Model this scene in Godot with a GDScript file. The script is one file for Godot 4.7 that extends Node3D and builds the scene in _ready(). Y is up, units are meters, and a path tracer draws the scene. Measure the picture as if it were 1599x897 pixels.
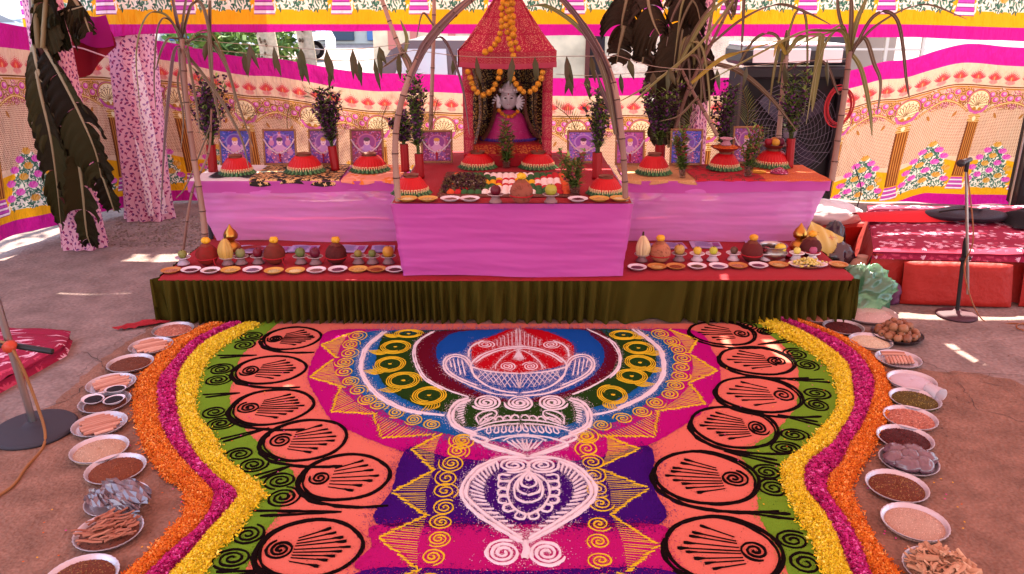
extends Node3D
# An open-air shrine under a cloth tent: altar tables, a powder rangoli with petal borders, offerings.

class MB:
	var v := PackedVector3Array()
	var c := PackedColorArray()
	var t := PackedVector2Array()
	var ix := PackedInt32Array()
	var col := Color(1, 1, 1)

	func ink(k: Color) -> MB:
		col = k.srgb_to_linear()
		return self

	func pt(p: Vector3, uv := Vector2.ZERO) -> int:
		v.append(p)
		c.append(col)
		t.append(uv)
		return v.size() - 1

	func tri(a: int, b: int, d: int) -> void:
		ix.append(a)
		ix.append(b)
		ix.append(d)

	func quad(a: int, b: int, d: int, e: int) -> void:
		tri(a, b, d)
		tri(a, d, e)

	func face(a: Vector3, b: Vector3, d: Vector3, e: Vector3) -> void:
		quad(pt(a, Vector2(0, 0)), pt(b, Vector2(1, 0)), pt(d, Vector2(1, 1)), pt(e, Vector2(0, 1)))

	func tri3(a: Vector3, b: Vector3, d: Vector3) -> void:
		tri(pt(a), pt(b), pt(d))

	# f(u, v) -> Vector3 over the unit square
	func grid(nu: int, nv: int, f: Callable, uvs := Vector2.ONE, tint: Variant = null) -> void:
		var b := v.size()
		for j in nv + 1:
			for i in nu + 1:
				var q := Vector2(float(i) / nu, float(j) / nv)
				if tint != null:
					col = (tint.call(q.x, q.y) as Color).srgb_to_linear()
				pt(f.call(q.x, q.y), q * uvs)
		for j in nv:
			for i in nu:
				var a := b + j * (nu + 1) + i
				quad(a, a + 1, a + nu + 2, a + nu + 1)

	# profile of (radius, height), bottom to top
	func lathe(prof: Array, seg: int, at := Vector3.ZERO, wob := 0.0, lobes := 0, bs := Basis()) -> void:
		var b := v.size()
		var np := prof.size()
		for i in seg + 1:
			var a := TAU * i / seg
			var k := 1.0 + wob * cos(a * lobes)
			for j in np:
				var p: Vector2 = prof[j]
				pt(at + bs * Vector3(cos(a) * p.x * k, p.y, sin(a) * p.x * k), Vector2(float(i) / seg, 1.0 - float(j) / (np - 1)))
		for i in seg:
			for j in np - 1:
				var a := b + i * np + j
				quad(a, a + 1, a + np + 1, a + np)

	func tube(pts: PackedVector3Array, rad: Array, seg: int, cap := true) -> void:
		var b := v.size()
		var n := pts.size()
		var side := Vector3.ZERO
		for i in n:
			var d := (pts[mini(i + 1, n - 1)] - pts[maxi(i - 1, 0)]).normalized()
			if side == Vector3.ZERO:
				side = d.cross(Vector3(0.31, 0.2, 0.93) if absf(d.y) > 0.7 else Vector3.UP).normalized()
			side = (side - d * side.dot(d)).normalized()
			var up := side.cross(d)
			var r: float = rad[i] if rad.size() > 1 else rad[0]
			for k in seg + 1:
				var a := TAU * k / seg
				pt(pts[i] + (side * cos(a) + up * sin(a)) * r, Vector2(float(k) / seg, float(i) / maxf(1, n - 1)))
		for i in n - 1:
			for k in seg:
				var a := b + i * (seg + 1) + k
				quad(a, a + seg + 1, a + seg + 2, a + 1)
		if cap:
			for e in [0, n - 1]:
				var m := pt(pts[e])
				for k in seg:
					var a: int = b + e * (seg + 1) + k
					if e == 0:
						tri(m, a, a + 1)
					else:
						tri(m, a + 1, a)

	func box(at: Vector3, s: Vector3, bs := Basis(), bev := 0.0) -> void:
		var h := s * 0.5
		bev = minf(bev, minf(h.x, minf(h.y, h.z)) * 0.6)
		var q := func(sx: float, sy: float, sz: float, ax: int) -> Vector3:
			var p := Vector3(sx * (h.x - (0.0 if ax == 0 else bev)), sy * (h.y - (0.0 if ax == 1 else bev)), sz * (h.z - (0.0 if ax == 2 else bev)))
			return at + bs * p
		for s1 in [-1.0, 1.0]:
			_f([q.call(s1, -1, -1, 0), q.call(s1, 1, -1, 0), q.call(s1, 1, 1, 0), q.call(s1, -1, 1, 0)], bs.x * s1)
			_f([q.call(-1, s1, -1, 1), q.call(1, s1, -1, 1), q.call(1, s1, 1, 1), q.call(-1, s1, 1, 1)], bs.y * s1)
			_f([q.call(-1, -1, s1, 2), q.call(1, -1, s1, 2), q.call(1, 1, s1, 2), q.call(-1, 1, s1, 2)], bs.z * s1)
		if bev <= 0.0:
			return
		for a in [-1.0, 1.0]:
			for b in [-1.0, 1.0]:
				_f([q.call(a, b, -1, 0), q.call(a, b, 1, 0), q.call(a, b, 1, 1), q.call(a, b, -1, 1)], bs.x * a + bs.y * b)
				_f([q.call(a, -1, b, 0), q.call(a, 1, b, 0), q.call(a, 1, b, 2), q.call(a, -1, b, 2)], bs.x * a + bs.z * b)
				_f([q.call(-1, a, b, 1), q.call(1, a, b, 1), q.call(1, a, b, 2), q.call(-1, a, b, 2)], bs.y * a + bs.z * b)
				for d in [-1.0, 1.0]:
					_f([q.call(a, b, d, 0), q.call(a, b, d, 1), q.call(a, b, d, 2)], bs.x * a + bs.y * b + bs.z * d)

	func _f(p: Array, n: Vector3) -> void:
		if (p[2] - p[0]).cross(p[1] - p[0]).dot(n) < 0:
			p.reverse()
		if p.size() == 4:
			face(p[0], p[1], p[2], p[3])
		else:
			tri3(p[0], p[1], p[2])

	# a rounded lump; bump gives it an uneven surface
	func blob(at: Vector3, r: Vector3, seg := 10, bump := 0.0, sd := 0.0, bs := Basis()) -> void:
		var rings := maxi(4, seg * 2 / 3)
		grid(seg, rings, func(a: float, b: float) -> Vector3:
			var d := Vector3(cos(a * TAU) * sin(b * PI), cos(b * PI), sin(a * TAU) * sin(b * PI))
			var k := 1.0 + bump * (sin(d.x * 5.1 + sd) * sin(d.y * 4.3 + sd * 1.7) + 0.6 * sin(d.z * 8.3 + sd * 2.3 + d.x * 3.0))
			return at + bs * (d * r * k))

	# a small eight-sided grain
	func grain(at: Vector3, r: Vector3, bs: Basis) -> void:
		var x := bs.x * r.x
		var y := bs.y * r.y
		var z := bs.z * r.z
		var a := pt(at + x)
		var b := pt(at + z)
		var d := pt(at - x)
		var e := pt(at - z)
		var u := pt(at + y)
		tri(u, a, b)
		tri(u, b, d)
		tri(u, d, e)
		tri(u, e, a)

	# a thin leaf blade along pts with half widths w, folded by fold
	func blade(pts: PackedVector3Array, w: Array, fold := 0.3, acr := Vector3.ZERO) -> void:
		var b := v.size()
		var n := pts.size()
		for i in n:
			var d := (pts[mini(i + 1, n - 1)] - pts[maxi(i - 1, 0)]).normalized()
			var side := d.cross(Vector3.UP) if acr == Vector3.ZERO else acr - d * acr.dot(d)
			side = side.normalized() if side.length() > 0.05 else Vector3.RIGHT
			var up := side.cross(d)
			var hw: float = w[i]
			pt(pts[i] - side * hw + up * hw * fold, Vector2(0, float(i) / n))
			pt(pts[i], Vector2(0.5, float(i) / n))
			pt(pts[i] + side * hw + up * hw * fold, Vector2(1, float(i) / n))
		for i in n - 1:
			var a := b + i * 3
			quad(a, a + 1, a + 4, a + 3)
			quad(a + 1, a + 2, a + 5, a + 4)

	func mesh() -> ArrayMesh:
		var n := PackedVector3Array()
		n.resize(v.size())
		for k in range(0, ix.size(), 3):
			var a := ix[k]
			var b := ix[k + 1]
			var d := ix[k + 2]
			var q := (v[d] - v[a]).cross(v[b] - v[a])
			n[a] += q
			n[b] += q
			n[d] += q
		for k in n.size():
			n[k] = n[k].normalized() if n[k].length_squared() > 0 else Vector3.UP
		var arr := []
		arr.resize(Mesh.ARRAY_MAX)
		arr[Mesh.ARRAY_VERTEX] = v
		arr[Mesh.ARRAY_NORMAL] = n
		arr[Mesh.ARRAY_COLOR] = c
		arr[Mesh.ARRAY_TEX_UV] = t
		arr[Mesh.ARRAY_INDEX] = ix
		var m := ArrayMesh.new()
		m.add_surface_from_arrays(Mesh.PRIMITIVE_TRIANGLES, arr)
		return m

var rng := RandomNumberGenerator.new()
var used := {}
var K := {}      # shared materials
var NT := {}     # shared noise textures
const ORD := ["first", "second", "third", "fourth", "fifth", "sixth", "seventh", "eighth", "ninth", "tenth", "eleventh", "twelfth", "thirteenth", "fourteenth"]

func rr(a: float, b: float) -> float:
	return rng.randf_range(a, b)

func rbasis() -> Basis:
	return Basis.from_euler(Vector3(rr(-3, 3), rr(-3, 3), rr(-3, 3)))

func V(a: float, b: float, d: float) -> Vector3:
	return Vector3(a, b, d)

func hx(s: String) -> Color:
	return Color.html(s)

func called(s: String) -> String:
	used[s] = used.get(s, -1) + 1
	return s if used[s] == 0 else "%s_%03d" % [s, used[s]]

# a thing: a node at its base whose children are its parts
func thing(nm: String, label: String, cat: String, at := Vector3.ZERO, group := "", turn := 0.0, kind := "") -> Node3D:
	var o := Node3D.new()
	o.name = called(nm)
	add_child(o)
	o.position = at
	o.rotation.y = turn
	tag(o, label, cat, group, kind)
	return o

func tag(o: Node, label: String, cat := "", group := "", kind := "") -> void:
	if label:
		o.set_meta("label", label)
	if cat:
		o.set_meta("category", cat)
	if group:
		o.set_meta("group", group)
	if kind:
		o.set_meta("kind", kind)

func put(nm: String, m: Variant, mat: Material, par: Node, at := Vector3.ZERO, bs := Basis()) -> MeshInstance3D:
	var o := MeshInstance3D.new()
	o.mesh = (m as MB).mesh() if m is MB else m
	o.material_override = mat
	o.name = called(nm) if par == self else nm
	par.add_child(o, true)
	o.transform = Transform3D(bs, at)
	return o

# a thing that is one mesh
func solo(nm: String, m: Variant, mat: Material, label: String, cat: String, at := Vector3.ZERO, group := "", kind := "", bs := Basis()) -> MeshInstance3D:
	var o := put(nm, m, mat, self, at, bs)
	tag(o, label, cat, group, kind)
	return o

func struct(nm: String, m: Variant, mat: Material, label: String, cat := "ground") -> MeshInstance3D:
	var o := put(nm, m, mat, self)
	tag(o, label, cat, "", "structure")
	return o

func dup(src: Node3D, nm: String, label: String, at: Vector3, turn := 0.0, scl := 1.0, group := "") -> Node3D:
	var o: Node3D = src.duplicate()
	o.name = called(nm)
	add_child(o)
	o.position = at
	o.rotation = Vector3(0, turn, 0)
	o.scale = Vector3.ONE * scl
	tag(o, label, "", group)
	return o

func noise(key: String, freq: float, lo: float, hi: float, size := 512, oct := 4, type := FastNoiseLite.TYPE_SIMPLEX_SMOOTH, warm := Color.WHITE) -> NoiseTexture2D:
	if NT.has(key):
		return NT[key]
	var f := FastNoiseLite.new()
	f.noise_type = type
	f.frequency = freq
	f.fractal_octaves = oct
	f.seed = 7 + key.length()
	var t := NoiseTexture2D.new()
	t.noise = f
	t.width = size
	t.height = size
	t.seamless = true
	var g := Gradient.new()
	g.set_color(0, Color(lo, lo, lo) * warm)
	g.set_color(1, Color(hi, hi, hi))
	t.color_ramp = g
	NT[key] = t
	return t

func M(k: Color, rough := 0.85, o := {}) -> StandardMaterial3D:
	var m := StandardMaterial3D.new()
	m.albedo_color = k
	m.roughness = rough
	m.metallic = o.get("metal", 0.0)
	m.metallic_specular = o.get("spec", 0.4)
	m.cull_mode = BaseMaterial3D.CULL_DISABLED
	if o.has("vc"):
		m.vertex_color_use_as_albedo = true
	if o.has("bl"):
		m.backlight_enabled = true
		m.backlight = o.bl
	if o.has("alpha"):
		m.transparency = BaseMaterial3D.TRANSPARENCY_ALPHA
		m.albedo_color.a = o.alpha
	if o.has("tex"):
		m.albedo_texture = o.tex
	if o.has("tri"):
		m.uv1_triplanar = true
		m.uv1_scale = Vector3.ONE * o.tri
		m.uv1_world_triplanar = o.get("world", false)
	elif o.has("uvs"):
		m.uv1_scale = o.uvs
	if o.has("bump"):
		m.heightmap_enabled = true
		m.heightmap_texture = o.bump
		m.heightmap_scale = o.get("bs", 0.3)
	if o.has("rim"):
		m.rim_enabled = true
		m.rim = o.rim
	if o.has("coat"):
		m.clearcoat_enabled = true
		m.clearcoat = o.coat
	return m

func catmull(p: Array, per: int, closed := false) -> PackedVector2Array:
	var out := PackedVector2Array()
	var n := p.size()
	for i in (n if closed else n - 1):
		var a: Vector2 = p[(i - 1 + n) % n] if closed or i > 0 else p[0] * 2.0 - p[1]
		var b: Vector2 = p[i]
		var d: Vector2 = p[(i + 1) % n]
		var e: Vector2 = p[(i + 2) % n] if closed or i < n - 2 else p[n - 1] * 2.0 - p[n - 2]
		for k in per:
			out.append(b.cubic_interpolate(d, a, e, float(k) / per))
	if not closed:
		out.append(p[n - 1])
	return out

func curve3(p: Array, per: int) -> PackedVector3Array:
	var out := PackedVector3Array()
	var n := p.size()
	for i in n - 1:
		var a: Vector3 = p[i - 1] if i > 0 else p[0] * 2.0 - p[1]
		var e: Vector3 = p[i + 2] if i < n - 2 else p[n - 1] * 2.0 - p[n - 2]
		for k in per:
			out.append((p[i] as Vector3).cubic_interpolate(p[i + 1], a, e, float(k) / per))
	out.append(p[n - 1])
	return out

# flat print on cloth and paper
func dot(im: Image, cx: float, cy: float, rx: float, ry: float, k: Color) -> void:
	var w := im.get_width()
	for y in range(maxi(0, int(cy - ry)), mini(im.get_height(), int(cy + ry) + 1)):
		var d := (y + 0.5 - cy) / ry
		if absf(d) < 1.0:
			var h := rx * sqrt(1.0 - d * d)
			var x0 := int(round(cx - h))
			var x1 := maxi(x0 + 1, int(round(cx + h)))
			im.fill_rect(Rect2i(x0, y, x1 - x0, 1).intersection(Rect2i(0, 0, w, im.get_height())), k)
			if x0 < 0:
				im.fill_rect(Rect2i(w + x0, y, mini(-x0, x1 - x0), 1), k)
			if x1 > w:
				im.fill_rect(Rect2i(maxi(0, x0 - w), y, x1 - w - maxi(0, x0 - w), 1), k)

func pen(im: Image, pts: Array, r: float, k: Color) -> void:
	for i in pts.size() - 1:
		var a: Vector2 = pts[i]
		var b: Vector2 = pts[i + 1]
		var n := maxi(1, int(a.distance_to(b) / maxf(0.7, r * 0.6)))
		for j in n + 1:
			var q := a.lerp(b, float(j) / n)
			dot(im, q.x, q.y, r, r, k)

func leaf2(im: Image, p: Vector2, ang: float, l: float, w: float, k: Color) -> void:
	var d := Vector2(cos(ang), sin(ang))
	for i in 7:
		var s := i / 6.0
		var q := p + d * l * s
		var r := maxf(0.6, w * sin(PI * (0.12 + 0.8 * s)))
		dot(im, q.x, q.y, r, r, k)

func tex(im: Image) -> ImageTexture:
	return ImageTexture.create_from_image(im)

const SUN := Vector3(0.15, 1.4, -1.0)

func _ready() -> void:
	rng.seed = 20240
	# --- camera, sky, sun, exposure
	var cam := Camera3D.new()
	cam.name = "camera"
	cam.fov = 40.05
	cam.far = 400.0
	cam.near = 0.05
	add_child(cam)
	cam.position = V(0, 1.75, 0)
	cam.rotation_degrees = V(-19.4, 0, 0)
	cam.current = true
	var env := Environment.new()
	var sky := Sky.new()
	var sm := ProceduralSkyMaterial.new()
	sm.sky_top_color = hx("a4bcdc")
	sm.sky_horizon_color = hx("f0ebe2")
	sm.sky_curve = 0.12
	sm.ground_bottom_color = hx("6b625c")
	sm.ground_horizon_color = hx("b9b2a8")
	sm.sun_angle_max = 1.0
	sky.sky_material = sm
	env.background_mode = Environment.BG_SKY
	env.sky = sky
	env.background_energy_multiplier = 1.0
	env.tonemap_mode = Environment.TONE_MAPPER_LINEAR
	env.tonemap_exposure = 5.25
	env.sdfgi_enabled = true
	env.ssao_enabled = true
	env.ssil_enabled = true
	var we := WorldEnvironment.new()
	we.name = "environment"
	we.environment = env
	add_child(we)
	var sun := DirectionalLight3D.new()
	sun.name = "sun"
	sun.light_energy = 1.6
	sun.light_color = hx("fff3e0")
	sun.light_angular_distance = 0.5
	sun.shadow_enabled = true
	add_child(sun)
	sun.look_at_from_position(SUN * 10.0, Vector3.ZERO)
	# --- materials
	var fine := noise("fine", 0.09, 0.0, 1.0, 512, 3)
	var mott := noise("mottle", 0.012, 0.8, 1.06, 512, 5)
	var weave := noise("weave", 0.35, 0.82, 1.0, 256, 2)
	K.vc = M(Color.WHITE, 0.8, {"vc": 1})
	K.satin = M(Color.WHITE, 0.45, {"vc": 1})
	K.gloss = M(Color.WHITE, 0.22, {"vc": 1, "spec": 0.5})
	K.steel = M(hx("b9b7b5"), 0.28, {"metal": 1.0})
	K.foil = M(hx("d8d8dc"), 0.34, {"metal": 0.55, "spec": 0.5, "bump": fine, "tri": 9.0, "bs": 0.15})
	K.brass = M(hx("b5843c"), 0.3, {"metal": 1.0})
	K.black = M(hx("1d1a1c"), 0.5)
	K.rubber = M(hx("34313a"), 0.7, {"bump": fine, "tri": 6.0, "bs": 0.1})
	K.redcloth = M(hx("a81022"), 0.85, {"tex": weave, "tri": 5.0, "bump": fine, "bs": 0.3, "rim": 0.3})
	K.pink = M(hx("bc46a2"), 0.5, {"bl": Color(0.7, 0.7, 0.7), "spec": 0.35, "rim": 0.3})
	K.sheer = M(hx("e47cd8"), 0.55, {"alpha": 0.85, "bl": Color(0.9, 0.9, 0.9), "spec": 0.3})
	K.red = M(hx("b3161c"), 0.75)
	K.wood = M(hx("a87650"), 0.55, {"tex": noise("wood", 0.05, 0.7, 1.05), "tri": 3.0})
	build_setting(fine, mott)
	build_tent(weave)
	build_street()
	build_dais()
	build_tables()
	build_shrine()
	build_rangoli()
	build_petals()
	build_side_things()
	build_plates()
	build_offerings()
	build_plants()

func ground_sheet(poly: PackedVector2Array, y: float, k := Color.WHITE) -> MB:
	var m := MB.new()
	m.ink(k)
	if Geometry2D.triangulate_polygon(poly).is_empty():
		var best := PackedVector2Array()
		for q in Geometry2D.offset_polygon(poly, 0.0008):
			if q.size() > best.size():
				best = q
		poly = best
	for p in poly:
		m.pt(V(p.x, y, p.y), p)
	var f := Geometry2D.triangulate_polygon(poly)
	for i in range(0, f.size(), 3):
		var a := poly[f[i]]
		var up := (poly[f[i + 1]] - a).cross(poly[f[i + 2]] - a) > 0
		m.tri(f[i], f[i + 1] if up else f[i + 2], f[i + 2] if up else f[i + 1])
	return m

func ragged(poly: PackedVector2Array, step: float, amp: float) -> PackedVector2Array:
	var out := PackedVector2Array()
	var n := poly.size()
	for i in n:
		var a := poly[i]
		var b := poly[(i + 1) % n]
		var k := maxi(1, int(a.distance_to(b) / step))
		for j in k:
			out.append(a.lerp(b, float(j) / k) + Vector2(rr(-amp, amp), rr(-amp, amp)))
	return out

func build_setting(fine: Texture2D, mott: Texture2D) -> void:
	var gm := M(hx("98847e"), 0.92, {"tex": mott, "tri": 0.55, "world": true, "bump": fine, "bs": 0.5, "spec": 0.25})
	gm.detail_enabled = true
	gm.detail_blend_mode = BaseMaterial3D.BLEND_MODE_MUL
	gm.detail_albedo = noise("grit", 0.12, 0.84, 1.06, 512, 4)
	gm.uv2_triplanar = true
	gm.uv2_world_triplanar = true
	gm.uv2_scale = Vector3.ONE * 1.7
	var g := MB.new()
	g.grid(12, 12, func(u, v): return V(lerp(-120.0, 120.0, u), 0, lerp(30.0, -210.0, v)))
	struct("ground", g, gm, "grey-brown worn concrete yard running out to the street")
	var mud := gm.duplicate()
	mud.albedo_color = hx("947060")
	mud.uv1_scale = Vector3.ONE * 0.9
	var poly := PackedVector2Array([Vector2(-1.866, -4.255), Vector2(-2.107, -4.295), Vector2(-2.14, -4.04), Vector2(-2.18, -3.762), Vector2(-2.158, -3.452), Vector2(-2.162, -3.196), Vector2(-2.199, -2.97), Vector2(-2.291, -2.633), Vector2(-2.096, -2.119), Vector2(-1.792, -1.722), Vector2(1.794, -1.722), Vector2(2.972, -3.257), Vector2(2.537, -3.522), Vector2(2.388, -3.646), Vector2(2.112, -3.684), Vector2(2.012, -3.826), Vector2(2.061, -4.178), Vector2(1.934, -4.325)])
	struct("mud_floor", ground_sheet(ragged(poly, 0.05, 0.02), 0.002), mud, "brown earth-washed floor around the powder rangoli")
	var cr := MB.new().ink(hx("3a2f2c"))
	for path in [[Vector2(-2.082, -4.325), Vector2(-2.128, -4.131), Vector2(-2.197, -4.085), Vector2(-2.213, -3.826), Vector2(-2.194, -3.594)], [Vector2(-2.323, -3.909), Vector2(-2.213, -3.826), Vector2(-2.085, -3.669)], [Vector2(2.148, -3.826), Vector2(2.224, -3.646), Vector2(2.412, -3.631), Vector2(2.59, -3.609)], [Vector2(2.428, -3.631), Vector2(2.334, -3.55), Vector2(2.397, -3.494)], [Vector2(-2.196, -3.257), Vector2(-2.098, -3.352), Vector2(-2.107, -3.487)], [Vector2(2.223, -3.522), Vector2(2.155, -3.257), Vector2(2.301, -3.137)]]:
		var pts := ragged_line(path, 0.03, 0.012)
		var w := []
		for i in pts.size():
			w.append(rr(0.0003, 0.0022))
		flat_strip(cr, pts, w, 0.0045)
	struct("floor_crack", cr, K.vc, "thin dark cracks in the concrete beside the plates")
	# crumbs of earth and litter by the left posts
	var lit := MB.new()
	for i in 1500:
		lit.ink(hx("5a4a40").lerp(hx("9a8878"), rng.randf()))
		var r := rr(0.003, 0.012)
		var a := rng.randf()
		lit.grain(V(lerp(-3.5, -2.1, a) + rr(-0.1, 0.1), 0.003, rr(-6.9, -5.9)), V(r, r * 0.6, r), Basis(Vector3.UP, rr(0, 6)))
	for i in 500:
		lit.ink(hx("4f3c34").lerp(hx("8a6a5a"), rng.randf()))
		var r := rr(0.002, 0.005)
		lit.grain(V(rr(-3.5, 3.5), 0.004, rr(-5.4, -1.9)), V(r, r * 0.6, r), Basis(Vector3.UP, rr(0, 6)))
	solo("dirt_crumbs", lit, K.vc, "loose crumbs of dry earth and litter on the floor", "dirt", Vector3.ZERO, "", "stuff")

func ragged_line(path: Array, step: float, amp: float) -> PackedVector2Array:
	var out := PackedVector2Array()
	for i in path.size() - 1:
		var a: Vector2 = path[i]
		var b: Vector2 = path[i + 1]
		var k := maxi(1, int(a.distance_to(b) / step))
		for j in k:
			out.append(a.lerp(b, float(j) / k) + Vector2(rr(-amp, amp), rr(-amp, amp)))
	out.append(path[-1])
	return out

func flat_strip(m: MB, pts: PackedVector2Array, w: Array, y: float) -> void:
	var b := m.v.size()
	for i in pts.size():
		var d := (pts[mini(i + 1, pts.size() - 1)] - pts[maxi(i - 1, 0)]).normalized()
		var s = d.orthogonal() * w[i]
		m.pt(V(pts[i].x + s.x, y, pts[i].y + s.y))
		m.pt(V(pts[i].x - s.x, y, pts[i].y - s.y))
	for i in pts.size() - 1:
		var a := b + i * 2
		m.quad(a, a + 1, a + 3, a + 2)

# printed tent cloth: one repeat, hem at the bottom
func tent_print() -> ImageTexture:
	var W := 400
	var H := 968
	var im := Image.create(W, H, false, Image.FORMAT_RGB8)
	var mag := hx("c0148a")
	var cream := hx("e2c2a4")
	var gold := hx("b07a2c")
	var brown := hx("6a3a18")
	var yel := hx("e8a814")
	var r := RandomNumberGenerator.new()
	r.seed = 5
	im.fill(cream)
	im.fill_rect(Rect2i(0, 0, W, 108), mag)
	# row of lotus flowers
	for i in 4:
		var c := Vector2(50 + i * 100, 180)
		for k in 60:
			var q := c + Vector2(r.randf_range(-42, 42), r.randf_range(-40, 44))
			dot(im, q.x, q.y, 2.0, 2.0, hx("e2b99a") if k % 2 else hx("d7a6a0"))
		for ring in 3:
			var nk := 11 - ring * 3
			for k in nk:
				var s := (k + 0.5) / nk * 2.0 - 1.0
				leaf2(im, c + Vector2(s * (22 - ring * 6), 16), -PI / 2 + s * (0.95 - ring * 0.2), 30 + (1.0 - absf(s)) * 34 - ring * 10, 4.2, [hx("d0505c"), hx("c8323e"), hx("d84a34")][ring].lerp(hx("e8a090"), r.randf() * 0.25))
		for k in 9:
			var s := (k + 0.5) / 9 * 2.0 - 1.0
			leaf2(im, c + Vector2(s * 16, 18), PI / 2 - s * 0.8, 18 + (1.0 - absf(s)) * 10, 4.5, hx("d06a72").lerp(cream, 0.25 + 0.3 * r.randf()))
		leaf2(im, c + Vector2(0, 12), -PI / 2, 18, 3, hx("e2a070"))
	im.fill_rect(Rect2i(0, 229, W, 7), brown)
	# ornate frieze of scrolls with a shell over each column
	im.fill_rect(Rect2i(0, 240, W, 9), gold)
	im.fill_rect(Rect2i(0, 249, W, 84), hx("d8a488"))
	for i in 70:
		var c := Vector2(r.randf_range(0, W), r.randf_range(256, 352))
		var k: Color = [hx("c8569c"), hx("b88428"), hx("e6c4b8"), hx("8a5a1c")][i % 4]
		for q in 26:
			var a := q * 0.42
			dot(im, c.x + cos(a) * (24 - q * 0.85), c.y + sin(a) * (22 - q * 0.8), 3.0, 3.0, k if q % 5 else brown)
	for q in 8:
		var c := Vector2([22, 62, 100, 128, 272, 300, 338, 378][q], [300, 276, 312, 282, 282, 312, 276, 300][q])
		dot(im, c.x, c.y, 25, 24, hx("8a5a1c"))
		dot(im, c.x, c.y, 21, 20, hx("d9b06a"))
		dot(im, c.x, c.y, 17, 16, hx("c24a98"))
		dot(im, c.x + 4, c.y - 3, 9, 9, hx("e6a0cc"))
	for side in [-1, 1]:
		var pts := []
		for q in 30:
			var s := q / 29.0
			pts.append(Vector2(200 + side * (58 + 142 * s), 385 - 62 * sin(s * PI * 0.5)))
		pen(im, pts, 7, gold)
		pen(im, pts, 3, hx("e9c98a"))
		leaf2(im, Vector2(200 + side * 118, 392), PI / 2 - side * 0.5, 34, 8, gold)
	# below the frieze arches: fine net
	for y in range(0, 330, 9):
		for x in range(0, W, 10):
			var xx := x + (5 if (y / 9) % 2 else 0)
			var arch := 330.0 + 60.0 * pow(absf(1.0 - absf((xx % 400) - 200) / 200.0), 1.6)
			if y + 330 > arch:
				dot(im, xx, y + 330, 3.0, 2.8, hx("96583e"))
	# yellow field rising behind the bushes
	im.fill_rect(Rect2i(0, 700, W, 200), yel)
	for x in range(0, W, 2):
		im.fill_rect(Rect2i(x, int(700 - 26 * absf(cos(x * PI / 400.0))), 2, 60), yel)
	im.fill_rect(Rect2i(0, 900, W, 68), mag)
	# column
	im.fill_rect(Rect2i(162, 448, 76, 336), hx("5e3012"))
	for i in 5:
		im.fill_rect(Rect2i(166 + i * 14, 452, 9, 330), hx("7a4018"))
		im.fill_rect(Rect2i(175 + i * 14, 452, 5, 330), hx("c98a42"))
	for y in range(404, 452):
		var hw := 26 + 16 * absf(sin((y - 404) * 0.13))
		im.fill_rect(Rect2i(int(200 - hw), y, int(hw * 2), 1), gold if (y / 4) % 3 else hx("e9cf90"))
	dot(im, 200, 430, 12, 14, hx("f1e0b4"))
	for i in 6:
		im.fill_rect(Rect2i(162 - i * 3, 790 + i * 13, 76 + i * 6, 10), hx("c04ab0") if i % 2 == 0 else hx("f0dce8"))
		im.fill_rect(Rect2i(162 - i * 3, 800 + i * 13, 76 + i * 6, 3), hx("8a2a80"))
	dot(im, 200, 320, 74, 68, hx("7a4a18"))
	dot(im, 200, 320, 70, 65, hx("c85a9c"))
	dot(im, 200, 320, 66, 62, gold)
	dot(im, 200, 320, 60, 56, hx("ecd9b0"))
	for k in 9:
		var a := PI * (k + 0.5) / 9 + PI
		leaf2(im, Vector2(200, 350), a, 74, 12, brown)
		leaf2(im, Vector2(200, 350), a, 72, 8.5, hx("efd9a8"))
	dot(im, 182, 372, 12, 12, gold)
	dot(im, 218, 372, 12, 12, gold)
	pen(im, [Vector2(140, 352), Vector2(160, 384), Vector2(200, 396), Vector2(240, 384), Vector2(260, 352)], 7, hx("c45aa0"))
	# flowering bush between columns (wraps round the seam)
	for y in range(575, 852):
		var hw := 140.0 * pow(clampf((y - 560) / 280.0, 0, 1), 0.72) + 5.0 * sin(y * 0.5)
		dot(im, 0, y, hw, 1.5, hx("e6e4d2"))
	for y in range(590, 850, 2):
		var hw := 145.0 * pow(clampf((y - 570) / 270.0, 0, 1), 0.7)
		for s in 3:
			var x := r.randf_range(-hw, hw)
			leaf2(im, Vector2(fposmod(x, 400.0), y), r.randf_range(0, TAU), 15, 4.6, hx("f2ecdf"))
	for i in 480:
		var y := r.randf_range(600, 850)
		var hw := 142.0 * pow(clampf((y - 575) / 270.0, 0, 1), 0.7)
		leaf2(im, Vector2(fposmod(r.randf_range(-hw, hw), 400.0), y), r.randf_range(0, TAU), 17, 3.6, [hx("3f6a58"), hx("5c8a70"), hx("2f5a4c")][i % 3])
	var fl := [Vector2(0, 585), Vector2(-32, 622), Vector2(30, 625), Vector2(-4, 655), Vector2(-58, 668), Vector2(54, 662), Vector2(-28, 704), Vector2(26, 700), Vector2(-78, 730), Vector2(74, 735), Vector2(0, 748), Vector2(-48, 775), Vector2(46, 782), Vector2(-84, 800), Vector2(82, 805), Vector2(0, 812)]
	for i in fl.size():
		var c: Vector2 = fl[i] * Vector2(1.5, 1)
		var k: Color = hx("cf3aa8") if i % 3 else hx("c98a20")
		for p in 5:
			leaf2(im, Vector2(fposmod(c.x, 400.0), c.y + 8), -PI / 2 + (p - 2) * 0.5, 29, 10, k if p % 2 else k.lightened(0.25))
	return tex(im)

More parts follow.
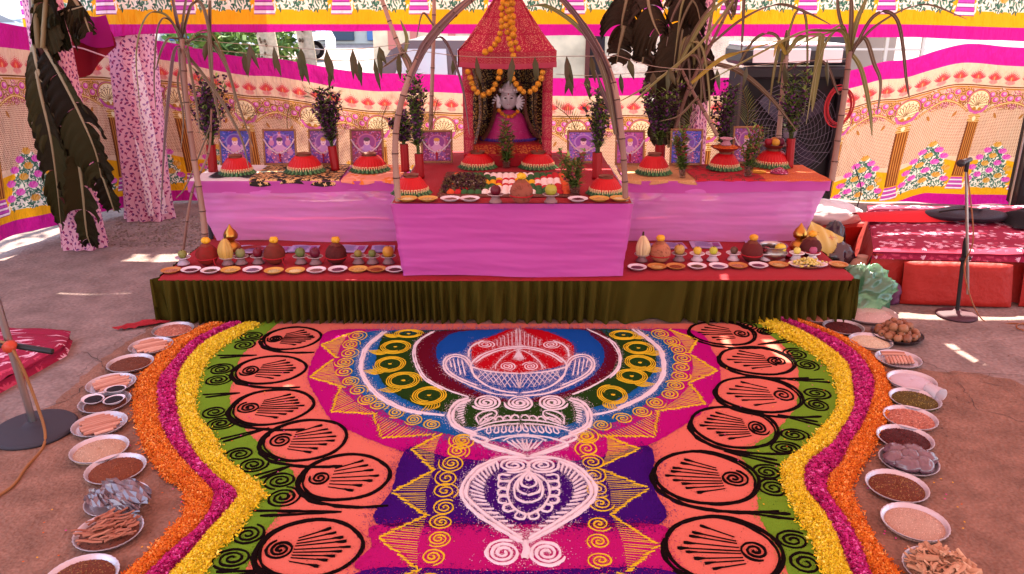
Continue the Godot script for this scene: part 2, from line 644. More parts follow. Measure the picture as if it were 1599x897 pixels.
func vine_print(bg: Color, ink_: Color, leafc: Color) -> ImageTexture:
	var im := Image.create(256, 256, false, Image.FORMAT_RGB8)
	im.fill(bg)
	var r := RandomNumberGenerator.new()
	r.seed = 3
	for i in 4:
		var pts := []
		for k in 33:
			pts.append(Vector2(32 + i * 64 + 20 * sin(k * TAU / 16 + i), k * 8))
		pen(im, pts, 1.2, ink_.lerp(bg, 0.3))
	for gx in 8:
		for gy in 8:
			var c := Vector2(gx * 32 + r.randf_range(3, 28), gy * 32 + r.randf_range(3, 28))
			var a := r.randf_range(0, TAU)
			for k in 3:
				leaf2(im, c, a + k * 0.9, 15, 4.2, [ink_, leafc][(gx + gy) % 2])
	return tex(im)

func leaf_print(bg: Color, k1: Color, k2: Color) -> ImageTexture:
	var im := Image.create(384, 384, false, Image.FORMAT_RGB8)
	im.fill(bg)
	var r := RandomNumberGenerator.new()
	r.seed = 9
	for i in 40:
		var c := Vector2(r.randf_range(40, 340), r.randf_range(40, 340))
		var a := r.randf_range(0, TAU)
		for k in r.randi_range(3, 6):
			leaf2(im, c, a + (k - 2) * 0.55, r.randf_range(24, 44), 5.5, k1 if i % 3 else k2)
	for i in 60:
		leaf2(im, Vector2(r.randf_range(5, 350), r.randf_range(5, 370)), r.randf_range(0, TAU), 26, 1.5, k2)
	return tex(im)

func wall_sheet(base: Array, tops: Array, hems: Array, tot: float, u0: float, shear := 0.0, ripple := 0.03, amin := 0.0) -> MB:
	var line := catmull(base, 24)
	var n := line.size()
	var dist := [0.0]
	for i in range(1, n):
		dist.append(dist[i - 1] + line[i].distance_to(line[i - 1]))
	var m := MB.new()
	var rows := 40
	for j in rows + 1:
		var v := float(j) / rows
		for i in n:
			var f := float(i) / (n - 1) * (tops.size() - 1)
			var a := int(minf(f, tops.size() - 2))
			var s := smoothstep(0.0, 1.0, f - a)
			var top: float = lerp(tops[a], tops[a + 1], s)
			var hem: float = lerp(hems[a], hems[a + 1], s)
			var ln := maxf(tot, top - hem)
			var y := top - ln * v
			var over := maxf(0.0, hem - y)
			y = maxf(y, hem + 0.004 * sin(dist[i] * 9.0))
			var d := (line[mini(i + 1, n - 1)] - line[maxi(i - 1, 0)]).normalized()
			var nn := d.orthogonal()
			var q: Vector2 = line[i] + nn * (ripple * (sin(dist[i] * 7.3 + sin(v * 4.0) * 1.2) * (0.25 + 0.75 * v) + 0.6 * sin(dist[i] * 3.1 + v * 2.0) + 0.35 * sin(dist[i] * 17.0 + v * 6.0) * (1.0 - v * 0.5)) + over * 0.25)
			m.pt(V(q.x, y, q.y), Vector2(dist[i] / 0.62 + u0 + shear * v * lerp(-0.7, 1.25, float(i) / n), lerp(amin, 1.0 if amin == 0.0 else 0.974, v)))
	for j in rows:
		for i in n - 1:
			var a := j * n + i
			m.quad(a, a + 1, a + n + 1, a + n)
	return m

func build_tent(weave: Texture2D) -> void:
	var pr := tent_print()
	var cloth := M(Color.WHITE, 0.85, {"bump": noise("crease", 0.02, 0, 1, 512, 5, FastNoiseLite.TYPE_PERLIN), "bs": 2.5, "tex": pr, "bl": Color(0.52, 0.52, 0.52)})
	var W2 := func(a: Array) -> Array:
		var o := []
		for i in range(0, a.size(), 2):
			o.append(Vector2(a[i], a[i + 1]))
		return o
	# walls: left panel, then the long back panel
	var lw := wall_sheet(W2.call([-4.6, -2.2, -4.15, -4.0, -3.86, -5.67, -3.6, -6.75, -3.34, -7.36]), [1.78, 1.74, 1.69, 1.58, 1.5], [0.12, 0.11, 0.1, 0.07, 0.03], 1.5, 0.55)
	solo("tent_wall", lw, cloth, "left printed cloth tent wall behind the banana leaves, hem lifted off the ground", "tent wall", Vector3.ZERO, "printed cloth tent walls")
	var bw := wall_sheet(W2.call([-3.34, -7.36, -2.3, -7.42, -1.16, -7.44, 0.41, -7.46, 1.8, -7.45, 2.86, -7.42, 3.48, -7.4, 4.09, -7.36, 4.7, -7.3, 6.6, -7.1]), [1.5, 1.34, 1.2, 1.158, 1.16, 1.2, 1.315, 1.464, 1.43, 1.4], [0.02, 0.02, 0.02, 0.02, 0.02, 0.03, 0.02, 0.0, 0.0, 0.0], 1.44, 0.15, 0.3)
	solo("tent_wall", bw, cloth, "long printed cloth tent wall sagging behind the altar tables", "tent wall", Vector3.ZERO, "printed cloth tent walls")
	# valance hung from the roof's rear edge
	var va := wall_sheet(W2.call([-3.9, -6.62, -2.6, -6.64, -1.2, -6.65, 0.2, -6.65, 1.6, -6.66, 3.0, -6.66, 4.4, -6.64, 6.2, -6.6]), [2.5, 2.5, 2.5, 2.5, 2.5, 2.5, 2.5, 2.5], [1.5, 1.575, 1.59, 1.553, 1.545, 1.54, 1.505, 1.49], 0.96, 0.4, 0.0, 0.018, 0.55)
	solo("tent_valance", va, cloth, "yellow and magenta printed cloth band hanging from the rear edge of the tent roof", "valance")
	# a loose corner of plain cloth beside the left post
	var fm := M(hx("8e1028"), 0.85, {"bl": Color(0.5, 0.5, 0.5), "tex": weave, "tri": 5.0})
	var fl := thing("drape", "loose maroon and magenta cloth corner hanging by the left post", "drape")
	var a := V(-3.42, 1.62, -6.2)
	var f := MB.new()
	f.grid(10, 10, func(u, v): return V(lerp(-3.33, -3.02, u) + v * 0.03, 1.62 - v * (0.36 - 0.2 * u) - 0.03 * sin(u * 5.0), -6.2 + 0.03 * sin(u * 9.0 + v * 3.0)))
	put("lower_cloth", f, fm, fl)
	f = MB.new()
	f.grid(10, 8, func(u, v): return V(lerp(-3.36, -3.0, u), 1.72 - v * (0.22 - 0.0 * u) + 0.02 * sin(u * 6.0), -6.17 + 0.035 * sin(u * 8.0 + 1.0 + v * 2.0)))
	put("upper_cloth", f, M(hx("b01484"), 0.85, {"bl": Color(0.7, 0.7, 0.7), "tex": weave, "tri": 5.0}), fl)
	f = MB.new().ink(hx("d8b8c8"))
	f.tube(PackedVector3Array([V(-3.33, 1.5, -6.15), V(-3.2, 1.475, -6.14), V(-3.02, 1.41, -6.14)]), [0.006], 5)
	put("piping", f, K.vc, fl)
	f = MB.new().ink(hx("3a2f8a"))
	f.grid(3, 12, func(u, v): return V(lerp(-3.345, -3.29, u) + 0.08 * v, 1.62 - v * 0.5, -6.0 + 0.02 * sin(u * 4.0 + v * 5.0)))
	put("blue_edge", f, K.vc, fl)
	# roof: sewn pieces with open seams that let sun through
	var roof := M(hx("d49c98"), 0.9, {"bl": Color(0.82, 0.82, 0.82), "tex": weave, "tri": 2.0})
	var holes := [Rect2(2.36, -6.3, 1.5, 0.13), Rect2(2.69, -5.8, 0.045, 0.26), Rect2(1.46, -5.98, 0.04, 0.27), Rect2(1.69, -5.84, 0.06, 0.3), Rect2(-0.72, -5.93, 0.05, 0.05), Rect2(-0.86, -5.3, 0.04, 0.04), Rect2(-2.62, -7.52, 0.48, 0.2)]
	var rf := MB.new()
	for area in [Rect2(-3.5, -6.64, 10.0, 12.6), Rect2(-3.5, -9.6, 1.63, 2.95)]:
		var xs := [area.position.x, area.end.x]
		var zs := [area.position.y, area.end.y]
		for q in 20:
			xs.append(lerp(area.position.x, area.end.x, q / 20.0))
			zs.append(lerp(area.position.y, area.end.y, q / 20.0))
		for h in holes:
			if area.intersects(h):
				xs.append_array([h.position.x, h.end.x])
				zs.append_array([h.position.y, h.end.y])
		xs.sort()
		zs.sort()
		for i in xs.size() - 1:
			for j in zs.size() - 1:
				if xs[i + 1] - xs[i] < 1e-4 or zs[j + 1] - zs[j] < 1e-4:
					continue
				var mid := Vector2((xs[i] + xs[i + 1]) * 0.5, (zs[j] + zs[j + 1]) * 0.5)
				var open := false
				for h in holes:
					open = open or h.has_point(mid)
				if not open:
					var w := func(x: float, z: float) -> Vector3: return V(x + 0.02 * sin(z * 9.0), 2.5 + 0.02 * sin(x * 2.0) * sin(z * 1.7), z + 0.025 * sin(x * 7.0))
					rf.face(w.call(xs[i], zs[j]), w.call(xs[i + 1], zs[j]), w.call(xs[i + 1], zs[j + 1]), w.call(xs[i], zs[j + 1]))
	solo("tent_roof", rf, roof, "pink cloth tent roof stretched over the whole altar yard", "tent roof")
	# cloth-wrapped posts
	var vm := M(Color.WHITE, 0.85, {"tex": vine_print(hx("d9a2b4"), hx("8a1a5a"), hx("6a2a6a")), "uvs": V(4.0, 9.0, 1), "bl": Color(0.35, 0.35, 0.35)})
	for d in [[-3.335, -5.93, -3.335, 0.115, 0.15, "cloth-wrapped tent post behind the tied banana leaves"], [-3.217, -6.84, -3.15, 0.17, 0.19, "cloth-wrapped tent post left of the altar, white fold down one side"], [1.4, -6.3, 1.41, 0.11, 0.13, "cloth-wrapped tent post behind the right altar table"]]:
		var t := thing("tent_post", d[5], "post", V(d[0], 0, d[1]), "cloth-wrapped tent posts")
		var m := MB.new()
		m.tube(PackedVector3Array([V(0, 0, 0), V(d[2] - d[0], 2.5, 0)]), [0.035], 10)
		put("pole", m, K.steel, t)
		m = MB.new()
		var ro: float = d[3]
		var rb: float = d[4]
		m.grid(40, 30, func(u, v):
			var an: float = u * TAU
			var r: float = lerp(rb, ro, v) * (1.0 + 0.10 * sin(an * 3.0 + v * 5.0) + 0.05 * sin(an * 7.0 - v * 3.0) + 0.16 * exp(-v * 14.0) * sin(an * 9.0))
			return V(cos(an) * r + (d[2] - d[0]) * v, 0.004 + v * 2.48, sin(an) * r))
		put("cloth_wrap", m, vm, t)
		if d[1] < -6.5:
			m = MB.new()
			m.grid(6, 24, func(u, v): return V(lerp(0.05, 0.19, u) - 0.02 * v, 0.06 + v * 2.3, 0.172 - 0.08 * u * u + 0.012 * sin(u * 7.0 + v * 9.0)))
			put("fold", m, M(Color.WHITE, 0.85, {"tex": vine_print(hx("ead6de"), hx("a85a8a"), hx("8a5a9a")), "uvs": V(0.8, 8.4, 1), "bl": Color(0.5, 0.5, 0.5)}), t)

func build_street() -> void:
	# what shows between the wall's top edge and the valance
	var wallm := M(hx("ecd6b4"), 0.9, {"tex": NT.mottle, "tri": 0.3})
	var b := thing("house", "beige house front across the street with red painted stripes and a dark doorway", "house", V(0, 0, -13.2))
	var m := MB.new()
	m.box(V(-0.5, 2.6, 0), V(3.4, 5.2, 0.3), Basis(), 0.01)
	m.box(V(3.35, 2.6, 0), V(3.2, 5.2, 0.3), Basis(), 0.01)
	m.box(V(1.5, 4.0, 0), V(0.5, 2.4, 0.3))
	put("wall", m, wallm, b)
	m = MB.new().ink(hx("3c2f34"))
	m.box(V(1.475, 1.35, -0.02), V(0.53, 2.7, 0.08), Basis(), 0.01)
	var dr := put("door", m, K.vc, b)
	m = MB.new().ink(hx("6b3630"))
	for s in [1.2, 1.72]:
		m.box(V(s, 1.4, 0.17), V(0.07, 2.8, 0.05), Basis(), 0.008)
	put("door_frame", m, K.vc, dr)
	m = MB.new().ink(hx("c5766c"))
	for x in [-1.9, -1.55, -0.95, -0.6]:
		m.box(V(x, 1.9, 0.16), V(0.12, 1.5, 0.02), Basis(), 0.004)
	put("stripes", m, K.vc, b)
	m = MB.new().ink(hx("6e5a50"))
	m.box(V(0.2, 1.62, 0.17), V(0.5, 0.42, 0.06), Basis(), 0.01)
	put("notice_board", m, K.vc, b)
	m = MB.new()
	m.box(V(0, 1.1, 0), V(2.6, 2.2, 0.25), Basis(), 0.02)
	solo("boundary_wall", m, M(hx("dccab2"), 0.95, {"tex": NT.mottle, "tri": 0.9, "bump": NT.fine, "bs": 1.0}), "bare weathered concrete wall right of the dark doorway", "wall", V(2.6, 0, -11.4))
	# far right house with a railed veranda
	var h := thing("house", "far house with a railed veranda behind the air cooler", "house", V(5.6, 0, -17.5))
	m = MB.new().ink(hx("9a8a80"))
	m.box(V(0, 2.5, -1.6), V(6.5, 5.0, 0.3), Basis(), 0.02)
	put("wall", m, K.vc, h)
	for i in 3:
		m = MB.new().ink(hx("4c4a52"))
		m.box(V(-2.2 + i * 1.9, 1.5, -1.4), V(1.0, 1.1, 0.08), Basis(), 0.02)
		put("window", m, K.vc, h)
	m = MB.new().ink(hx("b9aca4"))
	for i in 3:
		m.box(V(0, 0.95 + i * 0.28, 0), V(6.4, 0.05, 0.05), Basis(), 0.01)
	for i in 9:
		m.box(V(-3.1 + i * 0.78, 1.3, 0), V(0.07, 1.6, 0.07), Basis(), 0.01)
	put("railing", m, K.vc, h)
	m = MB.new().ink(hx("7a6a62"))
	m.box(V(0, 2.3, -0.7), V(6.8, 0.2, 2.0), Basis(), 0.02)
	put("veranda_roof", m, K.vc, h)
	vehicle("parked_jeep", "dark parked jeep behind the cloth wall, pale light in its windows", V(-0.85, 0, -9.6), 1.72, 1.44, 2.7, hx("4a4650"), hx("9fb0bc"))
	vehicle("parked_car", "white parked car far up the sunlit street", V(-8.6, 0, -30.0), 1.7, 1.5, 4.0, hx("d8d8da"), hx("3a4048"), 1.57)
	vehicle("parked_car", "grey parked car seen over the left tent wall", V(-5.6, 0, -8.4), 1.8, 1.75, 4.0, hx("6a7078"), hx("aab4bc"), 1.3)
	# far shopfronts up the street
	var s := thing("shop_row", "blue and grey shopfronts at the far end of the street", "shops", V(-5.0, 0, -46.0))
	m = MB.new().ink(hx("a8a49c"))
	m.box(V(0, 3, 0), V(30, 6, 4), Basis(), 0.05)
	put("wall", m, K.vc, s)
	for i in 10:
		m = MB.new().ink([hx("4a6a9a"), hx("55585e"), hx("7a96b8"), hx("3c4654")][i % 4])
		m.box(V(-12.5 + i * 2.7, 1.5, 2.05), V(2.0, 2.6, 0.2), Basis(), 0.03)
		put("shutter", m, K.vc, s)
	# trees along the street
	var bark := M(hx("d8c0a4"), 0.95, {"bump": NT.fine, "tri": 2.0, "bs": 2.0, "tex": NT.mottle})
	var crown := M(Color.WHITE, 0.7, {"vc": 1, "bl": Color(0.5, 0.55, 0.3)})
	var spots := [[-2.85, -11.3, 0.1, 0.0, "pale tree trunk with dark scars beyond the sagging cloth wall, nearer of two"], [-3.95, -13.2, 0.14, 0.0, "pale tree trunk beyond the cloth wall, left of the scarred one"], [-5.0, -14.0, 0.05, 1.0, "low sunlit shrub left of the street trunks"], [-4.9, -16.5, 0.06, 1.0, "farther green shrub between the two street trunks"]]
	for d in spots:
		var t := thing("street_tree", d[4], "tree", V(d[0], 0, d[1]), "trees along the street")
		m = MB.new()
		var pts := PackedVector3Array()
		var ra := []
		for i in 14:
			pts.append(V(0.05 * sin(i * 0.8), i * 0.38, 0.04 * cos(i)))
			ra.append(d[2] * (1.15 - i * 0.03 + 0.05 * sin(i * 2.0) + (0.35 if i == 0 else 0.0)))
		m.tube(pts, ra, 12)
		for k in 4:
			var an = k * 1.6 + d[0]
			m.tube(curve3([V(0, 3.4, 0), V(cos(an) * 0.9, 4.4, sin(an) * 0.9), V(cos(an) * 1.9, 5.2, sin(an) * 1.9)], 4), [0.13, 0.11, 0.1, 0.09, 0.08, 0.06, 0.05, 0.04, 0.02], 7)
		var tk := put("trunk", m, bark, t)
		m = MB.new()
		for i in 26:
			m.ink(hx("5a4634"))
			var yy := rr(0.9, 2.2)
			m.blob(V(rr(-0.7, 0.7) * d[2], yy, d[2] * 1.0), V(0.02, 0.03, 0.03), 5)
		put("scar", m, K.vc, tk)
		m = MB.new()
		for i in (2600 if d[3] > 0.5 else 1100):
			var q: Vector3
			if d[3] > 0.5:
				q = V(rr(-1, 1), rr(-1, 1), rr(-1, 1)).normalized() * pow(rng.randf(), 0.45) * V(0.95, 1.0, 0.8) + V(0, 0.95, 0)
				if sin(q.x * 3.1) * sin(q.y * 3.7 + 1.0) * sin(q.z * 2.9) > 0.22:
					continue
			else:
				q = V(rr(-1, 1), rr(-1, 1), rr(-1, 1)).normalized() * pow(rng.randf(), 0.5) * V(2.6, 1.3, 2.4) + V(0, 5.4, 0)
			m.ink(hx("3c5a2c").lerp(hx("7d9450"), rng.randf()))
			var bs := rbasis()
			var l := rr(0.06, 0.13)
			m.face(q - bs.x * l, q + bs.y * l * 0.45, q + bs.x * l, q - bs.y * l * 0.45)
		put("crown", m, crown, t)

func vehicle(nm: String, label: String, at: Vector3, w: float, hgt: float, ln: float, paint: Color, glass: Color, turn := 1.5708) -> void:
	var t := thing(nm, label, "car", at, "", turn)
	var body := M(paint, 0.3, {"coat": 0.6})
	var m := MB.new()
	# side outline lofted across the width
	var out := [Vector2(-0.5, 0.28), Vector2(-0.5, 0.52), Vector2(-0.47, 0.6), Vector2(-0.28, 0.64), Vector2(-0.17, 0.93), Vector2(-0.1, 1.0), Vector2(0.32, 1.0), Vector2(0.43, 0.9), Vector2(0.48, 0.6), Vector2(0.5, 0.5), Vector2(0.5, 0.28)]
	m.grid(8, out.size() - 1, func(u, v):
		var p: Vector2 = out[int(round(v * (out.size() - 1)))]
		var tuck := 1.0 - (0.14 if p.y > 0.7 else 0.0)
		return V((u - 0.5) * w * tuck, p.y * hgt, p.x * ln))
	for s in [-1.0, 1.0]:
		for i in out.size() - 2:
			var p0: Vector2 = out[i]
			var p1: Vector2 = out[i + 1]
			var c0 := V(s * w * 0.5 * (0.86 if p0.y > 0.7 else 1.0), p0.y * hgt, p0.x * ln)
			var c1 := V(s * w * 0.5 * (0.86 if p1.y > 0.7 else 1.0), p1.y * hgt, p1.x * ln)
			m.tri3(c0, c1, V(s * w * 0.5, 0.4 * hgt, 0))
		m.tri3(V(s * w * 0.5, 0.28 * hgt, -0.5 * ln), V(s * w * 0.5, 0.28 * hgt, 0.5 * ln), V(s * w * 0.5, 0.4 * hgt, 0))
	put("body", m, body, t)
	var gm := M(glass, 0.12, {"spec": 0.6})
	for s in [-1.0, 1.0]:
		for q in [[-0.17, 0.06], [0.09, 0.27], [0.3, 0.42]]:
			m = MB.new()
			m.face(V(s * w * 0.49, 0.68 * hgt, q[0] * ln), V(s * w * 0.49, 0.68 * hgt, q[1] * ln), V(s * w * 0.445, 0.94 * hgt, q[1] * ln - 0.02), V(s * w * 0.445, 0.94 * hgt, maxf(q[0], -0.12) * ln + 0.02))
			put("window", m, gm, t)
	m = MB.new()
	m.face(V(-w * 0.4, 0.67 * hgt, -0.275 * ln), V(w * 0.4, 0.67 * hgt, -0.275 * ln), V(w * 0.36, 0.93 * hgt, -0.175 * ln), V(-w * 0.36, 0.93 * hgt, -0.175 * ln))
	put("windscreen", m, gm, t)
	for s in [-1.0, 1.0]:
		for z in [-0.31, 0.31]:
			var wl := MB.new().ink(hx("161416"))
			wl.lathe([Vector2(0.0, -0.1), Vector2(0.3, -0.1), Vector2(0.33, -0.06), Vector2(0.33, 0.06), Vector2(0.3, 0.1), Vector2(0.0, 0.1)], 18, V(s * (w * 0.5 - 0.08), 0.33, z * ln), 0, 0, Basis(Vector3.FORWARD, PI / 2))
			var wo := put("wheel", wl, K.vc, t)
			wl = MB.new().ink(hx("8a8c90"))
			wl.lathe([Vector2(0, -0.105), Vector2(0.19, -0.105), Vector2(0.2, 0.0), Vector2(0.19, 0.105), Vector2(0, 0.105)], 16, V(s * (w * 0.5 - 0.08), 0.33, z * ln), 0, 0, Basis(Vector3.FORWARD, PI / 2))
			put("rim", wl, K.satin, wo)

func build_dais() -> void:
	var t := thing("dais", "low wide dais with red top cloth and pleated dark olive skirt", "dais", V(-0.03, 0, -4.345))
	var m := MB.new()
	m.box(V(-0.01, 0.13, -0.74), V(3.86, 0.26, 1.28), Basis(), 0.01)
	put("platform", m, K.wood, t)
	m = MB.new()
	m.grid(90, 30, func(u, v): return V((u - 0.5) * 4.06, 0.275 + 0.003 * sin(u * 70.0 + v * 4.0) * sin(v * 21.0) - (0.012 if v < 0.01 else 0.0), 0.012 - v * 1.44))
	put("top_cloth", m, K.redcloth, t)
	# skirt of irregular pleats round front and ends
	var sk := M(hx("413912"), 0.7, {"bump": NT.fine, "tri": 8.0, "bs": 0.15, "spec": 0.12})
	m = MB.new()
	var path := catmull([Vector2(-2.03, -1.4), Vector2(-2.04, -0.6), Vector2(-2.04, -0.05), Vector2(-1.98, 0.02), Vector2(-1.0, 0.02), Vector2(0, 0.02), Vector2(1.0, 0.02), Vector2(1.95, 0.02), Vector2(2.03, -0.05), Vector2(2.04, -0.7), Vector2(2.03, -1.4)], 150)
	var n := path.size()
	var ph := PackedFloat32Array()
	var acc := 0.0
	for i in n:
		if i > 0:
			acc += path[i].distance_to(path[i - 1]) * TAU / 0.058 * (1.0 + 0.5 * sin(i * 0.013) + 0.4 * sin(i * 0.041))
		ph.append(acc)
	for j in 13:
		var v := j / 12.0
		for i in n:
			var d := (path[mini(i + 1, n - 1)] - path[maxi(i - 1, 0)]).normalized()
			var o := -d.orthogonal()
			var bulge := 0.035 * exp(-pow((path[i].x - 1.75) / 0.3, 2.0)) * sin(v * PI)
			var w := (0.006 + 0.028 * sqrt(v)) * (sin(ph[i] + sin(v * 2.4 + i * 0.02) * 0.5) + 0.35 * sin(ph[i] * 2.3 + v * 3.0)) + 0.012 * v + bulge
			var q: Vector2 = path[i] + o * -w
			m.pt(V(q.x, 0.268 * (1.0 - v) + 0.006 + 0.006 * sin(ph[i] * 0.31) * v, q.y), Vector2(i * 0.01, v))
	for j in 12:
		for i in n - 1:
			var a := j * n + i
			m.quad(a, a + 1, a + n + 1, a + n)
	put("skirt", m, sk, t)
	m = MB.new()
	m.tube(PackedVector3Array([V(-2.02, 0.272, 0.022), V(-0.7, 0.27, 0.026), V(0.7, 0.271, 0.026), V(2.0, 0.272, 0.022)]), [0.006], 6)
	put("skirt_band", m, M(hx("8a1a20"), 0.7), t)

func cloth_side(m: MB, pts: Array, y1: float, taper: float, ctr: Vector2, wob: float, hem := 0.285) -> void:
	var line := PackedVector2Array()
	for i in pts.size() - 1:
		for k in 60:
			line.append((pts[i] as Vector2).lerp(pts[i + 1], k / 60.0))
	line.append(pts[-1])
	var n := line.size()
	var b := m.v.size()
	var cn := FastNoiseLite.new()
	cn.frequency = 1.0
	cn.seed = int(y1 * 1000.0) + pts.size()
	for j in 45:
		var v := j / 44.0
		for i in n:
			var q: Vector2 = line[i]
			var d := (line[mini(i + 1, n - 1)] - line[maxi(i - 1, 0)]).normalized().orthogonal()
			q.x = lerp(q.x, ctr.x + (q.x - ctr.x) * taper, v)
			q += d * wob * (sin(i * 0.23 + v * 2.0) * 0.6 + 0.6 * sin(v * 31.0 + i * 0.05) * 0.35 + 0.5 * sin(i * 0.07 - v * 9.0)) * minf(1.0, v * 4.0)
			q += d * (cn.get_noise_2d(i * 0.035, v * 9.0) * 0.006 + cn.get_noise_2d(i * 0.09 + 50.0, v * 24.0) * 0.0022) * minf(1.0, v * 6.0)
			m.pt(V(q.x, lerp(y1, hem + 0.006 * sin(i * 0.11), v), q.y), Vector2(float(i) / n, v))
	for j in 44:
		for i in n - 1:
			var a := b + j * n + i
			m.quad(a, a + 1, a + n + 1, a + n)

func table(nm: String, label: String, x0: float, x1: float, z0: float, z1: float, y: float) -> Node3D:
	var t := thing(nm, label, "table", V((x0 + x1) / 2, 0, (z0 + z1) / 2))
	var hw := (x1 - x0) / 2
	var hd := (z0 - z1) / 2
	var m := MB.new()
	m.box(V(0, y - 0.02, 0), V(hw * 2 - 0.02, 0.03, hd * 2 - 0.02), Basis(), 0.006)
	put("table_top", m, K.wood, t)
	for sx in [-1.0, 1.0]:
		for sz in [-1.0, 1.0]:
			m = MB.new()
			m.tube(PackedVector3Array([V(sx * (hw - 0.07), 0.278, sz * (hd - 0.06)), V(sx * (hw - 0.09), y - 0.03, sz * (hd - 0.06))]), [0.016], 8)
			put("leg", m, K.rubber, t)
		m = MB.new()
		m.tube(PackedVector3Array([V(sx * (hw - 0.08), 0.45, hd - 0.06), V(sx * (hw - 0.36), y - 0.035, hd - 0.06)]), [0.011], 6)
		put("brace", m, K.rubber, t)
	return t

func brocade(bg: Color, a: Color, b: Color, sd: int, n := 60, s := 10.0) -> ImageTexture:
	var im := Image.create(256, 256, false, Image.FORMAT_RGB8)
	im.fill(bg)
	var r := RandomNumberGenerator.new()
	r.seed = sd
	for i in n:
		var c := Vector2(r.randf_range(0, 256), r.randf_range(12, 244))
		var g := r.randf_range(0, TAU)
		for k in 4:
			leaf2(im, c, g + k * 1.5, s, s * 0.24, a if i % 4 else b)
		dot(im, c.x, c.y, s * 0.3, s * 0.3, b)
	return tex(im)

func cover(label: String, x0: float, x1: float, z0: float, z1: float, y: float, mat: Material, over := 0.05, sk := 0.0) -> void:
	var m := MB.new()
	var len_z := z0 - z1
	m.grid(30, 24, func(u, v):
		var s: float = v * (len_z + over) - over
		var x: float = lerp(x0, x1, u) + sk * v
		if s < 0:
			return V(x + 0.004 * sin(u * 20.0), y + s * (0.8 + 0.25 * sin(u * 9.0 + x0 * 7.0)), z0 + 0.008 + 0.004 * sin(u * 17.0))
		return V(x, y + 0.0025 * sin(u * 13.0 + v * 5.0) * sin(v * 9.0), z0 + 0.004 - s))
	solo("table_cover", m, mat, label, "cloth")

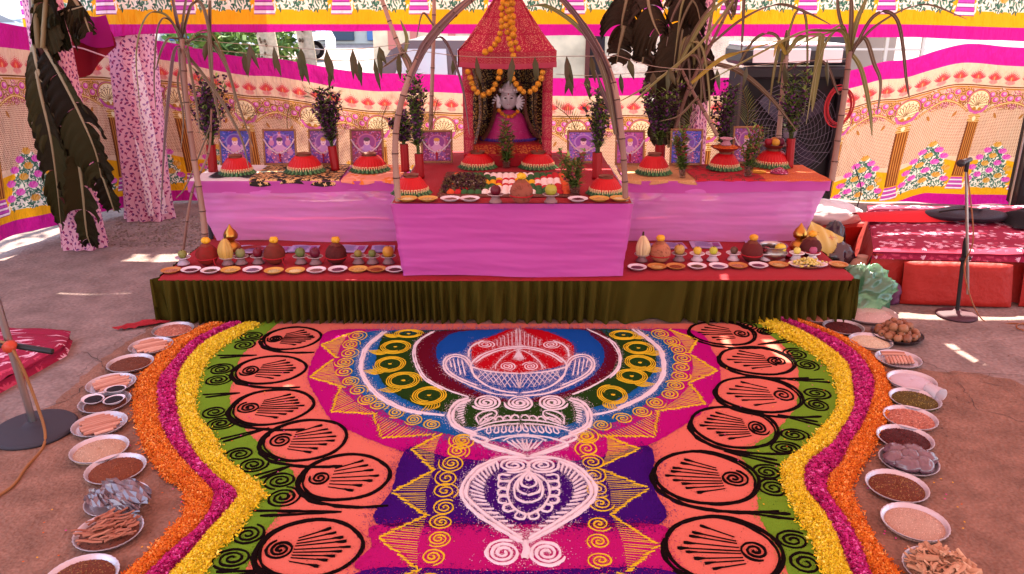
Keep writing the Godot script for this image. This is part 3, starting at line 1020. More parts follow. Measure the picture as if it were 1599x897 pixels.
func build_tables() -> void:
	table("altar_table", "front altar table under smooth magenta-pink cloth and red runner", -0.68, 0.68, -4.38, -6.15, 0.706)
	table("side_table", "left altar table behind see-through pink cloth", -2.12, -0.74, -5.115, -5.66, 0.683)
	table("side_table", "right altar table behind see-through pink cloth", 0.75, 2.08, -5.115, -5.66, 0.683)
	var m := MB.new()
	cloth_side(m, [Vector2(-0.69, -5.6), Vector2(-0.69, -4.37), Vector2(0.69, -4.37), Vector2(0.69, -5.6)], 0.712, 0.93, Vector2(0.03, 0), 0.006, 0.279)
	solo("table_cloth", m, K.pink, "opaque magenta-pink cloth hanging over the front altar table", "cloth")
	for s in [[-2.13, -0.735, "sheer pink cloth hanging before the left altar table", [Vector2(-2.13, -5.66), Vector2(-2.13, -5.1), Vector2(-0.735, -5.1)], -0.7], [0.745, 2.09, "sheer pink cloth hanging before the right altar table", [Vector2(0.745, -5.1), Vector2(2.09, -5.1), Vector2(2.09, -5.66)], 0.7]]:
		var t := thing("table_cloth", s[2], "cloth")
		m = MB.new()
		cloth_side(m, s[3], 0.69, 0.9, Vector2(s[4], 0), 0.007, 0.282)
		put("hanging_layer", m, K.sheer, t)
		m = MB.new()
		m.grid(40, 4, func(u, v): return V(lerp(s[0], s[1], u), 0.692 - v * (0.075 + 0.008 * sin(u * 5.0)), -5.094 - 0.002 * v + 0.003 * sin(u * 30.0) * v))
		put("folded_band", m, K.pink, t)
		m = MB.new()
		m.grid(10, 6, func(u, v): return V(lerp(s[0], s[1], u), 0.69, lerp(-5.1, -5.66, v)))
		put("top_layer", m, K.pink, t)
	# runners and covers on the table tops
	m = MB.new()
	m.grid(60, 60, func(u, v): return V(lerp(-0.68, 0.68, u), 0.716 + 0.0022 * sin(u * 40.0) * sin(v * 37.0), lerp(-4.37, -6.13, v)))
	solo("table_cover", m, K.redcloth, "red cloth covering the front altar table up to the shrine", "cloth")
	var uv := {"uvs": V(3, 3, 1), "bl": Color(0.2, 0.2, 0.2)}
	cover("plain white cloth on the left end of the left altar table", -2.12, -1.62, -5.11, -5.64, 0.697, M(hx("cfc4c4"), 0.9), 0.02)
	cover("black and gold patterned cloth in the middle of the left altar table", -1.72, -1.13, -5.1, -5.64, 0.702, M(Color.WHITE, 0.8, {"tex": brocade(hx("1d1712"), hx("c79a5c"), hx("d9b27a"), 4, 150, 13.0), "uvs": V(2, 2, 1)}), 0.045, -0.03)
	cover("peach and orange cloth on the inner end of the left altar table", -1.12, -0.74, -5.1, -5.64, 0.698, M(Color.WHITE, 0.85, {"tex": brocade(hx("d98a72"), hx("d8742a"), hx("e6a48c"), 5, 26, 34.0), "uvs": V(1, 1, 1)}), 0.03)
	cover("tan cloth with fine gold print on the inner end of the right altar table", 0.75, 1.22, -5.1, -5.64, 0.697, M(Color.WHITE, 0.85, {"tex": brocade(hx("b98a5c"), hx("9a6a3c"), hx("cfa877"), 6, 160, 7.0), "uvs": V(3, 3, 1)}), 0.03)
	cover("red cloth with green leaf print in the middle of the right altar table", 1.2, 1.66, -5.1, -5.64, 0.702, M(Color.WHITE, 0.85, {"tex": brocade(hx("a81a2a"), hx("4a3a22"), hx("7a1420"), 7, 40, 18.0), "uvs": V(2, 2, 1)}), 0.015)
	cover("orange cloth with gold specks on the outer end of the right altar table", 1.62, 2.09, -5.1, -5.64, 0.698, M(Color.WHITE, 0.85, {"tex": brocade(hx("b8542a"), hx("d88a3a"), hx("c9702c"), 8, 170, 6.0), "uvs": V(3, 3, 1)}), 0.012)
	m = MB.new()
	m.grid(16, 10, func(u, v): return V(lerp(-2.02, -1.74, u), 0.704 + 0.002 * sin(u * 9.0), lerp(-5.18, -5.36, v) + 0.02 * sin(u * 8.0)))
	solo("black_cloth", m, M(hx("1a1518"), 0.9), "small black cloth under the leftmost red pot", "cloth")
	# mandala of grain mounds
	m = MB.new()
	m.grid(20, 16, func(u, v): return V(lerp(-0.44, 0.4, u) + 0.006 * sin(v * 40.0), 0.7215, lerp(-4.5, -5.26, v) + 0.006 * sin(u * 50.0)))
	solo("mandala_mat", m, M(Color.WHITE, 0.9, {"tex": brocade(hx("5a2a22"), hx("a08a6a"), hx("8a2a2a"), 11, 220, 5.0), "uvs": V(4, 4, 1)}), "brown patterned mat under the grain mandala on the front altar table", "mat")
	var rows := ["ORGGGWWWWWWWWGGGRO", "ORRGGGWWWWWWGGGRRO", "ORRRGGGWWWWGGGRRRO", "OWWWRGGYRRYGGRWWWO", "OWWWWYYRWWRYYWWWWO", "OWWWWYYRWWRYYWWWWO", "ORWWRGGYRRYGGRWWRO", "ORRRGGGWWWWGGGRRRO", "ORRGGGWWWWWWGGGRRO", "ORGGGWWWWWWWWGGGRO"]
	var kc := {"O": hx("c9502a"), "R": hx("b3202a"), "G": hx("2f5a30"), "W": hx("e2d2cc"), "Y": hx("d9a81c")}
	var man := thing("grain_mandala", "mandala of white, green, yellow and red grain mounds before the shrine", "mandala", V(-0.02, 0.7225, -4.86))
	var lump := {}
	for k in kc:
		m = MB.new().ink(kc[k])
		m.lathe([Vector2(0.027, 0), Vector2(0.022, 0.011), Vector2(0.013, 0.019), Vector2(0.001, 0.023)], 10, Vector3.ZERO, 0.06, 3)
		lump[k] = m.mesh()
	for j in rows.size():
		for i in 18:
			put("grain_mound", lump[rows[j][i]], K.vc, man, V((i - 8.5) * 0.0405 + rr(-0.003, 0.003), 0, (j - 4.5) * 0.056 + rr(-0.004, 0.004)), Basis(Vector3.UP, rr(0, 6)).scaled(V(1.05, 1, 1.3)))
	# dried flower heap at the left of the mandala
	m = MB.new()
	for i in 1100:
		m.ink([hx("4a2430"), hx("5a4a34"), hx("6a5a3c"), hx("3a1a26")][i % 4])
		var q := V(rr(-0.42, -0.16), 0, rr(-5.0, -4.6))
		var hgt := 0.075 * (1.0 - pow((q.x + 0.29) / 0.16, 2.0)) * (1.0 - pow((q.z + 4.8) / 0.24, 2.0))
		if hgt > 0:
			m.grain(V(q.x, 0.725 + rng.randf() * hgt, q.z), V(rr(0.006, 0.02), 0.004, rr(0.004, 0.01)), rbasis())
	solo("dried_flowers", m, K.vc, "heap of dark dried flowers lying over the mandala's left side", "flowers", Vector3.ZERO, "", "stuff")

func chain(nm: String, label: String, path: Array, r: float, k: Color, per: int, group: String, par_label := "") -> void:
	var pts := curve3(path, per)
	var t := thing(nm, label, "garland", Vector3.ZERO, group)
	var m := MB.new().ink(hx("6a4a1a"))
	m.tube(pts, [0.0025], 5)
	put("string", m, K.vc, t)
	if not NT.has("ball%s" % k):
		NT["ball%s" % k] = []
		for q in 3:
			var b := MB.new().ink(k.darkened(q * 0.08))
			b.blob(Vector3.ZERO, V(1, 0.85, 1), 12, 0.16, q * 2.0 + 1.0)
			for i in 40:
				b.ink(k.lightened(rr(0, 0.18)))
				var d := V(rr(-1, 1), rr(-1, 1), rr(-1, 1)).normalized()
				b.grain(d * 0.92, V(0.3, 0.12, 0.3), Basis(Quaternion(Vector3.UP, d if d.y > -0.99 else Vector3.RIGHT)))
			NT["ball%s" % k].append(b.mesh())
	var acc := 0.0
	for i in pts.size():
		if i > 0:
			acc += pts[i].distance_to(pts[i - 1])
		if i == 0 or acc > r * 1.75:
			acc = 0.0
			put("flower", NT["ball%s" % k][i % 3], K.vc, t, pts[i] + V(rr(-0.2, 0.2), rr(-0.1, 0.1), rr(0.2, 0.6)) * r, rbasis().scaled(Vector3.ONE * r * rr(0.88, 1.12)))

func build_shrine() -> void:
	var seq := M(Color.WHITE, 0.7, {"tex": brocade(hx("9c1038"), hx("cf9a72"), hx("dcb48c"), 12, 170, 5.5), "uvs": V(4, 4, 1), "bl": Color(0.25, 0.25, 0.25)})
	var gold := M(Color.WHITE, 0.5, {"tex": brocade(hx("2a1210"), hx("c79a4a"), hx("d9b86c"), 13, 170, 8.0), "uvs": V(3, 4, 1)})
	var t := thing("shrine", "small red cloth-covered shrine with peaked sequined canopy on the altar table", "shrine", V(-0.03, 0.717, -5.72))
	var m := MB.new()
	m.box(V(0, 0.045, 0), V(0.61, 0.09, 0.54), Basis(), 0.006)
	put("base", m, K.redcloth, t)
	m = MB.new()
	m.grid(40, 6, func(u, v): return V(lerp(-0.27, 0.27, u), 0.145 - v * (0.055 + 0.02 * sin(u * PI)), 0.2 + 0.07 * v + 0.006 * sin(u * 60.0) * v))
	put("throne_drape", m, M(Color.WHITE, 0.35, {"tex": brocade(hx("8a1418"), hx("c9853a"), hx("b3602c"), 14, 90, 12.0), "uvs": V(4, 1, 1), "metal": 0.25}), t)
	m = MB.new()
	m.box(V(0, 0.11, -0.02), V(0.56, 0.07, 0.4), Basis(), 0.01)
	put("throne", m, K.redcloth, t)
	for sx in [-1.0, 1.0]:
		for sz in [-1.0, 1.0]:
			m = MB.new()
			m.grid(20, 12, func(u, v): return V(sx * 0.272 + 0.03 * cos(u * TAU) * (1.0 + 0.2 * sin(u * 25.0 + v)), 0.03 + v * 0.64, sz * 0.235 + 0.028 * sin(u * TAU)))
			put("post", m, seq, t)
	m = MB.new()
	m.grid(30, 20, func(u, v): return V((u - 0.5) * 0.52, 0.12 + v * 0.54, -0.22 + 0.012 * sin(u * 40.0) + 0.01 * sin(u * 9.0 + v * 5.0)))
	put("back_curtain", m, gold, t)
	for sx in [-1.0, 1.0]:
		m = MB.new()
		m.grid(10, 16, func(u, v): return V(sx * (0.24 - 0.05 * sin(v * PI)) + 0.012 * sin(u * 20.0), 0.12 + v * 0.54, lerp(-0.2, 0.2, u)))
		put("side_curtain", m, gold, t)
	# canopy: four draped sides rising to the peak, straight hem below the eave
	for side in 4:
		m = MB.new()
		var bs := Basis(Vector3.UP, side * PI / 2)
		var hx_ := 0.318 if side % 2 == 0 else 0.29
		var dz := 0.29 if side % 2 == 0 else 0.318
		m.grid(28, 22, func(u, v):
			var s = u * 2.0 - 1.0
			var q := pow(v, 0.85)
			var hw: float = lerp(hx_, 0.035, q) * (1.0 + 0.02 * sin(v * 14.0))
			var y: float = 0.78 + 0.42 * v - 0.015 * (1.0 - s * s) * (1.0 - v)
			var fold = 0.012 * sin(s * 9.0 + v * 2.0) * (1.0 - v) + 0.008 * sin(s * 21.0 + v * 6.0)
			return bs * V(s * hw, y, lerp(dz, 0.03, q) + fold))
		put("canopy_side", m, seq, t)
		m = MB.new()
		m.grid(28, 4, func(u, v):
			var s = u * 2.0 - 1.0
			return bs * V(s * (hx_ + 0.004), 0.782 - 0.015 * (1.0 - s * s) - v * 0.075, dz + 0.004 + 0.012 * sin(s * 9.0) + 0.005 * sin(s * 26.0) * v))
		put("canopy_valance", m, seq, t)
		m = MB.new()
		m.grid(28, 2, func(u, v):
			var s = u * 2.0 - 1.0
			return bs * V(s * (hx_ + 0.004), 0.707 - 0.015 * (1.0 - s * s) - v * 0.034, dz + 0.005 + 0.012 * sin(s * 9.0) + 0.005 * sin(s * 26.0)))
		put("canopy_hem", m, M(hx("a83a52"), 0.8, {"bl": Color(0.3, 0.3, 0.3)}), t)
	# seated figure
	var f := thing("deity_statue", "silver-faced goddess statue in pink robes seated inside the shrine", "statue", V(-0.025, 0.86, -5.74))
	m = MB.new()
	m.grid(36, 20, func(u, v):
		var a: float = u * TAU
		var r: float = lerp(0.2, 0.092, pow(v, 0.7)) * (1.0 + 0.05 * sin(a * 15.0 + v * 2.0) * (1.0 - v)) * sqrt(maxf(0.06, 1.0 - pow(maxf(0.0, v - 0.72) / 0.28, 3.0))) + 0.008 * sin(v * 9.0 + cos(a) * 2.0) * (1.0 - v)
		return V(cos(a) * r, v * 0.215, sin(a) * r * 0.62))
	put("robe", m, M(Color.WHITE, 0.6, {"tex": brocade(hx("b0246e"), hx("c95a9a"), hx("8a1a5a"), 15, 90, 6.0), "uvs": V(4, 2, 1)}), f)
	m = MB.new().ink(hx("4a2a8a"))
	for i in 46:
		var a := PI * i / 45.0
		m.blob(V(cos(a) * 0.203, 0.012, sin(a) * 0.128), V(0.006, 0.014, 0.006), 6)
	put("robe_fringe", m, K.satin, f)
	var big := Transform3D(Basis().scaled(Vector3.ONE * 1.06), V(0, 0.29 - 0.29 * 1.06, 0.0))
	var silver := M(hx("d0c4ce"), 0.34, {"metal": 0.12, "spec": 0.7})
	m = MB.new()
	m.grid(40, 36, func(u, v):
		var d := V(sin(u * TAU - PI) * sin(v * PI), cos(v * PI), cos(u * TAU - PI) * sin(v * PI))
		var p := d * V(0.056, 0.072, 0.05)
		if d.z > 0:
			var q := Vector2(p.x / 0.052, p.y / 0.07)
			p.z += 0.016 * exp(-pow(q.x * 6.0, 2.0) - pow((q.y + 0.08) * 3.6, 2.0)) + 0.006 * exp(-pow(q.x * 9.0, 2.0) - pow((q.y + 0.17) * 9.0, 2.0))
			p.z -= 0.008 * (exp(-pow((absf(q.x) - 0.4) * 4.5, 2.0) - pow((q.y - 0.12) * 7.0, 2.0)))
			p.z += 0.005 * exp(-pow((absf(q.x) - 0.4) * 5.0, 2.0) - pow((q.y - 0.33) * 14.0, 2.0))
			p.z += 0.006 * exp(-pow(q.x * 4.0, 2.0) - pow((q.y + 0.42) * 13.0, 2.0)) + 0.004 * exp(-pow(q.x * 3.0, 2.0) - pow((q.y + 0.72) * 6.0, 2.0))
		return p + V(0, 0.29, 0.0))
	put("head", m, silver, f, big.origin, big.basis)
	m = MB.new().ink(hx("2a1418"))
	for s in [-1.0, 1.0]:
		m.blob(V(s * 0.0205, 0.299, 0.0435), V(0.010, 0.0045, 0.004), 10)
		m.tube(curve3([V(s * 0.008, 0.312, 0.048), V(s * 0.02, 0.317, 0.046), V(s * 0.034, 0.311, 0.037)], 4), [0.0014], 5)
	m.ink(hx("a01830"))
	m.blob(V(0, 0.2605, 0.0475), V(0.0105, 0.0038, 0.006), 10)
	m.blob(V(0, 0.327, 0.045), V(0.004, 0.007, 0.003), 8)
	put("painted_features", m, K.satin, f, big.origin, big.basis)
	for s in [-1.0, 1.0]:
		m = MB.new()
		for k in 7:
			var a := -1.15 + k * 0.36
			var bs := Basis(V(s * cos(a), sin(a), 0), V(-s * sin(a), cos(a), 0), V(0, 0, 1))
			m.blob(V(s * 0.048, 0.268, 0.006) + bs.x * 0.03, V(0.028, 0.0085, 0.006), 10, 0.05, k, bs)
			m.blob(V(s * 0.048, 0.268, 0.006) + bs.x * 0.058, V(0.006, 0.006, 0.006), 7)
		m.blob(V(s * 0.05, 0.268, 0.01), V(0.012, 0.012, 0.01), 10)
		put("ear_ornament", m, silver, f, big.origin, big.basis)
	m = MB.new()
	for i in 4:
		m.lathe([Vector2(0.056 - i * 0.009, 0), Vector2(0.06 - i * 0.009, 0.009), Vector2(0.052 - i * 0.009, 0.02)], 22, V(0, 0.333 + i * 0.013, 0), 0.06, 9)
	m.blob(V(0, 0.392, 0), V(0.012, 0.022, 0.012), 8)
	for i in 9:
		var a := PI * (i + 0.5) / 9
		m.blob(V(cos(a) * 0.06, 0.347, sin(a) * 0.05), V(0.007, 0.016, 0.005), 7)
	put("crown", m, silver, f, big.origin, big.basis)
	for s in [-1.0, 1.0]:
		m = MB.new()
		var pts := curve3([V(s * 0.03, 0.44, -0.04), V(s * 0.1, 0.34, -0.02), V(s * 0.11, 0.2, 0.03), V(s * 0.15, 0.09, 0.06), V(s * 0.2, 0.02, 0.08)], 6)
		var w := []
		for i in pts.size():
			w.append(0.016 + 0.016 * i / pts.size())
		m.blade(pts, w, 0.5, V(0.5, 0, 0.8))
		put("scarf", m, M(Color.WHITE, 0.6, {"tex": brocade(hx("5a2a2a"), hx("a8844a"), hx("7a5a34"), 16, 200, 5.0), "uvs": V(1, 3, 1)}), f)
	chain("flower_necklace", "orange marigold necklace on the goddess statue", [V(-0.09, 1.075, -5.69), V(-0.06, 1.048, -5.665), V(-0.022, 1.036, -5.655), V(0.016, 1.048, -5.665), V(0.045, 1.075, -5.69)], 0.014, hx("d9781a"), 8, "")
	var mg := hx("c9861a")
	chain("marigold_garland", "marigold garland down the canopy front, curling off to the left", [V(-0.055, 1.833, -5.38), V(-0.064, 1.732, -5.38), V(-0.069, 1.634, -5.38), V(-0.09, 1.566, -5.38), V(-0.132, 1.51, -5.38), V(-0.178, 1.486, -5.38)], 0.02, mg, 8, "marigold garlands on the shrine")
	chain("marigold_garland", "marigold garland down the canopy front, right-hand strand", [V(0.006, 1.832, -5.37), V(0.002, 1.751, -5.37), V(0.006, 1.669, -5.37), V(0.01, 1.606, -5.37), V(0.027, 1.543, -5.37), V(0.052, 1.495, -5.37)], 0.021, mg, 8, "marigold garlands on the shrine")
	chain("marigold_garland", "marigold garland down the canopy front, middle strand ending lowest", [V(-0.027, 1.825, -5.36), V(-0.031, 1.74, -5.36), V(-0.035, 1.654, -5.36), V(-0.019, 1.575, -5.36), V(-0.002, 1.511, -5.36), V(0.01, 1.467, -5.36)], 0.02, mg, 8, "marigold garlands on the shrine")
	chain("marigold_garland", "short marigold garland beside the canopy's middle strand", [V(-0.018, 1.832, -5.36), V(-0.01, 1.763, -5.36), V(-0.014, 1.693, -5.36), V(0.002, 1.622, -5.36), V(0.015, 1.567, -5.36)], 0.02, mg, 8, "marigold garlands on the shrine")
	chain("marigold_garland", "marigold garland looped inside the shrine's left opening", [V(-0.291, 1.362, -5.41), V(-0.267, 1.288, -5.41), V(-0.238, 1.23, -5.41), V(-0.191, 1.213, -5.41), V(-0.139, 1.238, -5.41), V(-0.1, 1.296, -5.41), V(-0.083, 1.362, -5.41)], 0.02, mg, 8, "marigold garlands on the shrine")
	chain("marigold_garland", "marigold garland looped inside the shrine's right opening", [V(-0.002, 1.354, -5.41), V(0.015, 1.296, -5.41), V(0.054, 1.246, -5.41), V(0.105, 1.23, -5.41), V(0.156, 1.255, -5.41), V(0.19, 1.313, -5.41), V(0.202, 1.362, -5.41)], 0.02, mg, 8, "marigold garlands on the shrine")

# printed pictures: a haloed figure on a coloured ground
func holy_print(i: int) -> ImageTexture:
	var im := Image.create(120, 150, false, Image.FORMAT_RGB8)
	var bgs := [hx("3a3a9a"), hx("4a2a9a"), hx("6a2a7a"), hx("8a1450"), hx("7a1a5a"), hx("8a5ab8"), hx("a03a8a"), hx("3a3ab0"), hx("7a2a70")]
	var bg: Color = bgs[i]
	im.fill(bg)
	var r := RandomNumberGenerator.new()
	r.seed = 40 + i
	var pale := hx("c48ab4")
	for k in 260:
		leaf2(im, Vector2(r.randf_range(4, 116), r.randf_range(4, 146)), r.randf_range(0, TAU), 9, 2.0, bg.lerp([hx("e25a9a"), hx("5a5ad0"), hx("3a0a3a"), hx("e0a0c8")][k % 4], 0.65))
	if i == 3 or i == 4 or i == 7 or i == 6:
		for k in 22:
			var a := TAU * k / 22
			leaf2(im, Vector2(60, 60), a, 52, 3.0, hx("d2507a"))
	dot(im, 60, 52, 38, 38, bg.lerp(hx("e8b0d0"), 0.4))
	dot(im, 60, 52, 32, 32, bg.lerp(hx("8a3a9a"), 0.6))
	if i == 1:
		for k in 7:
			var a := TAU * k / 7 - PI / 2
			var c := Vector2(60 + cos(a) * 42, 76 + sin(a) * 52)
			dot(im, c.x, c.y + 12, 11, 14, hx("b86a9a"))
			dot(im, c.x, c.y - 5, 6.5, 7, pale)
			dot(im, c.x, c.y - 13, 5, 5, hx("b04a5a"))
	dot(im, 60, 118, 36, 24, hx("a8407a").lerp(hx("5a4ab0"), (i % 3) * 0.35))
	dot(im, 60, 88, 20, 30, pale.lerp(hx("9a6ac0"), (i % 4) * 0.2))
	for s in [-1, 1]:
		pen(im, [Vector2(60 + s * 16, 76), Vector2(60 + s * 34, 88), Vector2(60 + s * (26 + 6 * (i % 3)), 68 + 14 * (i % 2))], 4.5, pale)
	dot(im, 60, 52, 12, 15, hx("dcb4c4"))
	dot(im, 60, 40, 13, 9, hx("4a2038") if i % 2 else hx("c98a3a"))
	dot(im, 55, 51, 1.6, 1.2, hx("2a1020"))
	dot(im, 65, 51, 1.6, 1.2, hx("2a1020"))
	dot(im, 60, 59, 3, 1.1, hx("9a2a3a"))
	for k in 12:
		dot(im, 60 + (k - 5.5) * 5.5, 100 + 8 * sin(k * 0.57), 2.6, 2.6, hx("d25a4a") if k % 2 else hx("e2c0a0"))
	for k in 30:
		leaf2(im, Vector2(r.randf_range(20, 100), r.randf_range(104, 142)), r.randf_range(0, TAU), 9, 2.0, [hx("e2a0c0"), hx("c94a6a"), hx("5a3a9a")][k % 3])
	im.fill_rect(Rect2i(0, 0, 120, 4), hx("6a2040"))
	im.fill_rect(Rect2i(0, 146, 120, 4), hx("6a2040"))
	return tex(im)

# --- the powder rangoli
func field(par: Node, nm: String, pts: Array, y: float, k: Color, soft := 0.012, dens := 5) -> void:
	var poly := ragged(catmull(pts, 14, true), 0.012, 0.0035 if nm != "salmon_field" else 0.0)
	var m := ground_sheet(poly, y, k)
	# loose grains scattered past the edge
	for i in poly.size():
		var a := poly[i]
		var d := (poly[(i + 1) % poly.size()] - a).normalized().orthogonal()
		for q in dens:
			var p := a + d * rng.randfn(0.0, soft) + Vector2(rr(-0.01, 0.01), rr(-0.01, 0.01))
			var s := rr(0.0012, 0.0034)
			var an := rr(0, 6)
			m.col = k.srgb_to_linear()
			m.tri3(V(p.x + cos(an) * s, y + 0.0012, p.y + sin(an) * s), V(p.x + cos(an + 2.1) * s, y + 0.0012, p.y + sin(an + 2.1) * s), V(p.x + cos(an + 4.2) * s, y + 0.0012, p.y + sin(an + 4.2) * s))
	put(nm, m, K.powder, par)

func ladder(par: Node, nm: String, l: Array, r: Array, y: float, k: Color) -> void:
	var a := catmull(l, 8)
	var b := catmull(r, 8)
	var n := a.size()
	var m := MB.new().ink(k)
	m.grid(40, n - 1, func(u, v):
		var i := int(round(v * (n - 1)))
		var q: Vector2 = a[i].lerp(b[i], u)
		return V(q.x, y, q.y + (rr(-0.006, 0.006) if i == 0 else 0.0)))
	for i in 2500:
		var u := rng.randf()
		scatter_powder(m, a[0].lerp(b[0], u) + Vector2(0, rr(-0.03, 0.0)), 0.008, 1, y + 0.001)
	put(nm, m, K.powder, par)

# a poured line of powder: low ridge with uneven width
func ridge(m: MB, pts: PackedVector2Array, w: float, y: float, w0 := 1.0, w1 := 1.0, h := 0.003) -> void:
	var b := m.v.size()
	var n := pts.size()
	var hh := minf(h, w * 0.5)
	for i in n:
		var d := (pts[mini(i + 1, n - 1)] - pts[maxi(i - 1, 0)]).normalized()
		var o := d.orthogonal()
		var ww = w * 0.5 * lerp(w0, w1, float(i) / maxf(1, n - 1)) * rr(0.84, 1.16) * (1.0 + 0.22 * sin(pts[i].x * 41.0 + pts[i].y * 57.0))
		if i == 0 or i == n - 1:
			ww *= 0.55
		var j := rr(-0.06, 0.06) * w
		for e in [[-1.0, 0.0], [-0.55, 0.75], [0.0, 1.0], [0.55, 0.75], [1.0, 0.0]]:
			var q: Vector2 = pts[i] + o * (ww * e[0] * rr(0.9, 1.1) + j)
			m.pt(V(q.x, 0.003 if e[1] == 0.0 else y + hh * e[1] * rr(0.85, 1.1), q.y))
	for i in n:
		for q in 3:
			var s := rr(0.0009, 0.0022)
			var f := pts[i] + Vector2(rng.randfn(0, 1), rng.randfn(0, 1)) * w * 0.62
			var an := rr(0, 6)
			m.tri3(V(f.x + cos(an) * s, y + 0.001, f.y + sin(an) * s), V(f.x + cos(an + 2.1) * s, y + 0.001, f.y + sin(an + 2.1) * s), V(f.x + cos(an + 4.2) * s, y + 0.001, f.y + sin(an + 4.2) * s))
	for i in n - 1:
		for e in 4:
			var a := b + i * 5 + e
			m.quad(a, a + 1, a + 6, a + 5)

func densify(p: Array, step := 0.014) -> PackedVector2Array:
	var c := catmull(p, 12)
	var out := PackedVector2Array([c[0]])
	for q in c:
		if q.distance_to(out[-1]) > step:
			out.append(q)
	if out.size() < 2:
		out.append(c[-1])
	return out

func spiral_pts(c: Vector2, rx: float, rz: float, turns: float, dirn: float, a0: float, rmin := 0.12) -> PackedVector2Array:
	var out := PackedVector2Array()
	var n := int(turns * 22)
	for i in n + 1:
		var s := float(i) / n
		var a := a0 + dirn * s * turns * TAU
		var r: float = lerp(rmin, 1.0, s) * rr(0.985, 1.015)
		out.append(c + Vector2(cos(a) * rx, sin(a) * rz) * r)
	return out

func scatter_powder(m: MB, c: Vector2, r: float, n: int, y: float) -> void:
	for i in n:
		var p := c + Vector2(rng.randfn(0, r), rng.randfn(0, r))
		var s := rr(0.001, 0.003)
		var an := rr(0, 6)
		m.tri3(V(p.x + cos(an) * s, y, p.y + sin(an) * s), V(p.x + cos(an + 2.1) * s, y, p.y + sin(an + 2.1) * s), V(p.x + cos(an + 4.2) * s, y, p.y + sin(an + 4.2) * s))

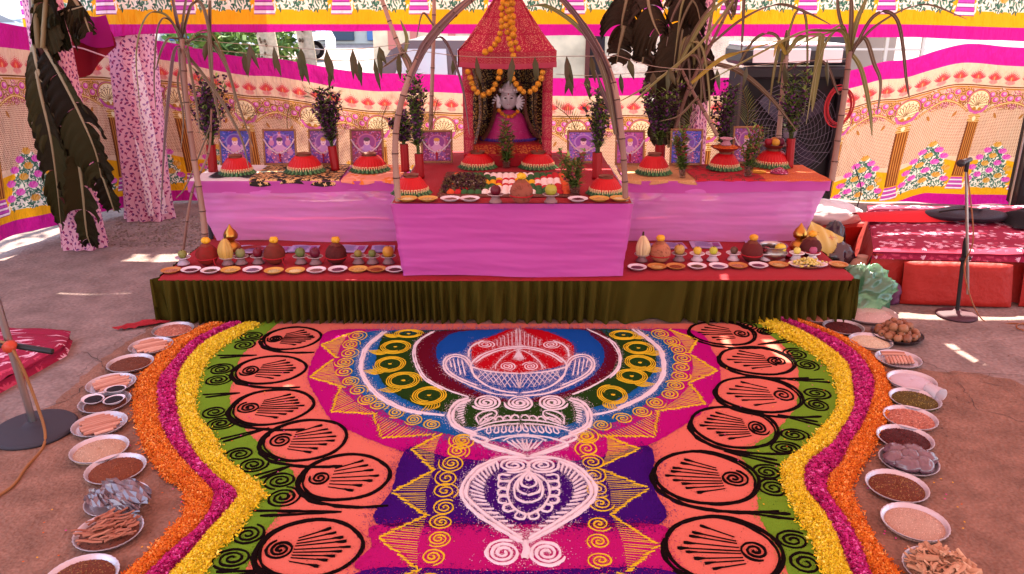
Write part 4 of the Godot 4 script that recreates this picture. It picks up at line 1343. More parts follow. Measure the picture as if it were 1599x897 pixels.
func build_rangoli() -> void:
	K.powder = M(Color.WHITE, 0.97, {"vc": 1, "spec": 0.12, "tex": noise("powder", 0.25, 0.84, 1.0, 512, 3), "tri": 2.2, "bump": NT.fine, "bs": 0.12})
	var t := thing("rangoli", "large powder rangoli with a white pot motif, yellow spirals and black ovals", "rangoli")
	var P := func(a: Array) -> Array:
		var o := []
		for i in range(0, a.size(), 2):
			o.append(Vector2(a[i], a[i + 1]))
		return o
	ladder(t, "salmon_field", pairs([-1.438, -4.312, -1.46, -4.161, -1.482, -3.996, -1.495, -3.842, -1.461, -3.663, -1.415, -3.467, -1.351, -3.287, -1.26, -3.123, -1.175, -3.021, -1.091, -2.925, -1.001, -2.833, -0.933, -2.746, -0.885, -2.663, -0.892, -2.585, -0.896, -2.51, -0.896, -2.438, -0.908, -2.337, -0.913, -2.227, -0.911, -2.129, -0.919, -2.016, -0.937, -1.869]), pairs([1.434, -4.312, 1.508, -4.161, 1.541, -3.996, 1.541, -3.842, 1.511, -3.663, 1.444, -3.467, 1.366, -3.287, 1.25, -3.123, 1.159, -3.021, 1.061, -2.925, 0.995, -2.833, 0.992, -2.746, 0.987, -2.663, 0.975, -2.585, 0.957, -2.51, 0.939, -2.438, 0.945, -2.337, 0.946, -2.227, 0.939, -2.129, 0.938, -2.016, 0.946, -1.869]), 0.003, hx("d87464"))
	field(t, "green_field", P.call([-1.528, -4.293, -1.618, -4.036, -1.641, -3.733, -1.588, -3.498, -1.481, -3.204, -1.341, -3.021, -1.223, -2.833, -1.073, -2.684, -0.991, -2.585, -0.982, -2.537, -1.004, -2.438, -1.006, -2.337, -1.038, -2.227, -1.04, -2.129, -1.053, -2.016, -1.072, -1.869, -0.909, -1.869, -0.89, -2.016, -0.88, -2.129, -0.882, -2.227, -0.875, -2.337, -0.862, -2.438, -0.86, -2.547, -0.849, -2.663, -0.92, -2.789, -1.075, -2.948, -1.218, -3.123, -1.339, -3.345, -1.402, -3.596, -1.445, -3.842, -1.427, -4.036, -1.386, -4.293, -1.364, -4.433]), 0.0040, hx("6c9a2c"), 0.012, 6)
	field(t, "green_field", P.call([1.487, -4.385, 1.562, -4.161, 1.638, -3.957, 1.679, -3.733, 1.639, -3.498, 1.55, -3.259, 1.405, -3.072, 1.281, -2.925, 1.149, -2.789, 1.102, -2.684, 1.086, -2.585, 1.078, -2.438, 1.077, -2.304, 1.066, -2.182, 1.06, -2.129, 1.062, -2.016, 1.072, -1.869, 0.918, -1.869, 0.908, -2.016, 0.909, -2.129, 0.916, -2.273, 0.905, -2.438, 0.949, -2.624, 0.956, -2.767, 0.956, -2.856, 1.044, -2.948, 1.17, -3.072, 1.31, -3.259, 1.412, -3.498, 1.486, -3.733, 1.498, -3.957, 1.445, -4.205, 1.303, -4.433]), 0.0040, hx("6c9a2c"), 0.012, 6)
	field(t, "magenta_field", P.call([-1.034, -4.207, -1.06, -3.952, -1.052, -3.73, -1.025, -3.579, -0.93, -3.365, -0.813, -3.149, -0.691, -3.04, -0.543, -2.933, -0.369, -2.837, -0.182, -2.798, 0.053, -2.783, 0.263, -2.798, 0.425, -2.837, 0.649, -2.991, 0.856, -3.202, 0.97, -3.378, 1.064, -3.646, 1.089, -3.926, 1.041, -4.207, 0.558, -4.216, 0.002, -4.216, -0.553, -4.207]), 0.0047, hx("b01478"), 0.014, 7)
	field(t, "purple_field", P.call([-0.439, -2.907, -0.263, -2.837, 0.054, -2.788, 0.372, -2.837, 0.582, -2.923, 0.549, -2.633, 0.522, -2.387, 0.001, -2.383, -0.473, -2.387, -0.464, -2.611]), 0.0056, hx("3c0f6e"), 0.028, 26)
	field(t, "magenta_field", P.call([-0.473, -2.387, 0.001, -2.387, 0.522, -2.387, 0.519, -2.248, 0.518, -2.137, 0.001, -2.134, -0.493, -2.137, -0.484, -2.262]), 0.0056, hx("b0186e"), 0.018, 10)
	field(t, "purple_field", P.call([-0.493, -2.137, 0.001, -2.137, 0.518, -2.137, 0.518, -1.879, -0.516, -1.879]), 0.0058, hx("3c0f6e"), 0.014, 7)
	field(t, "magenta_field", P.call([-0.516, -1.879, 0.518, -1.879, 0.531, -1.614, -0.529, -1.614]), 0.0058, hx("b0186e"), 0.014, 5)
	field(t, "blue_field", P.call([-0.827, -4.178, -0.851, -3.962, -0.85, -3.768, -0.821, -3.624, -0.77, -3.489, -0.683, -3.347, -0.587, -3.229, -0.464, -3.125, -0.364, -3.065, -0.268, -3.02, -0.109, -2.97, 0.029, -2.949, 0.166, -2.97, 0.34, -3.068, 0.437, -3.118, 0.55, -3.201, 0.637, -3.317, 0.734, -3.425, 0.788, -3.555, 0.85, -3.749, 0.87, -3.902, 0.842, -4.065, 0.763, -4.201, 0.372, -4.216, -0.368, -4.207]), 0.0058, hx("1f62a6"), 0.045, 44)
	field(t, "dark_green_field", P.call([-0.689, -4.178, -0.733, -4.023, -0.722, -3.824, -0.691, -3.659, -0.629, -3.505, -0.538, -3.378, -0.435, -3.287, -0.339, -3.236, -0.281, -3.201, -0.226, -3.091, 0.001, -3.091, 0.258, -3.108, 0.327, -3.244, 0.392, -3.273, 0.516, -3.363, 0.628, -3.489, 0.709, -3.624, 0.76, -3.786, 0.778, -3.982, 0.743, -4.13, 0.696, -4.214, 0.187, -4.216, -0.294, -4.207]), 0.0066, hx("24401c"), 0.008, 5)
	field(t, "maroon_field", P.call([-0.456, -4.178, -0.511, -4.044, -0.521, -3.902, -0.494, -3.749, -0.431, -3.589, -0.322, -3.457, -0.215, -3.378, -0.121, -3.332, 0.002, -3.32, 0.2, -3.332, 0.29, -3.397, 0.4, -3.489, 0.496, -3.624, 0.564, -3.824, 0.571, -3.982, 0.53, -4.13, 0.444, -4.214, 0.002, -4.216]), 0.0074, hx("5c0e22"), 0.008, 5)
	field(t, "blue_field", P.call([-0.293, -4.178, -0.387, -4.065, -0.412, -3.922, -0.375, -3.731, -0.277, -3.555, -0.167, -3.425, -0.036, -3.355, 0.047, -3.346, 0.109, -3.363, 0.278, -3.441, 0.402, -3.589, 0.484, -3.786, 0.495, -3.962, 0.451, -4.108, 0.391, -4.207, 0.002, -4.216]), 0.0082, hx("1a4fa0"), 0.016, 9)
	field(t, "red_field", P.call([-0.221, -3.942, -0.208, -4.023, -0.111, -4.108, -0.026, -4.201, 0.035, -4.216, 0.123, -4.214, 0.224, -4.152, 0.326, -4.013, 0.333, -3.882, 0.299, -3.749, 0.14, -3.659, 0.028, -3.624, -0.092, -3.65, -0.195, -3.712]), 0.0090, hx("b01420"), 0.008, 5)
	var blk := hx("1c1113")
	var yel := hx("e0bc2e")
	var wht := hx("e6dbe2")
	for d in [[-1.238, -4.091, 0.155, 0.158, 1], [-1.241, -3.679, 0.176, 0.163, 1], [-1.114, -3.28, 0.182, 0.171, 1], [-0.888, -2.981, 0.174, 0.169, 1], [-0.657, -2.696, 0.17, 0.16, 1], [-0.69, -2.258, 0.174, 0.154, 1], [-0.677, -1.948, 0.168, 0.136, 1], [1.2, -4.168, 0.179, 0.172, -1], [1.286, -3.793, 0.186, 0.171, -1], [1.183, -3.407, 0.195, 0.181, -1], [0.981, -3.093, 0.18, 0.18, -1], [0.76, -2.694, 0.195, 0.184, -1], [0.718, -2.252, 0.189, 0.176, -1], [0.694, -1.913, 0.175, 0.144, -1]]:
		oval(t, Vector2(d[0], d[1]), d[2], d[3], d[4], blk)
	for d in [[-1.472, -4.12, 0.074, 0.067, 1], [-1.479, -3.99, 0.068, 0.071, 1], [-1.497, -3.681, 0.07, 0.069, 1], [-1.471, -3.557, 0.07, 0.065, 1], [-1.367, -3.224, 0.064, 0.061, 1], [-1.304, -3.119, 0.068, 0.06, 1], [-1.133, -2.861, 0.063, 0.057, 1], [-1.053, -2.78, 0.061, 0.058, 1], [-0.909, -2.665, 0.066, 0.06, 1], [-0.87, -2.554, 0.068, 0.068, 1], [-0.932, -2.329, 0.059, 0.058, 1], [-0.942, -2.2, 0.073, 0.059, 1], [1.389, -4.272, 0.059, 0.072, -1], [1.456, -4.184, 0.05, 0.057, -1], [1.525, -3.873, 0.07, 0.075, -1], [1.534, -3.734, 0.064, 0.071, -1], [1.467, -3.412, 0.073, 0.061, -1], [1.43, -3.294, 0.061, 0.066, -1], [1.226, -3.017, 0.066, 0.057, -1], [1.152, -2.907, 0.068, 0.058, -1], [1.022, -2.726, 0.061, 0.056, -1], [1.01, -2.615, 0.065, 0.067, -1], [0.98, -2.297, 0.062, 0.054, -1], [0.982, -2.176, 0.063, 0.066, -1]]:
		var m := MB.new().ink(blk)
		ridge(m, spiral_pts(Vector2(d[0], d[1]), d[2], d[3], rr(2.4, 2.9), -d[4], rr(0, 6)), 0.0105, 0.006)
		scatter_powder(m, Vector2(d[0], d[1]), d[2] * 0.8, 24, 0.0085)
		put("black_spiral", m, K.powder, t)
	for d in [[-1.574, -3.835, -1.367, -3.856], [-1.483, -3.381, -1.313, -3.416], [-1.265, -2.96, -1.074, -3.079], [-1.018, -2.684, -0.899, -2.769], [-0.954, -2.452, -0.628, -2.462], [-0.971, -2.117, -0.812, -2.138], [1.564, -4.057, 1.358, -3.998], [1.581, -3.546, 1.376, -3.561], [1.383, -3.11, 1.214, -3.199], [1.104, -2.789, 0.888, -2.886], [1.04, -2.429, 0.834, -2.463]]:
		var m := MB.new().ink(blk)
		var a := Vector2(d[0], d[1])
		var b := Vector2(d[2], d[3])
		var o := (b - a).normalized().orthogonal() * 0.016
		ridge(m, densify([a + o, a.lerp(b, 0.5) + o * 0.6, b]), 0.011, 0.006, 1.7, 0.8)
		ridge(m, densify([a - o + (b - a) * 0.1, a.lerp(b, 0.5) - o * 0.6, b]), 0.011, 0.006, 1.7, 0.8)
		put("black_bar", m, K.powder, t)
	for d in [[-0.88, -4.12, 0.058, 0.078, 1, 0.006], [-0.891, -4, 0.056, 0.074, 1, 0.006], [-0.876, -3.88, 0.055, 0.071, 1, 0.006], [-0.877, -3.765, 0.054, 0.067, 1, 0.006], [-0.854, -3.651, 0.052, 0.063, 1, 0.006], [-0.806, -3.539, 0.05, 0.06, 1, 0.006], [-0.747, -3.442, 0.05, 0.058, 1, 0.006], [-0.683, -3.348, 0.048, 0.055, 1, 0.006], [-0.623, -3.285, 0.048, 0.053, 1, 0.006], [-0.534, -3.218, 0.046, 0.052, 1, 0.006], [-0.443, -3.152, 0.046, 0.049, 1, 0.006], [-0.354, -3.108, 0.046, 0.048, 1, 0.006], [-0.209, -2.97, 0.043, 0.045, 1, 0.006], [-0.213, -2.968, 0.058, 0.07, 1, 0.006], [-0.227, -2.886, 0.056, 0.067, 1, 0.006], [-0.246, -2.788, 0.054, 0.063, 1, 0.006], [-0.258, -2.682, 0.053, 0.059, 1, 0.006], [-0.258, -2.593, 0.052, 0.056, 1, 0.006], [-0.25, -2.487, 0.05, 0.052, 1, 0.006], [-0.254, -2.399, 0.049, 0.049, 1, 0.006], [-0.256, -2.304, 0.047, 0.046, 1, 0.006], [-0.269, -2.207, 0.045, 0.044, 1, 0.006], [-0.27, -2.088, 0.043, 0.04, 1, 0.006], [0.848, -4.147, 0.058, 0.079, -1, 0.006], [0.887, -4.04, 0.056, 0.076, -1, 0.006], [0.903, -3.927, 0.055, 0.072, -1, 0.006], [0.908, -3.816, 0.054, 0.069, -1, 0.006], [0.878, -3.704, 0.053, 0.065, -1, 0.006], [0.85, -3.602, 0.051, 0.062, -1, 0.006], [0.802, -3.495, 0.05, 0.059, -1, 0.006], [0.755, -3.402, 0.049, 0.056, -1, 0.006], [0.675, -3.315, 0.048, 0.054, -1, 0.006], [0.595, -3.228, 0.047, 0.051, -1, 0.006], [0.503, -3.163, 0.046, 0.05, -1, 0.006], [0.399, -3.103, 0.046, 0.048, -1, 0.006], [0.32, -3.003, 0.044, 0.045, -1, 0.006], [0.32, -3.006, 0.058, 0.071, -1, 0.006], [0.316, -2.904, 0.056, 0.067, -1, 0.006], [0.327, -2.798, 0.055, 0.064, -1, 0.006], [0.325, -2.7, 0.053, 0.059, -1, 0.006], [0.331, -2.603, 0.052, 0.056, -1, 0.006], [0.333, -2.513, 0.05, 0.053, -1, 0.006], [0.313, -2.388, 0.048, 0.048, -1, 0.006], [0.302, -2.288, 0.046, 0.046, -1, 0.006], [0.299, -2.189, 0.045, 0.043, -1, 0.006], [0.3, -2.079, 0.043, 0.039, -1, 0.006]]:
		var m := MB.new().ink(yel)
		ridge(m, spiral_pts(Vector2(d[0], d[1]), d[2] * rr(0.92, 1.06), d[3] * rr(0.92, 1.06), rr(2.3, 2.9), d[4], rr(0, 6), 0.06), 0.007, d[5])
		scatter_powder(m, Vector2(d[0], d[1]), d[2] * 0.8, 14, d[5] + 0.001)
		put("yellow_spiral", m, K.powder, t)
	for d in [[-1.051, -3.992, -0.933, -4.152, -0.933, -3.824, 0.0055], [-1.016, -3.589, -0.951, -3.796, -0.822, -3.473, 0.0055], [-0.832, -3.229, -0.844, -3.473, -0.624, -3.201, 0.0055], [-0.564, -2.994, -0.64, -3.215, -0.34, -3.02, 0.0055], [-0.422, -2.898, -0.311, -3.022, -0.319, -2.745, 0.0055], [-0.458, -2.585, -0.318, -2.738, -0.319, -2.44, 0.0055], [-0.468, -2.313, -0.312, -2.44, -0.315, -2.145, 0.0055], [-0.453, -2.06, -0.308, -2.141, -0.311, -1.996, 0.0055], [0.534, -2.898, 0.412, -3.005, 0.364, -2.768, 0.0055], [0.526, -2.612, 0.362, -2.745, 0.367, -2.45, 0.0055], [0.508, -2.269, 0.366, -2.44, 0.382, -2.136, 0.0055], [0.5, -2.041, 0.351, -2.126, 0.363, -1.979, 0.0055], [1.04, -4.065, 0.912, -4.214, 0.955, -3.886, 0.0055], [1.053, -3.659, 0.964, -3.853, 0.878, -3.522, 0.0055], [0.909, -3.302, 0.882, -3.505, 0.683, -3.236, 0.0055], [0.618, -3.001, 0.675, -3.229, 0.385, -3.007, 0.0055]]:
		var m := MB.new().ink(yel)
		var tip := Vector2(d[0], d[1])
		var b1 := Vector2(d[2], d[3])
		var b2 := Vector2(d[4], d[5])
		for e in 2:
			var b := b1 if e == 0 else b2
			var mid := (b1 + b2) * 0.5
			for i in 12:
				var s := (i + 0.3) / 12.0
				var q := b.lerp(tip, s) + Vector2(rr(-0.004, 0.004), rr(-0.004, 0.004))
				var inner := b.lerp(mid, s)
				ridge(m, densify([inner.lerp(q, 0.1), q], 0.03), 0.0036, d[6])
				var dd := (q - inner).normalized().lerp((tip - b).normalized(), 0.5).normalized()
				ridge(m, PackedVector2Array([q - dd * 0.016, q - dd * 0.005, q + dd * 0.006, q + dd * 0.010]), 0.0105, d[6], 0.5, 1.0, 0.004)
		put("yellow_petal", m, K.powder, t)
	for d in [[-0.59, -4.149, 0.086, 0.062, 2.6, 1], [-0.641, -3.964, 0.088, 0.094, 2.3, 1], [-0.638, -3.742, 0.087, 0.099, 2.1, 1], [-0.542, -3.549, 0.091, 0.097, 1.9, 1], [-0.399, -3.388, 0.088, 0.099, 1.2, 1], [0.632, -4.131, 0.085, 0.07, 0.5, -1], [0.69, -3.948, 0.086, 0.091, 0.8, -1], [0.669, -3.761, 0.085, 0.097, 1, -1], [0.603, -3.599, 0.083, 0.086, 1.2, -1], [0.484, -3.396, 0.076, 0.103, 2, -1]]:
		var m := MB.new().ink(yel)
		var c := Vector2(d[0], d[1])
		ridge(m, spiral_pts(c, d[2], d[3], 3.2, 1.0, rr(0, 6), 0.6), 0.0085, 0.0065)
		ridge(m, PackedVector2Array([c + Vector2(-0.008, 0), c + Vector2(0.002, 0.002), c + Vector2(0.01, 0)]), 0.02, 0.0065)
		for k in 6:
			var a: float = d[4] + (k - 2.5) * 0.14
			var q := c + Vector2(cos(a) * d[2], sin(a) * d[3]) * 1.0
			var dirv := Vector2(cos(d[4] + 0.9 * d[5]), sin(d[4] + 0.9 * d[5]))
			ridge(m, densify([q, q + dirv * 0.02 + Vector2(cos(a), sin(a)) * 0.02, q + dirv * 0.055 + Vector2(cos(a), sin(a)) * 0.02]), 0.008, 0.0065, 1.0, 0.7)
		put("yellow_rosette", m, K.powder, t)
	for d in [[-0.145, -3.989, 0.05, 0.053, 2.5, 1, 0.012], [0.216, -3.989, 0.05, 0.053, 2.5, -1, 0.012], [-0.024, -3.709, 0.043, 0.054, 2.6, 1, 0.011], [0.095, -3.709, 0.043, 0.054, 2.6, -1, 0.011], [-0.12, -3.316, 0.071, 0.077, 3.2, 1, 0.017], [0.192, -3.316, 0.071, 0.077, 3.2, -1, 0.017], [0.035, -3.309, 0.069, 0.077, 3.2, 1, 0.017], [0.007, -2.773, 0.069, 0.055, 2.8, 1, 0.013], [0.123, -2.773, 0.069, 0.055, 2.8, -1, 0.013], [-0.03, -2.228, 0.063, 0.069, 3, 1, 0.015], [0.119, -2.228, 0.063, 0.069, 3, -1, 0.015]]:
		var m := MB.new().ink(wht)
		ridge(m, spiral_pts(Vector2(d[0], d[1]), d[2], d[3], d[4], d[5], rr(0, 6)), d[6], 0.0075)
		scatter_powder(m, Vector2(d[0], d[1]), d[2] * 0.9, 160, 0.0105)
		put("white_spiral", m, K.powder, t)
	for d in [["white_bowl_outline", 0.02, [[0.041, -3.966, -0.058, -3.942, -0.153, -3.863, -0.205, -3.768, -0.211, -3.694, -0.177, -3.572, -0.11, -3.473, -0.037, -3.425, 0.032, -3.409], [0.03, -3.966, 0.128, -3.942, 0.224, -3.863, 0.276, -3.768, 0.282, -3.694, 0.249, -3.572, 0.182, -3.473, 0.108, -3.425, 0.04, -3.409], [-0.21, -3.703, -0.131, -3.655, -0.046, -3.632, 0.034, -3.624], [0.281, -3.703, 0.202, -3.655, 0.118, -3.632, 0.038, -3.624], [0.041, -3.946, -0.049, -3.922, -0.136, -3.847, -0.192, -3.753], [0.03, -3.946, 0.12, -3.922, 0.208, -3.847, 0.264, -3.753], [-0.231, -3.824, -0.232, -3.922, -0.207, -3.992, -0.159, -4.044], [0.303, -3.824, 0.303, -3.922, 0.278, -3.992, 0.23, -4.044]]],
		["white_lattice", 0.005, [[-0.173, -3.671, -0.112, -3.528], [0.245, -3.671, 0.184, -3.528], [-0.154, -3.665, -0.172, -3.568], [0.225, -3.665, 0.243, -3.568], [-0.145, -3.663, -0.085, -3.509], [0.217, -3.663, 0.156, -3.509], [-0.126, -3.658, -0.172, -3.568], [0.198, -3.658, 0.243, -3.568], [-0.118, -3.655, -0.058, -3.491], [0.189, -3.655, 0.13, -3.491], [-0.098, -3.65, -0.148, -3.553], [0.17, -3.65, 0.22, -3.553], [-0.09, -3.648, -0.031, -3.473], [0.161, -3.648, 0.103, -3.473], [-0.071, -3.643, -0.121, -3.534], [0.142, -3.643, 0.193, -3.534], [-0.062, -3.64, -0.005, -3.47], [0.134, -3.64, 0.077, -3.47], [-0.043, -3.635, -0.094, -3.516], [0.115, -3.635, 0.165, -3.516], [-0.035, -3.633, 0.022, -3.47], [0.106, -3.633, 0.05, -3.47], [-0.015, -3.628, -0.067, -3.497], [0.087, -3.628, 0.139, -3.497], [-0.007, -3.625, 0.036, -3.47], [0.079, -3.625, 0.035, -3.47], [0.012, -3.62, -0.04, -3.479], [0.06, -3.62, 0.112, -3.479], [0.02, -3.618, 0.036, -3.47], [0.051, -3.618, 0.035, -3.47], [0.048, -3.611, 0.036, -3.47], [0.024, -3.611, 0.035, -3.47]]],
		["white_ear", 0.018, [[-0.211, -3.74, -0.247, -3.824, -0.301, -3.857, -0.347, -3.824, -0.358, -3.74, -0.333, -3.641, -0.27, -3.555, -0.184, -3.473, -0.087, -3.401, 0.032, -3.375], [0.283, -3.74, 0.318, -3.824, 0.372, -3.857, 0.418, -3.824, 0.43, -3.74, 0.404, -3.641, 0.342, -3.555, 0.256, -3.473, 0.159, -3.401, 0.04, -3.375], [-0.218, -3.712, -0.254, -3.801, -0.304, -3.832, -0.335, -3.801, -0.345, -3.731, -0.314, -3.641, -0.255, -3.564, -0.17, -3.489], [0.289, -3.712, 0.325, -3.801, 0.375, -3.832, 0.406, -3.801, 0.416, -3.731, 0.385, -3.641, 0.327, -3.564, 0.242, -3.489]]],
		["white_ear_drops", 0.012, [[-0.329, -3.79, -0.31, -3.694], [0.4, -3.79, 0.381, -3.694], [-0.31, -3.801, -0.285, -3.641], [0.381, -3.801, 0.356, -3.641], [-0.288, -3.805, -0.259, -3.606], [0.359, -3.805, 0.331, -3.606], [-0.265, -3.79, -0.235, -3.598], [0.336, -3.79, 0.306, -3.598]]],
		["white_crown_rays", 0.007, [[-0.084, -4.044, -0.081, -3.966], [0.155, -4.044, 0.152, -3.966], [-0.063, -4.072, -0.06, -3.968], [0.134, -4.072, 0.131, -3.968], [-0.043, -4.1, -0.04, -3.97], [0.113, -4.1, 0.111, -3.97], [-0.022, -4.128, -0.019, -3.972], [0.092, -4.128, 0.09, -3.972], [-0, -4.156, 0.001, -3.974], [0.071, -4.156, 0.069, -3.974], [0.021, -4.185, 0.022, -3.976], [0.049, -4.185, 0.049, -3.976], [0.043, -4.201, 0.041, -3.97], [0.027, -4.201, 0.03, -3.97]]],
		["white_crown_tips", 0.013, [[-0.087, -4.053, -0.082, -4.028], [0.158, -4.053, 0.153, -4.028], [-0.067, -4.08, -0.061, -4.055], [0.137, -4.08, 0.132, -4.055], [-0.046, -4.108, -0.041, -4.082], [0.117, -4.108, 0.111, -4.082], [-0.025, -4.136, -0.02, -4.11], [0.095, -4.136, 0.09, -4.11], [-0.004, -4.165, 0.001, -4.139], [0.074, -4.165, 0.069, -4.139], [0.018, -4.194, 0.023, -4.167], [0.052, -4.194, 0.047, -4.167], [0.041, -4.214, 0.045, -4.187], [0.029, -4.214, 0.026, -4.187]]],
		["white_fan", 0.009, [[0.04, -3.926, 0.008, -3.805], [0.03, -3.926, 0.063, -3.805], [0.04, -3.926, 0.014, -3.799], [0.03, -3.926, 0.057, -3.799], [0.04, -3.926, 0.02, -3.794], [0.03, -3.926, 0.051, -3.794], [0.04, -3.926, 0.027, -3.788], [0.03, -3.926, 0.045, -3.788], [0.04, -3.926, 0.033, -3.783], [0.03, -3.926, 0.038, -3.783], [0.036, -3.922, -0.008, -3.886, -0.056, -3.805, -0.082, -3.731, -0.085, -3.668], [0.035, -3.922, 0.079, -3.886, 0.127, -3.805, 0.153, -3.731, 0.156, -3.668]]],
		["white_beads", 0.013, [[-0.021, -3.898, -0.026, -3.886], [0.091, -3.898, 0.097, -3.886], [-0.032, -3.868, -0.038, -3.855], [0.103, -3.868, 0.109, -3.855], [-0.043, -3.839, -0.05, -3.824], [0.114, -3.839, 0.121, -3.824], [-0.054, -3.811, -0.061, -3.794], [0.125, -3.811, 0.132, -3.794], [-0.064, -3.783, -0.073, -3.764], [0.135, -3.783, 0.144, -3.764], [-0.075, -3.755, -0.084, -3.734], [0.146, -3.755, 0.155, -3.734], [-0.085, -3.727, -0.095, -3.705], [0.157, -3.727, 0.166, -3.705], [-0.096, -3.7, -0.106, -3.677], [0.167, -3.7, 0.177, -3.677]]],
		["white_pot_neck", 0.021, [[-0.207, -3.359, -0.261, -3.317, -0.287, -3.229, -0.28, -3.145, -0.246, -3.078, -0.176, -3.02, -0.103, -2.975, -0.124, -2.934, -0.039, -2.882, 0.028, -2.848, 0.069, -2.82], [0.279, -3.359, 0.334, -3.317, 0.359, -3.229, 0.357, -3.145, 0.333, -3.078, 0.274, -3.02, 0.209, -2.975, 0.237, -2.934, 0.16, -2.882, 0.1, -2.848, 0.061, -2.82], [-0.196, -3.34, -0.246, -3.299, -0.27, -3.222, -0.262, -3.139, -0.226, -3.078, -0.157, -3.023, -0.178, -2.988, -0.064, -2.914, 0.07, -2.832], [0.268, -3.34, 0.318, -3.299, 0.343, -3.222, 0.339, -3.139, 0.314, -3.078, 0.254, -3.023, 0.281, -2.988, 0.181, -2.914, 0.06, -2.832]]],
		["white_teeth", 0.012, [[-0.212, -3.31, -0.256, -3.29], [0.284, -3.31, 0.328, -3.29], [-0.216, -3.286, -0.257, -3.267], [0.288, -3.286, 0.33, -3.267], [-0.219, -3.263, -0.257, -3.244], [0.291, -3.263, 0.33, -3.244], [-0.221, -3.239, -0.256, -3.221], [0.293, -3.239, 0.328, -3.221], [-0.221, -3.216, -0.253, -3.198], [0.294, -3.216, 0.325, -3.198], [-0.221, -3.194, -0.249, -3.176], [0.293, -3.194, 0.321, -3.176], [-0.219, -3.172, -0.243, -3.154], [0.291, -3.172, 0.318, -3.154], [-0.216, -3.149, -0.236, -3.132], [0.291, -3.149, 0.315, -3.132], [-0.212, -3.128, -0.228, -3.11], [0.291, -3.128, 0.311, -3.11]]],
		["white_scallops", 0.01, [[-0.145, -3.125, -0.139, -3.156, -0.124, -3.165, -0.112, -3.148, -0.11, -3.125], [0.224, -3.125, 0.213, -3.156, 0.197, -3.165, 0.187, -3.148, 0.189, -3.125], [-0.11, -3.13, -0.104, -3.163, -0.089, -3.172, -0.077, -3.155, -0.075, -3.132], [0.189, -3.13, 0.177, -3.163, 0.161, -3.172, 0.151, -3.155, 0.153, -3.132], [-0.075, -3.136, -0.069, -3.17, -0.053, -3.178, -0.042, -3.162, -0.04, -3.139], [0.153, -3.136, 0.141, -3.17, 0.126, -3.178, 0.115, -3.162, 0.117, -3.139], [-0.04, -3.141, -0.034, -3.177, -0.018, -3.185, -0.006, -3.169, -0.005, -3.145], [0.117, -3.141, 0.106, -3.177, 0.09, -3.185, 0.079, -3.169, 0.081, -3.145], [-0.005, -3.147, 0.002, -3.184, 0.018, -3.192, 0.029, -3.176, 0.03, -3.152], [0.081, -3.147, 0.071, -3.184, 0.055, -3.192, 0.043, -3.176, 0.045, -3.152], [-0.156, -3.072, -0.101, -3.115, -0.034, -3.139, 0.034, -3.145], [0.245, -3.072, 0.182, -3.115, 0.111, -3.139, 0.043, -3.145], [-0.165, -3.045, -0.1, -3.085, -0.034, -3.105, 0.033, -3.111], [0.258, -3.045, 0.187, -3.085, 0.117, -3.105, 0.049, -3.111]]],
		["white_loops", 0.009, [[-0.106, -3.081, -0.112, -3.039, -0.098, -3.023, -0.091, -3.045, -0.097, -3.085], [0.194, -3.081, 0.206, -3.039, 0.196, -3.023, 0.184, -3.045, 0.183, -3.085], [-0.073, -3.086, -0.079, -3.043, -0.066, -3.027, -0.058, -3.049, -0.063, -3.09], [0.16, -3.086, 0.173, -3.043, 0.162, -3.027, 0.151, -3.049, 0.149, -3.09], [-0.04, -3.091, -0.046, -3.047, -0.033, -3.031, -0.025, -3.053, -0.03, -3.095], [0.126, -3.091, 0.14, -3.047, 0.129, -3.031, 0.117, -3.053, 0.115, -3.095], [-0.007, -3.097, -0.013, -3.051, -0, -3.035, 0.008, -3.057, 0.003, -3.101], [0.091, -3.097, 0.106, -3.051, 0.096, -3.035, 0.084, -3.057, 0.081, -3.101], [0.026, -3.102, 0.02, -3.055, 0.033, -3.039, 0.041, -3.061, 0.037, -3.106], [0.057, -3.102, 0.072, -3.055, 0.062, -3.039, 0.05, -3.061, 0.046, -3.106]]],
		["white_leaf_loop", 0.011, [[-0.147, -3.105, -0.162, -3.173, -0.138, -3.218, -0.09, -3.236, -0.069, -3.212, -0.082, -3.166, -0.121, -3.125, -0.147, -3.102], [0.23, -3.105, 0.235, -3.173, 0.21, -3.218, 0.163, -3.236, 0.141, -3.212, 0.154, -3.166, 0.201, -3.125, 0.231, -3.102], [-0.141, -3.125, -0.128, -3.173, -0.083, -3.212], [0.221, -3.125, 0.201, -3.173, 0.155, -3.212], [-0.134, -3.118, -0.109, -3.166], [0.215, -3.118, 0.181, -3.166]]],
		["white_neck_fan", 0.009, [[-0.039, -2.963, -0.005, -2.993, 0.073, -3.007], [0.147, -2.963, 0.108, -2.993, 0.027, -3.007], [-0.022, -2.963, 0.029, -2.898], [0.13, -2.963, 0.09, -2.898], [-0.001, -2.967, 0.045, -2.89], [0.108, -2.967, 0.075, -2.89], [0.021, -2.971, 0.058, -2.885], [0.086, -2.971, 0.063, -2.885], [0.042, -2.971, 0.066, -2.882], [0.064, -2.971, 0.056, -2.882], [0.062, -2.971, 0.071, -2.882], [0.044, -2.971, 0.051, -2.882], [-0.108, -2.963, -0.04, -2.997, 0.073, -3.02], [0.216, -2.963, 0.142, -2.997, 0.025, -3.02]]],
